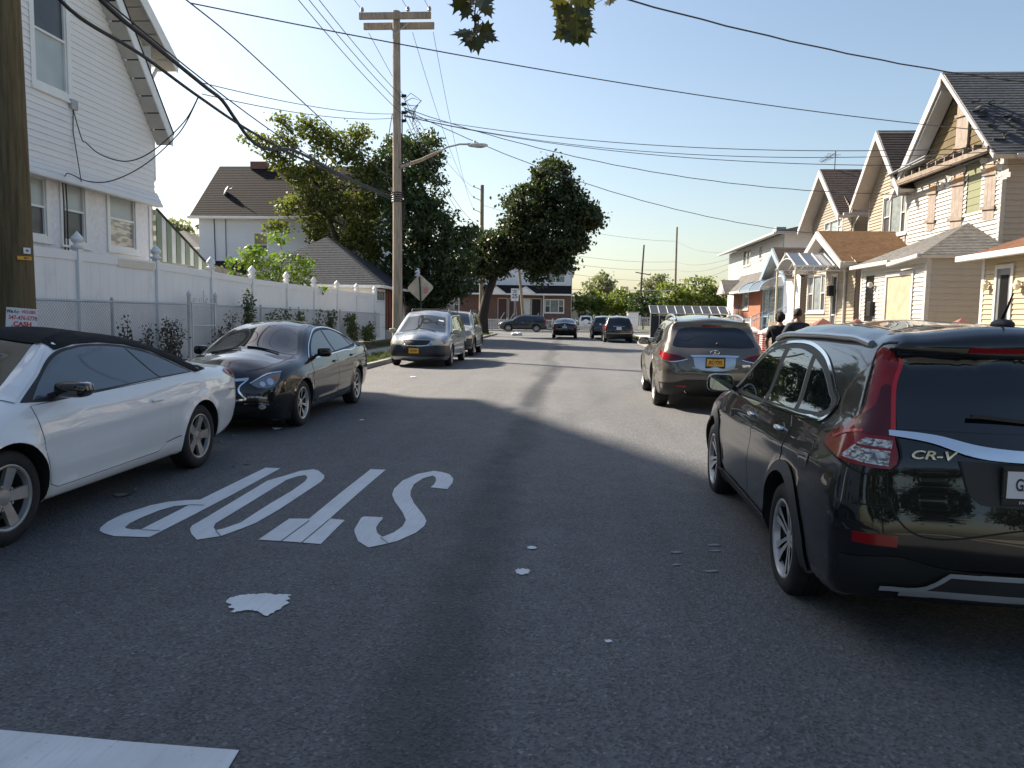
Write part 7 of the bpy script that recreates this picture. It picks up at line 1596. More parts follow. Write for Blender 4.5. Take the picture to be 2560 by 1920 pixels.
def silver_minivan(root):
    S = dict(paint=P_silverblue, outline=[(-2.0, .27, .06, 0), (-2.38, .33, .14, .06), (-2.50, .55, .16, .08), (-2.50, .8, .14, .06), (-2.42, 1.05, .12, .05), (-2.30, 1.45, .12, .05), (-2.2, 1.62, .12, .05), (-1.9, 1.68, .12, .05), (-1.0, 1.71, .13, .05),
        (-.1, 1.71, .14, .05), (.4, 1.66, .13, .06), (.75, 1.50, .12, .08), (1.72, 1.02, .12, .12), (2.1, .93, .16, .14), (2.38, .80, .16, .18), (2.50, .62, .18, .18), (2.50, .38, .14, .16), (2.3, .26, .08, .06), (1.2, .25, .05, 0), (0, .25, .05, 0)],
        plan=[(-2.5, .86), (-2.2, .93), (-1.5, .955), (0, .96), (1.5, .945), (2.0, .91), (2.35, .83), (2.5, .75)], belt=[(-2.6, 1.05), (0, 1.0), (1.6, .95), (2.6, .85)],
        sec=[(0, .07), (.2, .02), (.5, .0), (.8, .01), (1.0, .035), (1.12, .065), (2.0, .26)], creases=[([(-2.3, .84), (2.0, .80)], .012, .04)], arches=[(-1.5, .33, .37), (1.5, .33, .37)], flare=.015)
    B = Body(root, S, .055)
    std_windows(B, [(1.45, .985, 1), (1.0, 1.22), (.45, 1.50), (-.3, 1.57), (-1.5, 1.56), (-2.25, 1.50, 1), (-2.36, 1.10, 1), (-1.0, 1.035), (.4, 1.005)],
                [[(1.35, .995, 1), (.9, 1.235), (.45, 1.475), (.30, 1.49, 1), (.24, 1.025, 1)], [(.22, 1.49, 1), (-.3, 1.54), (-.95, 1.54, 1), (-.98, 1.055, 1), (.16, 1.027, 1)], [(-1.03, 1.54, 1), (-2.2, 1.475, 1), (-2.3, 1.115, 1), (-1.06, 1.06, 1)]])
    B.door([(1.40, .96), (.20, .99), (.20, .35), (1.05, .34), (1.12, .55)], P_silverblue, (.36, .88), M['blackplastic'])
    B.door([(.185, .99), (-.98, 1.03), (-1.0, .7), (-1.0, .36), (.185, .35)], P_silverblue, (.03, .885), M['blackplastic'])
    B.side('body_moulding', stroke2d([(-1.02, .60), (1.05, .57)], .035), M['satin'], .010)
    B.glass('windscreen', (.72, 1.515), (1.66, 1.05), .95, .98, M['glassclear']); wiper_pair(B, 1.76)
    B.proj('inspection_sticker', [(-.58, 1.0), (-.42, 1.0), (-.42, .93), (-.58, .93)], M['platewhite'], 'top', .006)
    B.glass('rear_window', (-2.42, 1.08), (-2.24, 1.55), .92, .9, M['glassdark'])
    B.proj('front_bumper', smoothpoly([(-.92, .66, 1), (-.6, .665), (0, .635), (.6, .665), (.92, .66, 1), (.90, .34, 1), (-.90, .34, 1)]), flat('dark_bumper', (.010, .013, .020), .45, var=.2), 'front', .014)
    for sg in (1, -1):
        B.side('bumper_side', smoothpoly([(1.90, .665, 1), (2.45, .665, 1), (2.45, .34, 1), (1.92, .34, 1), (1.88, .5)]), _mats['dark_bumper'], .012, (sg,))
        t = B.proj('headlight', smoothpoly([(.98, .81, 1), (1.34, .815), (1.47, .80, 1), (1.45, .705), (1.2, .70), (.99, .715, 1)]), M['headdull'], 'fc', .012, side=sg)
        B.proj('turn_lens', [(1.0, .80), (1.12, .805), (1.11, .71), (1.0, .72)], M['amber'], 'fc', .016, t, sg)
        B.proj('hood_gap', stroke2d([(.74*sg, 1.72), (.72*sg, 2.1), (.60*sg, 2.34)], .009), M['seam'], 'top', .002)
    g = B.proj('grille', smoothpoly([(-.40, .815), (0, .825), (.40, .815), (.35, .705), (.2, .675), (-.2, .675), (-.35, .705)]), M['blackplastic'], 'front', .010)
    B.proj('grille_trim', stroke2d([(-.42, .82), (-.36, .70), (-.2, .665), (0, .66), (.2, .665), (.36, .70), (.42, .82)], .02), M['chrome'], 'front', .016, g)
    B.proj('grille_trim', stroke2d([(-.42, .825), (0, .835), (.42, .825)], .016), M['chrome'], 'front', .016, g)
    for z in (.71, .745, .78): B.proj('grille_bar', stroke2d([(-.32, z), (.32, z)], .008), M['greyplastic'], 'front', .014, g)
    plate(B, 'front', .06, .515, 'AJA\u20224094', M['plateyellow'], M['navyink'], tsize=.08, sx=.62)
    rk = MB()
    for sg in (1, -1): rk.tube([(.62*sg, y, 1.775 if abs(y+.9) < 1.0 else 1.70) for y in (-2.0, -1.85, -1.0, 0.0, .15)], .02, 8)
    for y in (-1.6, -.2): rk.tube([(-.62, y, 1.78), (.62, y, 1.78)], .016, 8)
    rk.build('roof_rack', M['greyplastic'], root, 60)
    mirror(B, 1.22, 1.01, flat('pale_mirror', (.40, .38, .33), .4), size=(.11, .06, .075), lift=.07)
    sp = [(7, spoke(.05, .205, .05, .06), 0)]
    four_wheels(root, .945, 1.5, -1.5, .33, .215, .215, sp, [M['alloydull']], .02)
    return B

def boxy_suv(root, pt, plate_txt=None, rearview=False, spare=False, W=.90, H=1.74, cab=None, clad=True):
    k = H/1.74
    S = dict(paint=pt, outline=[(-1.8, .30, .06, 0), (-2.15, .36, .10, .04), (-2.26, .55, .14, .05), (-2.26, .85, .12, .05), (-2.22, 1.08*k, .10, .05), (-2.10, 1.50*k, .10, .05), (-2.0, 1.66*k, .09, .05), (-1.7, 1.71*k, .12, .04), (-.8, 1.73*k, .13, .04), (-.1, 1.725*k, .13, .04),
        (.28, 1.66*k, .11, .05), (.95, 1.16*k, .11, .09), (1.4, 1.10*k, .15, .08), (1.95, 1.02*k, .16, .09), (2.16, .86, .16, .12), (2.24, .6, .18, .12), (2.2, .40, .12, .10), (1.95, .30, .07, 0), (1, .29, .05, 0), (0, .29, .05, 0)],
        plan=[(-2.26, W-.1), (-2.0, W-.03), (-1.35, W), (0, W-.005), (1.35, W), (1.85, W-.04), (2.2, W-.16)], belt=[(-2.4, 1.10*k), (0, 1.06*k), (1.0, 1.03*k), (2.4, .95*k)],
        sec=[(0, .07), (.2, .02), (.5, .0), (.8, .01), (1.0, .035), (1.12, .065), (2.0, .25)], creases=[([(-2.1, .88), (1.9, .86)], .012, .04)], arches=[(-1.35, .37, .41), (1.35, .37, .41)], flare=.03)
    B = Body(root, S, .065)
    std_windows(B, [(.90, 1.075*k, 1), (.55, 1.32*k), (.25, 1.55*k), (-.3, 1.60*k), (-1.3, 1.595*k), (-1.92, 1.56*k, 1), (-2.05, 1.14*k, 1), (-1.0, 1.10*k), (.3, 1.085*k)],
                [[(.8, 1.09*k, 1), (.5, 1.31*k), (.24, 1.52*k), (-.15, 1.57*k, 1), (-.18, 1.11*k, 1)], [(-.22, 1.57*k, 1), (-1.0, 1.565*k, 1), (-1.08, 1.125*k, 1), (-.25, 1.11*k, 1)], [(-1.1, 1.565*k, 1), (-1.87, 1.53*k, 1), (-1.97, 1.15*k, 1), (-1.17, 1.13*k, 1)]])
    B.door([(.92, 1.045*k), (-.2, 1.075*k), (-.2, .42), (.78, .42), (.86, .6)], pt, (-.05, .95), M['blackplastic'])
    B.door([(-.215, 1.075*k), (-1.08, 1.095*k), (-1.12, .92)]+arc(-1.35, .37, .48, 66, 10, 6)+[(-.80, .42), (-.215, .42)], pt, (-.95, .97), M['blackplastic'])
    B.glass('windscreen', (.30, 1.645*k), (.92, 1.185*k), .93, .96, M['glassclear'])
    B.glass('rear_window', (-2.21, 1.12*k), (-2.06, 1.58*k), .92, .90, M['glassdark'])
    if clad: cladding(B, .06, -.9, .9, .40)
    for sg in (1, -1):
        B.proj('headlight', smoothpoly([(.82, .95), (1.05, .97), (1.12, .90), (1.1, .83), (.84, .84)]), M['headglass'], 'fc', .01, side=sg)
        B.proj('turn_lens', [(.72, .94), (.81, .955), (.82, .835), (.74, .84)], M['amber'], 'fc', .011, side=sg)
        B.proj('tail_light', smoothpoly([(1.02, 1.10), (.92, 1.10), (.90, .80), (1.03, .80)]), M['redlens'], 'rc', .010, side=sg)
    B.proj('grille', smoothpoly([(-.36, .97), (.36, .97), (.30, .82), (-.30, .82)]), M['blackplastic'], 'front', .01)
    B.proj('front_bumper', [(-.86, .70), (.86, .70), (.84, .38), (-.84, .38)], M['greyplastic'], 'front', .012)
    for sg in (1, -1):
        r_ = MB(); r_.tube([(.60*sg, y, (1.80 if abs(y+.8) < .95 else 1.70)*k) for y in (-1.9, -1.7, -.8, .1, .2)], .02, 8); r_.build('roof_rail', M['greyplastic'], root, 60)
    mirror(B, .80, 1.07*k, pt, size=(.10, .06, .08), lift=.07)
    if clad:
        for sg in (1, -1):
            st = MB(); st.box(min(sg*.80, sg*.97), max(sg*.80, sg*.97), -.85, .85, .34, .37); st.build('running_board', M['satin'], root, None, .01)
    if spare:
        sp_ = MB(); sp_.lathe([(.001, .12), (.25, .12), (.33, .09), (.35, .04), (.35, -.02), (.32, -.05)], (0, -2.34, .95), (0, -1, 0), 28); sp_.build('spare_wheel_cover', pt, root, 50)
    if plate_txt:
        plate(B, 'rear' if rearview else 'front', 0, .62 if not rearview else .88, plate_txt, M['platewhite'], M['navyink'], tsize=.08, sx=.6)
    sp = [(6, spoke(.05, .225, .06, .075), 0)]
    four_wheels(root, W-.01, 1.35, -1.35, .37, .235, .232, sp, [M['alloydull']], .02)
    return B

def crossover(root, pt, kind):
    """rounded crossover wagon; kind selects what shows at the rear"""
    S = dict(paint=pt, outline=[(-1.9, .27, .06, 0), (-2.25, .33, .12, .05), (-2.40, .52, .16, .07), (-2.42, .75, .14, .07), (-2.36, .98, .12, .06), (-2.26, 1.12, .10, .06), (-2.06, 1.42, .09, .06), (-1.98, 1.52, .07, .05), (-1.8, 1.57, .09, .045), (-1.2, 1.63, .13, .04), (-.4, 1.66, .14, .04),
        (.15, 1.63, .13, .045), (.5, 1.52, .11, .06), (1.25, 1.10, .11, .10), (1.6, 1.05, .15, .09), (2.05, .94, .17, .12), (2.3, .75, .18, .15), (2.36, .55, .18, .15), (2.3, .34, .14, .10), (2.1, .25, .07, 0), (1, .24, .05, 0), (0, .24, .05, 0)],
        plan=[(-2.42, .81), (-2.2, .88), (-1.8, .92), (-1.39, .94), (0, .935), (1.39, .94), (1.95, .89), (2.2, .80), (2.36, .68)], belt=[(-2.5, 1.12), (0, 1.04), (1.2, 1.0), (2.4, .9)],
        sec=[(0, .08), (.2, .03), (.5, .0), (.8, .014), (1.0, .05), (1.12, .09), (2.0, .30)], creases=[([(-2.3, .92), (1.9, .82)], .014, .05)], arches=[(-1.39, .36, .40), (1.39, .36, .40)], flare=.02)
    B = Body(root, S, .065)
    dl = [(1.08, 1.025, 1), (.7, 1.25), (.35, 1.45), (-.2, 1.53), (-.9, 1.52), (-1.6, 1.42), (-2.0, 1.24, 1), (-1.9, 1.15), (-.8, 1.085), (.3, 1.055)]
    std_windows(B, dl, [[(.95, 1.04, 1), (.66, 1.235), (.33, 1.425), (-.12, 1.50, 1), (-.2, 1.08, 1)], [(-.18, 1.50, 1), (-.9, 1.49), (-1.12, 1.465, 1), (-1.22, 1.12, 1), (-.26, 1.085, 1)], [(-1.18, 1.455, 1), (-1.58, 1.395), (-1.88, 1.25, 1), (-1.8, 1.165), (-1.28, 1.125, 1)]],
                [(1.1, 1.02), (.7, 1.262), (.35, 1.465), (-.2, 1.545), (-.9, 1.535), (-1.6, 1.435), (-2.03, 1.24)] if kind == 'side' else None, M['chrome'], .014)
    B.door([(1.08, 1.0), (-.22, 1.06), (-.22, .37), (.82, .36), (.96, .6)], pt, (-.06, .93), M['chrome'])
    B.door([(-.235, 1.06), (-1.15, 1.10), (-1.18, .9)]+arc(-1.39, .36, .47, 68, 10, 7)+[(-.82, .37), (-.235, .37)], pt, (-1.0, .96), M['chrome'])
    B.glass('windscreen', (.52, 1.505), (1.20, 1.125), .93, .96, M['glassclear'])
    B.glass('rear_window', (-2.24, 1.15), (-2.01, 1.475), .96, .92, M['glassdark'])
    cladding(B, .05, -.93, .93, .32, M['blackplastic'])
    for sg in (1, -1):
        B.proj('tail_light', smoothpoly([(1.02, 1.17), (.90, 1.16), (.86, .90), (1.08, .88)]), M['redlens'], 'rc', .010, side=sg)
        B.proj('headlight', smoothpoly([(.88, .90), (1.08, .89), (1.2, .80), (1.1, .75), (.92, .80)]), M['headglass'], 'fc', .010, side=sg)
        B.proj('bumper_corner', stroke2d([(.95, .70), (1.15, .70)], .03), M['satin'], 'rc', .010, side=sg)
    B.proj('grille', smoothpoly([(-.4, .80), (.4, .80), (.34, .66), (-.34, .66)]), M['blackplastic'], 'front', .01)
    B.proj('chrome_bar', stroke2d([(-.36, 1.02), (0, 1.03), (.36, 1.02)], .03), M['satin'], 'rear', .012)
    B.proj('lower_bumper', [(-.8, .50), (.8, .50), (.78, .30), (-.78, .30)], M['blackplastic'], 'rear', .008)
    B.proj('bumper_line', stroke2d([(-.78, .60), (0, .60), (.78, .60)], .02), M['satin'], 'rear', .006)
    plate(B, 'rear', 0, .90, 'HBR 4417' if kind == 'rear' else 'JLM 6092', M['platewhite'], M['navyink'], tsize=.08, sx=.6)
    mirror(B, .92, 1.03, pt, size=(.11, .06, .075), lift=.07)
    sp = [(10, spoke(.05, .225, .03, .045), 0)] if kind == 'side' else [(5, spoke(.05, .225, .06, .08), 0)]
    four_wheels(root, .925, 1.39, -1.39, .36, .235, .24, sp, [M['alloy']], .02)
    return B

def far_sedan(root):
    B = sedan_body(root, P_black2, .06, .93)
    std_windows(B, [(1.02, .945, 1), (.62, 1.18), (.25, 1.32), (-.2, 1.365), (-.7, 1.335), (-1.15, 1.23), (-1.50, 1.075, 1), (-.6, 1.00), (.3, .965)],
                [[(.90, .965, 1), (.60, 1.16), (.25, 1.295), (-.10, 1.338, 1), (-.20, 1.0, 1)], [(-.16, 1.338, 1), (-.7, 1.31), (-1.0, 1.24, 1), (-1.20, 1.055, 1), (-.26, 1.003, 1)]])
    B.glass('windscreen', (.47, 1.335), (1.13, 1.0), .93, .97, M['glassclear'])
    B.glass('rear_window', (-1.82, 1.125), (-1.18, 1.335), .97, .93, M['glassclear'])
    for sg in (1, -1):
        B.proj('tail_light', smoothpoly([(.96, .97), (1.15, .975), (1.32, .93, 1), (1.30, .87), (1.1, .86), (.98, .90)]), M['redlens'], 'rc', .010, side=sg)
        B.proj('headlight', smoothpoly([(.95, .78), (1.2, .70), (1.1, .62), (.98, .70)]), M['headglass'], 'fc', .010, side=sg)
    B.proj('lower_bumper', [(-.8, .42), (.8, .42), (.78, .27), (-.78, .27)], M['blackplastic'], 'rear', .008)
    plate(B, 'rear', 0, .84, 'HWL 8150', M['platewhite'], M['navyink'], tsize=.08, sx=.6)
    h = B.cast((0, -9, .98), (0, 1, 0)); e = MB(); e.lathe([(.001, .006), (.03, .006), (.042, .002), (.042, -.004)], (0, h[0].y-.008, .985), (0, -1, 0), 16); e.build('emblem', M['chrome'], root, 60)
    h = B.cast((0, -.9, 9), (0, 0, -1)); a = MB(); a.prism([(0, -1.0, h[0].z-.01), (0, -.88, h[0].z-.01), (0, -.98, h[0].z+.05)], (.02, 0, 0)); a.build('aerial', P_black2, root)
    mirror(B, .72, .955, P_black2, size=(.105, .06, .07), lift=.07)
    four_wheels(root, .91, 1.425, -1.425, .34, .235, .23, [(5, spoke(.05, .215, .05, .08), 0)], [M['alloy']], .02)
    return B

CARS = [('parked_car', white_convertible, 'white convertible with black fabric roof parked on the left', 'car', (-4.66, 6.20, 0), 180.0),
        ('parked_car', black_sedan, 'shiny black sedan parked nose to camera behind the white convertible', 'car', (-4.655, 12.02, 0), 180.3),
        ('parked_car', bronze_suv, 'bronze grey SUV with yellow plate parked ahead of the black SUV', 'car', (2.60, 15.72, 0), -1.6),
        ('parked_minivan', silver_minivan, 'silver minivan with dark bumper and yellow plate by the utility pole', 'minivan', (-4.58, 25.3, 0), 180.6),
        ('parked_car', lambda r_: boxy_suv(r_, P_silver), 'silver boxy SUV parked right behind the minivan', 'car', (-4.60, 31.4, 0), 180.6),
        ('moving_car', far_sedan, 'black sedan driving away in the middle of the road', 'car', (-.22, 57.4, 0), 0),
        ('parked_car', lambda r_: crossover(r_, P_black2, 'rear'), 'black wagon crossover parked far down on the right kerb', 'car', (3.20, 50.4, 0), 0),
        ('parked_car', lambda r_: crossover(r_, P_navy, 'front'), 'dark car mostly hidden in front of the far black crossover', 'car', (2.65, 58.0, 0), 0),
        ('parked_car', lambda r_: crossover(r_, P_navy, 'side'), 'dark blue grey SUV parked sideways across the end of the road', 'car', (-4.45, 75.6, 0), 90),
        ('parked_car', lambda r_: boxy_suv(r_, P_white, 'JDK 2284', True, True, W=.86, H=1.70, clad=False), 'white SUV with spare wheel on its back behind the white fence', 'car', (1.95, 85.5, 0), 0)]
for nm_, fn_, lb_, ct_, loc_, rz_ in CARS:
    fn_(thing(nm_, lb_, ct_, loc_, R(rz_)))
# ------------------------------------------------------------ vegetation
def leafmat(name, c, c2, trans=.35, rough=.5):
    k = NT(name); f = k.noise(1.1, 3); g = k.noise(9, 2)
    base = k.mix(k.ramp(g, [(.35, (0,)*3), (.65, (1,)*3)]), k.ramp(f, [(.35, c), (.68, c2)]), tuple(x*.7 for x in c)); base2 = k.mix(.5, base, k.ramp(f, [(.35, c), (.68, c2)]))
    k.set(Base_Color=base2, Roughness=rough, Specular_IOR_Level=.35)
    tr = k.n('ShaderNodeBsdfTranslucent'); k.l(k.mix(1.0, base2, (1.3, 1.35, .7), 'MULTIPLY'), tr.inputs[0]); ms = k.n('ShaderNodeMixShader'); ms.inputs[0].default_value = trans
    k.l(k.b.outputs[0], ms.inputs[1]); k.l(tr.outputs[0], ms.inputs[2]); k.l(ms.outputs[0], k.t.nodes['Material Output'].inputs[0]); return k.m
L_dark = leafmat('dark_leaf', (.030, .048, .022), (.062, .078, .030), .32); L_ivy = leafmat('ivy_leaf', (.036, .066, .034), (.090, .118, .042), .30)
L_light = leafmat('light_leaf', (.085, .115, .030), (.160, .165, .042), .45); L_bright = leafmat('bright_leaf', (.085, .16, .022), (.17, .24, .04), .42); L_hedge = leafmat('hedge_leaf', (.10, .14, .035), (.20, .23, .05), .48)
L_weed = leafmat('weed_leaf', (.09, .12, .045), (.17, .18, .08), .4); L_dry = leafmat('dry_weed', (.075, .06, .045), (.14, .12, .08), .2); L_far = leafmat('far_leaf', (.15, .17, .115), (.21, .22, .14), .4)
M['bark'] = flat('bark', (.075, .060, .048), .95, var=.4, vscale=6, bump=.8, bscale=14); M['darkbark'] = flat('dark_bark', (.035, .030, .027), .95, var=.4, vscale=6, bump=.8, bscale=14)
npr = np.random.RandomState(11)
def leafcloud(name, C, size, mat_, parent, up=.35, asp=.62, var=.35):
    """one leaf-shaped four-sided face per centre in C"""
    n = len(C); d = npr.normal(size=(n, 3)); d /= np.linalg.norm(d, axis=1)[:, None]; nn = npr.normal(size=(n, 3)); nn[:, 2] += up*2; nn -= d*(nn*d).sum(1)[:, None]; nn /= np.linalg.norm(nn, axis=1)[:, None]; s = np.cross(nn, d)
    L = size*(1+npr.uniform(-var, var, n))[:, None]; a = C-d*L*.5; b_ = C+s*L*asp*.5+nn*L*.08; c = C+d*L*.5; e = C-s*L*asp*.5+nn*L*.08
    v_ = np.stack([a, b_, c, e], 1).reshape(-1, 3).astype(np.float32); me = bpy.data.meshes.new(name)
    me.vertices.add(4*n); me.vertices.foreach_set('co', v_.ravel()); me.loops.add(4*n); me.loops.foreach_set('vertex_index', np.arange(4*n, dtype=np.int32)); me.polygons.add(n); me.polygons.foreach_set('loop_start', np.arange(0, 4*n, 4, dtype=np.int32)); me.polygons.foreach_set('loop_total', np.full(n, 4, np.int32)); me.update(calc_edges=True)
    return link(name, me, mat_, parent)
def clumps(blobs, per, dens_, crad, shell=.45):
    """clump centres scattered through the blobs, denser towards their skins, then leaf centres round each clump"""
    cl = []
    for (cx, cy_, cz, rx, ry, rz) in blobs:
        k = max(5, int(dens_*(rx*ry*rz)**(2/3.))); u = npr.normal(size=(k, 3)); u /= np.linalg.norm(u, axis=1)[:, None]; r_ = npr.uniform(shell, 1.02, k)**.6
        cl.append(np.array([cx, cy_, cz])+u*r_[:, None]*np.array([rx, ry, rz]))
    cl = np.concatenate(cl); sc = crad*npr.uniform(.55, 1.35, len(cl)); out = []
    for c, s in zip(cl, sc): k = max(4, int(per*(s/crad)**1.6)); out.append(c+npr.normal(size=(k, 3))*np.array([s, s, s*.62])*.55)
    return cl, np.concatenate(out)
def pxblob(px, py, rx, ry, d, depth=None):
    a = onY(px, py, d); k = d/FPX; return (a.x, a.y, a.z, rx*k, depth or (rx+ry)/2*k, ry*k)
def tree(name, label, base, trunk, blobs, lmat, lsize, per, dens_, crad, group=None, bark='bark', cat='tree', limbs=14, shell=.45, trunkr=.25):
    t = thing(name, label, cat, base, 0, group); b0 = Vector(base); cl, C = clumps(blobs, per, dens_, crad, shell); C = C[C[:, 2] > b0.z+.03]
    leafcloud('crown', C-np.array(base), lsize, lmat, t); m_ = MB(); tp = [Vector(p)-b0 for p in trunk]; n = len(tp)
    m_.tube(tp, [trunkr*(1-.55*i/(n-1)) for i in range(n)], 12)
    top = tp[-1]
    for i in range(min(limbs, len(cl))):
        q = Vector(cl[int(i*len(cl)/limbs)])-b0; st = tp[max(1, n-1-(i % 2))]; mid = st.lerp(q, .5)+Vector((npr.uniform(-.3, .3), npr.uniform(-.3, .3), .25)); m_.tube([st, st.lerp(mid, .5), mid, q], [trunkr*.40, trunkr*.28, trunkr*.18, .012], 6)
    m_.build('trunk', M[bark], t, 60); return t
D = 58.0
tree('street_tree', 'large round dark maple leaning over the road at the far end', (-6.45, D, .1), [(-6.45, D, .1), (-6.5, D, 1.5), (-6.2, D, 3.0), (-5.6, D, 4.6), (-4.4, D, 6.2)],
     [pxblob(1385, 455, 52, 55, D, 2.0), pxblob(1325, 510, 58, 50, D, 2.4), pxblob(1420, 520, 55, 50, D, 2.2), pxblob(1380, 590, 85, 62, D, 2.8), pxblob(1300, 600, 62, 60, D, 2.4), pxblob(1232, 640, 52, 62, D, 2.4), pxblob(1462, 540, 38, 34, D, 1.6), pxblob(1478, 545, 28, 20, D, 1.2), pxblob(1425, 610, 36, 36, D, 1.6), pxblob(1340, 648, 56, 34, D, 2.0), pxblob(1185, 650, 42, 45, D, 1.8), pxblob(1238, 668, 46, 20, D, 1.8), pxblob(1400, 660, 34, 28, D, 1.5), pxblob(1352, 690, 26, 18, D, 1.0)],
     L_dark, .30, 30, 34, .55, 'trees along the left side', 'darkbark', trunkr=.46)
D = 44.5
tree('ivy_tree', 'dark ivy covered tree behind the grey pole', (-8.4, D+.7, .2), [(-8.4, D+.7, .2), (-8.5, D+.7, 3), (-8.6, D+.6, 6), (-8.8, D+.6, 9)],
     [pxblob(1015, 395, 60, 50, D, 1.7), pxblob(1075, 385, 32, 52, D, 1.3), pxblob(985, 480, 42, 60, D, 1.5), pxblob(1065, 480, 50, 70, D, 1.7), pxblob(1010, 580, 60, 75, D, 1.9), pxblob(1095, 580, 50, 60, D, 1.7), pxblob(1145, 630, 45, 60, D, 1.5), pxblob(1050, 680, 85, 55, D, 1.9), pxblob(1130, 705, 55, 40, D, 1.5), pxblob(1178, 600, 16, 34, D, .7), pxblob(985, 690, 40, 60, D, 1.4), pxblob(1060, 745, 60, 28, D, 1.2)],
     L_ivy, .24, 30, 40, .45, 'trees along the left side', 'darkbark', trunkr=.4)
D = 45.4
tree('loose_tree', 'airy yellow green tree rising behind the garage roof', (-13.2, D, .4), [(-13.2, D, .4), (-13.3, D, 3.5), (-13.7, D, 5.2), (-14.4, D, 7.2), (-14.8, D, 8.8)],
     [pxblob(770, 330, 66, 34, D, .9), pxblob(700, 385, 56, 44, D, 1.0), pxblob(835, 370, 58, 44, D, 1.0), pxblob(770, 440, 66, 44, D, 1.1), pxblob(745, 520, 52, 40, D, 1.0), pxblob(830, 500, 62, 55, D, 1.1), pxblob(893, 340, 30, 32, D, .8), pxblob(905, 430, 46, 60, D, 1.0), pxblob(900, 540, 50, 60, D, 1.0), pxblob(655, 348, 26, 14, D, .6), pxblob(620, 345, 16, 8, D, .4), pxblob(700, 310, 16, 24, D, .5), pxblob(800, 575, 50, 30, D, .9), pxblob(925, 640, 34, 50, D, .9), pxblob(690, 565, 30, 16, D, .6), pxblob(935, 500, 34, 60, D, 1.0), pxblob(925, 590, 34, 46, D, .9), pxblob(870, 600, 40, 30, D, .9), pxblob(950, 420, 22, 50, D, .8)],
     L_light, .23, 21, 44, .44, 'trees along the left side', 'darkbark', 'tree', 22, .2, .20)
D = 28.0
tree('young_tree', 'bright green young tree leaning over the white fence', (-11.0, D, .5), [(-11.0, D, .5), (-10.95, D, 1.6), (-10.9, D, 2.6)],
     [pxblob(693, 600, 22, 26, D, .5), pxblob(640, 645, 36, 30, D, .6), pxblob(700, 660, 44, 34, D, .7), pxblob(755, 665, 34, 40, D, .7), pxblob(670, 700, 52, 26, D, .7), pxblob(750, 712, 46, 20, D, .7), pxblob(640, 620, 16, 16, D, .4), pxblob(610, 655, 16, 10, D, .3), pxblob(790, 720, 22, 10, D, .4)],
     L_bright, .15, 14, 70, .24, None, 'bark', 'tree', 10, .2, .06)
tree('shrub', 'slender yellow green shrub poking above the white fence', (-10.7, 24, .5), [(-10.7, 24, .5), (-10.7, 24, 2.2), (-10.7, 24, 3.0)], [pxblob(572, 665, 9, 24, 24, .15), pxblob(590, 700, 26, 14, 24, .35), pxblob(580, 690, 16, 14, 24, .25)], L_bright, .12, 14, 120, .16, None, 'bark', 'shrub', 4, .2, .03)
# unseen trees added behind the camera to darken reflections in paint and glass
for x, y, r_, h in ((-13, -16, 4.0, 9), (13, -10, 3.6, 8), (11, 3.5, 2.2, 6), (3, -30, 5, 10), (-5, -34, 5, 11), (14, -24, 4.5, 10)):
    tree('street_tree', 'broad dark unseen tree added behind the camera for reflections', (x, y, .1), [(x, y, .1), (x, y, 2), (x, y, h*.55)], [(x, y, h*.6, r_, r_, r_*.8), (x+r_*.5, y, h*.8, r_*.6, r_*.6, r_*.6), (x-r_*.5, y+.5, h*.55, r_*.6, r_*.6, r_*.5)], L_dark, .6, 14, 8, 1.0, 'added trees behind the camera', 'darkbark', 'tree', 8, .5, .25)
# hedges and trees beyond the street end
for i, (px, py, rx, ry, d, lab) in enumerate(((1480, 752, 44, 26, 93, 'sunlit hedge bush just right of the row house'), (1545, 752, 42, 30, 95, 'hedge bush behind the white slatted fence'), (1610, 755, 40, 28, 92, 'darker hedge bush left of the far carport'), (1680, 742, 46, 34, 98, 'hedge bush behind the dark carport panels'), (1748, 728, 44, 42, 100, 'tall hedge bush rising over the carport'), (1800, 740, 36, 36, 101, 'hedge bush touching the orange brick house'))):
    c = onY(px, py, d); tree('bush', lab, (c.x, d, .1), [(c.x, d, .1), (c.x, d, 1), (c.x, d, 2)], [pxblob(px, py, rx, ry, d, 2), pxblob(px-rx*.5, py+ry*.3, rx*.6, ry*.8, d, 1.6), pxblob(px+rx*.5, py+ry*.2, rx*.6, ry*.8, d, 1.6), pxblob(px, py+ry*.9, rx, ry*.7, d, 2)], L_hedge if i != 2 else L_ivy, .42, 14, 12, .6, 'hedge bushes beyond the street end', 'bark', 'bush', 3, .5, .12)
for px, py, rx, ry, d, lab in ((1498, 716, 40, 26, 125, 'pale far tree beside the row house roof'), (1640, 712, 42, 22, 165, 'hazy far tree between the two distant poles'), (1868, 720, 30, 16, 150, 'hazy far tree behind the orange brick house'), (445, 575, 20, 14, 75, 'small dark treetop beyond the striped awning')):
    c = onY(px, py, d); tree('far_tree', lab, (c.x, d, 0), [(c.x, d, 0), (c.x, d, 3), (c.x, d, c.z-1)], [pxblob(px, py, rx, ry, d, 3), pxblob(px+rx*.35, py-ry*.5, rx*.4, ry*.7, d, 2), pxblob(px-rx*.5, py+ry*.5, rx*.6, ry*.6, d, 2)], L_far, .6, 14, 8, .8, 'distant trees', 'bark', 'tree', 5, .4, .2)
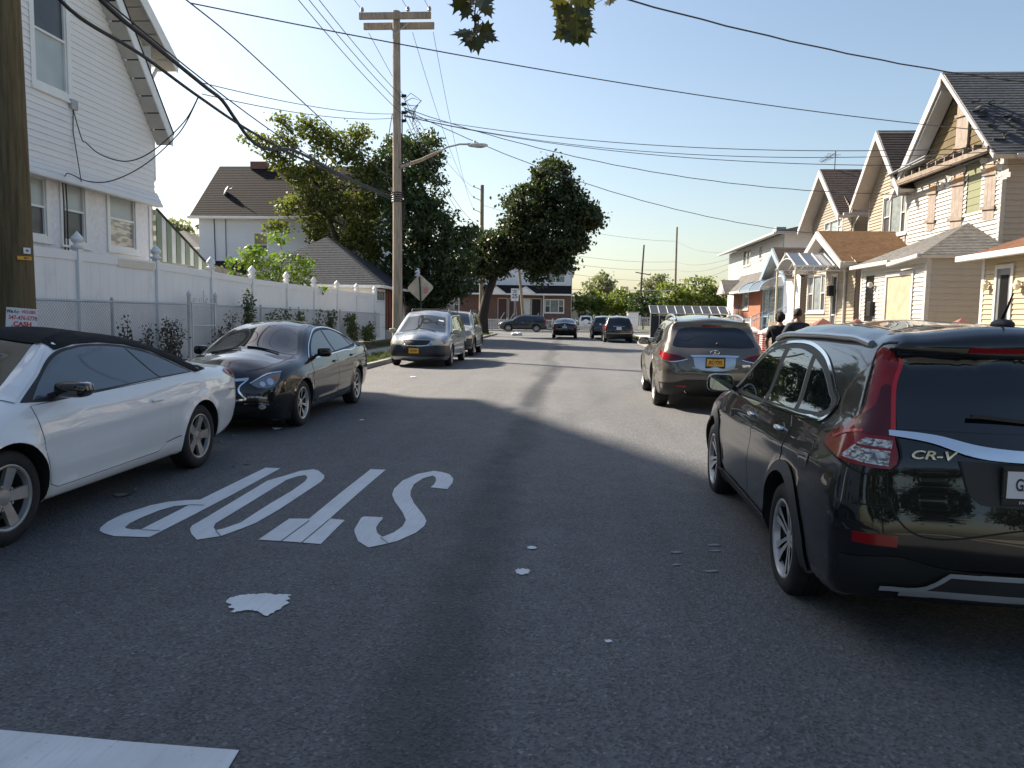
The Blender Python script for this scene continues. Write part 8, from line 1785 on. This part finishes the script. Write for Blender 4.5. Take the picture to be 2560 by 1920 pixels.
# weeds climbing the chain link fence
def weed(label, px0, px1, pyt, pyb, mat_, n, X=-8.86, sz=.07, stems=5, dry=False):
    a, c = onX(px0, pyb, X), onX(px1, pyb, X); top = onX((px0+px1)/2, pyt, X); y0, y1 = sorted((a.y, c.y)); zg = .44 if y0 < 26 else .3; ym = (y0+y1)/2; base = (X, ym, zg); t = thing('weed', label, 'weed', base, 0, 'weeds along the chain link fence'); H = top.z-zg; W_ = max(.08, (y1-y0)/2)
    m_ = MB(); C = []
    for i in range(stems):
        yb = npr.uniform(-W_*.6, W_*.6); h = H*npr.uniform(.55, 1.0); ly = npr.uniform(-W_, W_)*.8; pts = [(npr.uniform(-.05, .05), yb+(ly-yb)*q**1.5, h*q) for q in np.linspace(0, 1, 6)]; m_.tube(pts, [.010, .009, .008, .006, .005, .003], 5)
        n_ = int(n*2.4); k = n_//stems; q = npr.uniform(.15, 1, k); C.append(np.stack([npr.normal(0, .08, k), yb+(ly-yb)*q**1.5+npr.normal(0, .10, k), h*q+npr.normal(0, .04, k)], 1))
    m_.build('stems', M['bark'], t); C = np.concatenate(C); C = C[C[:, 2] > 0]; leafcloud('leaves', C, sz*1.15, mat_, t)
for w_ in (('brown dried weed clump left of the fence gate', 388, 470, 790, 890, L_dry, 240, -8.86, .06, 14), ('tall feathery weed right of the gate reaching above the rail', 606, 640, 715, 825, L_weed, 420, -8.86, .07, 6), ('low dry weed just right of the gate', 540, 560, 810, 880, L_dry, 120, -8.86, .06, 5), ('thin wispy weed between gate and tall weed', 565, 590, 780, 860, L_dry, 90, -8.86, .06, 5),
           ('leafy vine on the chain link behind the black sedan roof', 672, 706, 765, 815, L_weed, 260, -8.86, .08, 6), ('vine patch right of the second fence post', 710, 722, 768, 815, L_weed, 120, -8.86, .08, 4), ('vine patch beside the third fence post', 730, 760, 770, 815, L_weed, 200, -8.86, .08, 5), ('narrow vine right of the black sedan roof', 790, 800, 770, 815, L_weed, 90, -8.86, .09, 3),
           ('dark vine clump on the chain link above the black sedan trunk', 808, 845, 768, 825, L_weed, 300, -8.86, .09, 6), ('tall bushy vine near the end of the fence', 862, 895, 775, 850, L_weed, 380, -8.86, .09, 6), ('weed bush at the fence end beside the garage', 905, 940, 800, 855, L_weed, 360, -8.86, .09, 7), ('sparse vine left of the dried weed clump', 300, 330, 775, 850, L_dry, 60, -8.86, .06, 4), ('thin vine halfway along the near fence section', 355, 385, 785, 850, L_dry, 70, -8.86, .06, 4)): weed(*w_)
a_ = onX(2165, 800, 8.6); tree('rose_bush', 'thin straggly rose bush below the boarded porch window', (8.6, a_.y, .17), [(8.6, a_.y, .17), (8.6, a_.y, .6), (8.6, a_.y+.1, 1.0)], [(8.6, a_.y+.3, 1.3, .3, .6, .35), (8.6, a_.y-.5, 1.1, .3, .8, .3)], L_weed, .07, 10, 60, .16, None, 'bark', 'bush', 10, .2, .02)
def grass(name, label, areas, n, h_, mat_):
    X, Y, Z, H = [], [], [], []
    for (x0, x1, y0, y1, z, dn) in areas:
        k = int(n*dn); xx = npr.uniform(x0, x1, k); yy = npr.uniform(y0, y1, k); keep = (np.sin(xx*7.1+1)+np.sin(yy*1.9)+np.sin(yy*5.3+xx*3))+npr.uniform(-1.5, 1.5, k) > -.6; xx, yy = xx[keep], yy[keep]; X.append(xx); Y.append(yy); Z.append(np.full(len(xx), z)); H.append(h_*npr.uniform(.4, 1.3, len(xx)))
    X, Y, Z, H = map(np.concatenate, (X, Y, Z, H)); k = len(X); a = npr.uniform(0, 6.28, k); ln = npr.normal(0, .35, (k, 2))*H[:, None]; wd = .006+.004*npr.rand(k)
    p0 = np.stack([X-np.cos(a)*wd, Y-np.sin(a)*wd, Z], 1); p1 = np.stack([X+np.cos(a)*wd, Y+np.sin(a)*wd, Z], 1); p2 = np.stack([X+ln[:, 0], Y+ln[:, 1], Z+H], 1); v_ = np.stack([p0, p1, p2], 1).reshape(-1, 3).astype(np.float32); me = bpy.data.meshes.new(name)
    me.vertices.add(3*k); me.vertices.foreach_set('co', v_.ravel()); me.loops.add(3*k); me.loops.foreach_set('vertex_index', np.arange(3*k, dtype=np.int32)); me.polygons.add(k); me.polygons.foreach_set('loop_start', np.arange(0, 3*k, 3, dtype=np.int32)); me.polygons.foreach_set('loop_total', np.full(k, 3, np.int32)); me.update(calc_edges=True)
    o = link(name, me, mat_); return tag(o, label, 'grass', None, 'stuff')
L_grass = leafmat('grass_blade', (.06, .09, .025), (.13, .15, .05), .3)
grass('grass', 'ragged grass on the left verge and bank', [(-6.85, -6.02, 14, 24, .12, .28), (-6.85, -6.02, 24, 62, .12, .32), (-9.0, -8.05, 14, 24, .22, .14), (-9.0, -8.05, 24, 37, .18, .22), (-7.0, -6.8, 14, 60, .13, .10)], 26000, .15, L_grass)
grass('grass', 'short grass on the right verge', [(4.47, 5.35, 13, 62, .13, 1.0), (-8, -1.5, 78.3, 80.2, .12, .2)], 15000, .07, L_grass)

# ------------------------------------------------------------ maple sprays hanging into the top of the picture
def maple_outline():
    half = [(0, -.5), (.08, -.36), (.30, -.44), (.24, -.26), (.52, -.22), (.40, -.06), (.60, .10), (.36, .10), (.30, .20), (.38, .40), (.18, .32), (.10, .42), (0, .72)]
    return [(x, y) for x, y in half]+[(-x, y) for x, y in half[-2:0:-1]]
L_maple = leafmat('maple_leaf', (.040, .052, .018), (.085, .078, .026), .25); L_maple.node_tree.nodes['Principled BSDF'].inputs['Roughness'].default_value = .4
def spray(label, leaves_, twig):
    t = thing('maple_branch', label, 'branch', tuple(onY(twig[0][0], twig[0][1], 7.0)), 0, 'maple sprays at the top'); b0 = Vector(t.location)
    m_ = MB(); P_ = [onY(x, y, 7.0+.1*math.sin(i))-b0 for i, (x, y) in enumerate(twig)]; m_.tube(P_, [.008*(1-.6*i/len(P_))+.002 for i in range(len(P_))], 6); m_.build('twig', M['darkbark'], t, 60)
    out = maple_outline()
    for (px, py, sc, ang) in leaves_:
        c = onY(px, py, 7.0+rnd.uniform(-.22, .22))-b0; rot = Matrix.Rotation(R(ang), 3, 'Y') @ Matrix.Rotation(R(rnd.uniform(-45, 45)), 3, 'Z') @ Matrix.Rotation(R(rnd.uniform(-40, 40)), 3, 'X'); s = sc*7.0/FPX
        vs_ = [c+rot @ Vector((x*s, .10*s*abs(x)-.08*s*y*y, -y*s)) for x, y in out]+[c]; n = len(out); m2 = MB(); m2.add(vs_, [(i, (i+1) % n, n) for i in range(n)]); m2.tube([c+rot @ Vector((0, 0, .5*s)), c+rot @ Vector((.05*s, 0, .8*s)), c.lerp(min(P_, key=lambda p: (p-c).length), .75)], .002, 4); m2.build('leaf', L_maple, t)
spray('left spray of maple leaves hanging into the top of the picture', [(1150, 8, 48, 20), (1175, 2, 46, -15), (1208, 6, 50, 5), (1165, 28, 40, 30), (1218, 24, 40, -25), (1190, 45, 26, 10), (1158, 82, 50, 62), (1215, 80, 52, -48), (1177, 104, 50, 10), (1195, 108, 46, -8), (1190, 74, 40, 150), (1140, 14, 36, 60), (1225, 92, 40, -60), (1168, 92, 44, 35)], [(1188, -120), (1190, -60), (1192, -10), (1187, 30), (1188, 60), (1184, 80)])
spray('right spray of maple leaves hanging into the top of the picture', [(1398, 8, 46, 15), (1425, 4, 48, -10), (1452, 8, 46, 5), (1405, 32, 46, 25), (1430, 40, 50, -5), (1460, 30, 44, -30), (1412, 62, 50, 35), (1440, 66, 54, 0), (1466, 60, 46, -40), (1405, 82, 44, 50), (1432, 96, 52, 5), (1458, 86, 48, -30), (1470, 70, 40, -55), (1475, 8, 30, -30), (1525, 4, 30, -10), (1420, 78, 46, 15), (1450, 46, 46, -15)], [(1440, -130), (1436, -60), (1438, -5), (1446, 25), (1444, 60)])

# ------------------------------------------------------------ road markings and litter
def roadpaint(name, c, wear=.5):
    k = NT(name); g = k.noise(38, 4, .65); f = k.noise(2.2, 5, .6); s_ = k.noise(3, 4, .6, stretch=(14, .8, 1))
    base = k.ramp(f, [(.3, tuple(x*.82 for x in c)), (.7, c)]); base = k.mix(k.ramp(s_, [(.50, (0,)*3), (.72, (.45,)*3)]), base, tuple(x*.62 for x in c)); base = k.mix(k.ramp(g, [(.62, (0,)*3), (.74, (wear,)*3)]), base, (.12, .12, .12))
    k.set(Base_Color=base, Roughness=.7); k.bump(g, .25, .003); return k.m
M['paintmark'] = roadpaint('road_paint', (.72, .75, .76)); M['splat'] = roadpaint('paint_splat', (.76, .79, .80), .35); M['scuff'] = roadpaint('paint_scuff', (.26, .28, .30), .9)
def ground_poly(name, label, cat, outl, hole=None, z=.005, mat_=None, group=None):
    P_ = [tuple(onZ(x, y, z).xy) for x, y in outl]; H_ = [[tuple(onZ(x, y, z).xy) for x, y in hole]] if hole else []
    c = np.mean(P_, 0); P_ = [(a-c[0], b_-c[1]) for a, b_ in P_]; H_ = [[(a-c[0], b_-c[1]) for a, b_ in h] for h in H_]; Q, F, mp = cdt(P_, gridpts(P_, .12), H_)
    if H_: cen = np.array([Q[list(f)].mean(0) for f in F]); ins = inpoly(cen, np.array(H_[0])); F = [f for f, k in zip(F, ins) if not k]
    ff = []
    for f in F: ar = (Q[f[1]][0]-Q[f[0]][0])*(Q[f[2]][1]-Q[f[0]][1])-(Q[f[2]][0]-Q[f[0]][0])*(Q[f[1]][1]-Q[f[0]][1]); ff.append(f if ar > 0 else f[::-1])
    o = MB().add([(x, y, 0) for x, y in Q], ff).build(name, mat_ or M['paintmark']); o.location = (c[0], c[1], z); return tag(o, label, cat, group)
zA = lambda pts: [(240+x/4.424, 1140+y/4.424) for x, y in pts]
zB = lambda pts: [(640+x/4.254, 1140+y/4.254) for x, y in pts]
G = 'letters of the word STOP painted on the road'
ground_poly('road_letter', 'white letter P of the upside down STOP on the asphalt', 'road marking', zA([(1875, 128), (2040, 135), (1500, 430), (1000, 690), (590, 897), (380, 890), (200, 885), (80, 850), (40, 825), (50, 790), (130, 725), (300, 640), (600, 545), (800, 505), (1000, 487), (1150, 482), (1500, 310)]), zA([(1035, 538), (860, 555), (700, 600), (480, 690), (370, 745), (320, 785), (335, 800), (400, 812), (495, 812)]), group=G)
ground_poly('road_letter', 'white letter O of the upside down STOP on the asphalt', 'road marking', zA([(1040, 810), (1060, 770), (1200, 690), (1500, 510), (1900, 270)])+zB([(300, 210), (470, 158), (610, 140), (665, 155), (725, 205), (725, 235), (690, 275), (500, 400), (250, 565), (0, 710)])+zA([(1600, 805), (1380, 885), (1115, 925), (1055, 860)]), zA([(1300, 790), (1320, 745), (1480, 650), (1800, 455), (2050, 300)])+zB([(320, 255), (440, 215), (530, 203), (548, 230), (520, 270), (380, 370), (150, 505), (0, 600)])+zA([(1600, 735), (1400, 805), (1325, 820)]), group=G)
ground_poly('road_letter', 'white letter T of the upside down STOP on the asphalt', 'road marking', zB([(1220, 140), (1380, 145), (1100, 385), (785, 665), (945, 680), (690, 935), (400, 912), (25, 888), (355, 665), (565, 665), (900, 390)]), group=G)
ground_poly('road_letter', 'white letter S of the upside down STOP on the asphalt', 'road marking', zB([(1855, 332), (2035, 352), (2090, 285), (2098, 240), (2060, 195), (1980, 170), (1890, 157), (1720, 190), (1560, 260), (1470, 345), (1447, 410), (1475, 480), (1560, 600), (1595, 680), (1560, 745), (1470, 810), (1345, 860), (1290, 820), (1275, 765), (1300, 720), (1350, 665), (1345, 650), (1150, 642), (1120, 655), (1045, 780), (1050, 815), (1085, 905), (1195, 972), (1350, 940), (1500, 905), (1700, 815), (1790, 745), (1812, 690), (1790, 640), (1680, 500), (1642, 420), (1645, 370), (1680, 300), (1780, 235), (1880, 208), (1910, 225), (1915, 260), (1895, 300)]), group=G)
LET = {o['label'].split()[2]: o for o in col.objects if o.name.startswith('road_letter')}
for let, a, b_ in (('T', (568, 682), (265, 903)), ('T', (785, 668), (485, 917)), ('S', (1320, 860), (1402, 922))): 
    q = zB([a, b_])
    st_ = ground_poly('paint_seam', None, None, [(q[0][0]-1.2, q[0][1]), (q[0][0]+1.2, q[0][1]), (q[1][0]+1.2, q[1][1]), (q[1][0]-1.2, q[1][1])], None, .009, M['seam']); st_.parent = LET[let]; st_.location -= LET[let].location
for let, a, b_ in (('P', (1035, 537), (1190, 541)), ('P', (495, 811), (705, 823)), ('O', (1322, 818), (1378, 882))):
    q = zA([a, b_])
    st_ = ground_poly('paint_seam', None, None, [(q[0][0], q[0][1]-.5), (q[1][0], q[1][1]-.5), (q[1][0], q[1][1]+.5), (q[0][0], q[0][1]+.5)] if let == 'P' else [(q[0][0]-1.2, q[0][1]), (q[0][0]+1.2, q[0][1]), (q[1][0]+1.2, q[1][1]), (q[1][0]-1.2, q[1][1])], None, .009, M['seam']); st_.parent = LET[let]; st_.location -= LET[let].location
def w2p(p):
    d = Vector(p)-CAM; f = d.dot(_f); return 1280+FPX*d.dot(_r2)/f, 960-FPX*d.dot(_u2)/f
_a, _b, _e = onZ(598, 1875), onZ(0, 1824), onZ(570, 1922); _d = (_b-_a).normalized(); _n = Vector((_d.y, -_d.x, 0)); _n = _n if _n.y < 0 else -_n; _sk = (_e-_a).normalized()
_bar = [_a]+[_a+_d*q+Vector((0, rnd.uniform(-.006, .006), 0)) for q in np.linspace(.25, 2.6, 12)]+[_a+_d*2.6+_n*.5]+[_a+_sk*.5]
ground_poly('stop_bar', 'end of a broad white stop bar at the lower left', 'road marking', [w2p(p) for p in _bar])
def splat(label, cx, cy_, rx, ry, n=46, rough=.35, group='white paint spots on the road'):
    P_ = []
    for i in range(n):
        a = 2*math.pi*i/n; q = 1+rnd.uniform(-rough, rough)*(.5+.5*abs(math.cos(a))); P_.append((cx+rx*q*math.cos(a), cy_+ry*(1+rnd.uniform(-.3, .25))*math.sin(a)))
    ground_poly('paint_spot', label, 'paint spot', P_, None, .006, M['scuff'] if 'scuff' in label else M['splat'], group)
_sp = [(565, 1502), (575, 1494), (590, 1490), (606, 1487), (620, 1484), (640, 1486), (655, 1484), (670, 1483), (690, 1486), (705, 1485), (727, 1487), (718, 1491), (728, 1496), (715, 1501), (724, 1507), (708, 1513), (702, 1522), (690, 1527), (678, 1534), (668, 1540), (655, 1536), (646, 1529), (632, 1525), (615, 1525), (600, 1527), (585, 1532), (577, 1529), (588, 1521), (570, 1519), (580, 1511), (566, 1507)]
_sq = []
for i, p in enumerate(_sp):
    q = _sp[(i+1) % len(_sp)]
    for k in range(3): _sq.append((p[0]+(q[0]-p[0])*k/3+rnd.uniform(-2.6, 2.6), p[1]+(q[1]-p[1])*k/3+rnd.uniform(-1.0, 1.0)))
ground_poly('paint_spot', 'large ragged white paint splash on the road below STOP', 'paint spot', _sq, None, .006, M['splat'], 'white paint spots on the road')
splat('medium white paint spot right of the large splash', 1306, 1428, 20, 7.5, 30); splat('small white paint speck low in the road centre', 1521, 1602, 10, 4, 20, .5); splat('small white paint dab right of the letter S', 1330, 1368, 12, 3.5, 18)
for i, (x, y, lab) in enumerate(((1692, 1380, 'upper'), (1690, 1411, 'lower left'), (1790, 1376, 'upper right'), (1778, 1427, 'long lowest'), (1785, 1362, 'topmost'))): splat('faint %s white scuff beside the black SUV rear wheel' % lab, x, y, 13+6*(i == 3), 2.5, 14, .5, 'faint scuffs near the black SUV')
Lf = flat('dead_leaf', (.20, .17, .12), .8, var=.3); Lp = flat('pale_scrap', (.45, .44, .40), .8, var=.2)
def w2q(p):
    d = Vector(p)-CAM; f = d.dot(_f); return 1280+FPX*d.dot(_r2)/f, 960-FPX*d.dot(_u2)/f
def litter(label, px, py, s, mt, name='fallen_leaf', cat='leaf', group='fallen leaves on the road'):
    c = onZ(px, py, .01); m_ = MB(); a = rnd.random()*6; n = 7; P_ = [(s*math.cos(a+i*2*math.pi/n)*(1 if i % 2 else .6), .6*s*math.sin(a+i*2*math.pi/n), .012*math.sin(i*2.1)+.014) for i in range(n)]
    m_.add(P_+[(0, 0, .022)], [(i, (i+1) % n, n) for i in range(n)]); o = m_.build(name, mt); o.location = c; o.location.z = .002; tag(o, label, cat, group)
for px, py, s, lab in ((307, 1237, .09, 'curled grey leaf under the white convertible sill'), (335, 1225, .035, 'tiny pale leaf beside the curled grey leaf'), (617, 1159, .05, 'pale leaf behind the convertible rear wheel'), (585, 1168, .025, 'small leaf left of the pale leaf'), (552, 1105, .045, 'reddish leaf by the rear wheel of the convertible'), (590, 1116, .03, 'small brown leaf between convertible and sedan'), (583, 1090, .04, 'brown leaf just ahead of the sedan bumper')): litter(lab, px, py, s, Lf)
for i in range(34):
    lft = i % 3 != 0; y = rnd.uniform(13, 26) if lft else rnd.uniform(18, 40); x = RL+.05+abs(rnd.gauss(0, .16)) if lft else RR-.05-abs(rnd.gauss(0, .14)); q = w2q((x, y, .01)); litter('small dry leaf lying in the left gutter' if lft else 'small dry leaf lying in the right gutter', q[0], q[1], rnd.uniform(.025, .05), Lf, group='dry leaves in the left gutter' if lft else 'dry leaves in the right gutter')
litter('white crumpled paper under the black sedan bumper', 697, 1072, .10, M['platewhite'], 'paper_scrap', 'paper', None); litter('flat white strip of paper in front of the minivan', 1032, 942, .10, M['platewhite'], 'paper_scrap', 'paper', None); litter('white scrap on the road beside the sedan rear wheel', 905, 1051, .06, M['platewhite'], 'paper_scrap', 'paper', None)
t = thing('plastic_bag', 'crumpled white plastic bag lying on the road near the far corner', 'bag', (onZ(1292, 839).x, onZ(1292, 839).y, 0)); m_ = MB()
for i in range(7): m_.ell((rnd.uniform(-.35, .45), rnd.uniform(-.15, .15), .09+.05*rnd.random()), (.22, .18, .13), 1, 8, 6, Matrix.Rotation(rnd.random()*3, 3, 'X'))
m_.build('bag', M['platewhite'], t, 50)

# ------------------------------------------------------------ people
def person(label, loc, rz, skinc, shirt, pants, H, hairc, hairstyle, arms):
    t = thing('person', label, 'person', loc, rz, None); k = H/1.78; sk = flat('skin_'+hairstyle, skinc, .55, var=.1)
    def grow_mesh(name, nodes, edges, mt, parent, root=0):
        me = bpy.data.meshes.new(name); me.from_pydata([Vector(p)*k for p, r_ in nodes], edges, []); me.update(); o = link(name, me, mt, parent); md = o.modifiers.new('skin', 'SKIN'); md.use_smooth_shade = True
        for i, (p, r_) in enumerate(nodes):
            s_ = me.skin_vertices[0].data[i]; rr = r_ if isinstance(r_, tuple) else (r_, r_); s_.radius = (rr[0]*k, rr[1]*k); s_.use_root = i == root
        su = o.modifiers.new('sub', 'SUBSURF'); su.levels = 1; su.render_levels = 2; return o
    N, E = [], []
    def add(p, r_, par=None):
        N.append((p, r_)); i = len(N)-1
        if par is not None: E.append((par, i))
        return i
    pel = add((0, 0, .95), (.15, .11)); wa = add((0, .0, 1.10), (.14, .10), pel); ch = add((0, -.01, 1.30), (.165, .115), wa); up = add((0, -.015, 1.44), (.11, .09), ch); nk = add((0, 0, 1.53), .055, up); hd = add((0, .02, 1.60), .06, nk)
    for s in (-1, 1):
        hip = add((s*.095, 0, .86), .095, pel); kn = add((s*.11, .02, .49), .062, hip); an = add((s*.115, -.02, .09), .042, kn); ft = add((s*.125, .12, .045), .04, an); add((s*.13, .20, .035), .032, ft)
        A = arms[0 if s < 0 else 1]; sh = add((s*.19, -.01, 1.42), .062, up); el = add(A[0], .045, sh); wr = add(A[1], .030, el); d = (Vector(A[1])-Vector(A[0])).normalized(); sd_ = d.cross(Vector((0, 1, 0))).normalized() if abs(d.y) < .9 else Vector((1, 0, 0)); pm = Vector(A[1])+d*.06; pi = add(tuple(pm), (.036, .018), wr)
        cr = Vector((-s*.3, .4, 0))
        for f in range(4):
            b_ = pm+sd_*(.024-.016*f); l = (.075, .085, .08, .062)[f]; i1 = add(tuple(b_+d*.045), .0095, pi); i2 = add(tuple(b_+d*(.045+l*.55)+cr*.02), .0085, i1); add(tuple(b_+d*(.045+l*.85)+cr*.05), .0075, i2)
        th = add(tuple(Vector(A[1])+d*.02+sd_*.045), .010, wr); add(tuple(Vector(A[1])+d*.065+sd_*.058+cr*.03), .009, th)
    body = grow_mesh('body', N, E, sk, t)
    hc = Vector((0, .03, 1.67))*k; m_ = MB(); m_.ell(hc, (.076*k, .098*k, .118*k), 1, 20, 14)
    m_.ell(hc+Vector((0, .06, -.06))*k, (.055*k, .05*k, .055*k), 1, 12, 8); m_.ell(hc+Vector((0, .10, -.015))*k, (.014*k, .022*k, .028*k), 1, 8, 6)
    for s in (-1, 1): m_.ell(hc+Vector((s*.078, -.005, -.01))*k, (.012*k, .022*k, .034*k), 1, 8, 6)
    m_.ell(hc+Vector((0, .088, -.062))*k, (.026*k, .012*k, .010*k), 1, 8, 6); hdm = m_.build('head', sk, t, 180)
    for s in (-1, 1): MB().ell(hc+Vector((s*.03, .086, .012))*k, (.013*k, .012*k, .009*k), 1, 10, 6).build('eye', M['platewhite'], hdm, 180)
    m_ = MB()
    if hairstyle == 'short': m_.ell(hc+Vector((0, -.012, .022))*k, (.081*k, .098*k, .106*k), 1, 18, 12)
    else:
        m_.ell(hc+Vector((0, -.012, .018))*k, (.088*k, .10*k, .108*k), 1, 18, 12)
        for i in range(60): u = Vector(npr.normal(size=3)); u.normalize(); u.y = -abs(u.y) if u.z < .2 else u.y; m_.ell(hc+Vector((u.x*.09, u.y*.10-.01, u.z*.105+.02))*k, (.028*k,)*3, 1, 6, 4)
    m_.build('hair', flat('hair_'+hairstyle, hairc, .8, var=.3, bump=.5, bscale=200), hdm, 180)
    NS = [((0, 0, .90), (.175, .13)), ((0, 0, 1.08), (.165, .125)), ((0, -.01, 1.28), (.195, .14)), ((0, -.015, 1.42), (.135, .11)), ((0, 0, 1.50), .075)]; ES = [(0, 1), (1, 2), (2, 3), (3, 4)]
    for s in (-1, 1):
        A = arms[0 if s < 0 else 1]; b_ = len(NS); e = Vector((s*.19, -.01, 1.42)).lerp(Vector(A[0]), .80); NS += [((s*.185, -.01, 1.42), .085), (tuple(e), .072)]; ES += [(3, b_), (b_, b_+1)]
    grow_mesh('shirt', NS, ES, shirt, body); NP = [((0, 0, .97), (.165, .125))]; EP = []
    for s in (-1, 1): b_ = len(NP); NP += [((s*.095, 0, .84), .11), ((s*.11, .02, .49), .082), ((s*.115, -.02, .10), .066)]; EP += [(0, b_), (b_, b_+1), (b_+1, b_+2)]
    grow_mesh('trousers', NP, EP, pants, body)
    for s in (-1, 1): MB().ell((s*.122*k, .06*k, .045*k), (.05*k, .14*k, .05*k), .8, 12, 8).build('shoe', M['blackplastic'], body, 180)
    return t
navy = flat('navy_shirt', (.012, .015, .028), .85, var=.25, vscale=8); dkp = flat('dark_trousers', (.02, .022, .03), .85, var=.2); blk = flat('black_shirt', (.010, .010, .012), .85, var=.2)
person('person in a dark navy shirt seen from behind on the right verge', (4.46, 15.2, .14), R(12), (.16, .085, .055), navy, dkp, 1.70, (.008, .007, .007), 'short', (((-.34, -.02, 1.14), (-.36, .20, .98)), ((.33, -.03, 1.13), (.30, .20, 1.0))))
person('person with curly dark hair in black, half hidden behind the navy shirt', (4.30, 15.85, .14), R(-14), (.30, .17, .12), blk, dkp, 1.62, (.006, .006, .006), 'curly', (((-.27, .03, 1.14), (-.24, .22, 1.0)), ((.26, .06, 1.14), (.12, .26, 1.08))))

# ------------------------------------------------------------ settle every thing's empty at its own foot
bpy.context.view_layer.update()
for o in list(col.objects):
    if o.type == 'EMPTY' and o.parent is None and o.location.length < 1e-6 and kids(o):
        pts = [o.matrix_world.inverted() @ (c.matrix_world @ Vector(q)) for c in kids(o) if c.type == 'MESH' for q in c.bound_box]
        if not pts: continue
        b_ = Vector((sum(p.x for p in pts)/len(pts), sum(p.y for p in pts)/len(pts), min(p.z for p in pts))); o.location = b_
        for c in kids(o): c.location = Vector(c.location)-b_
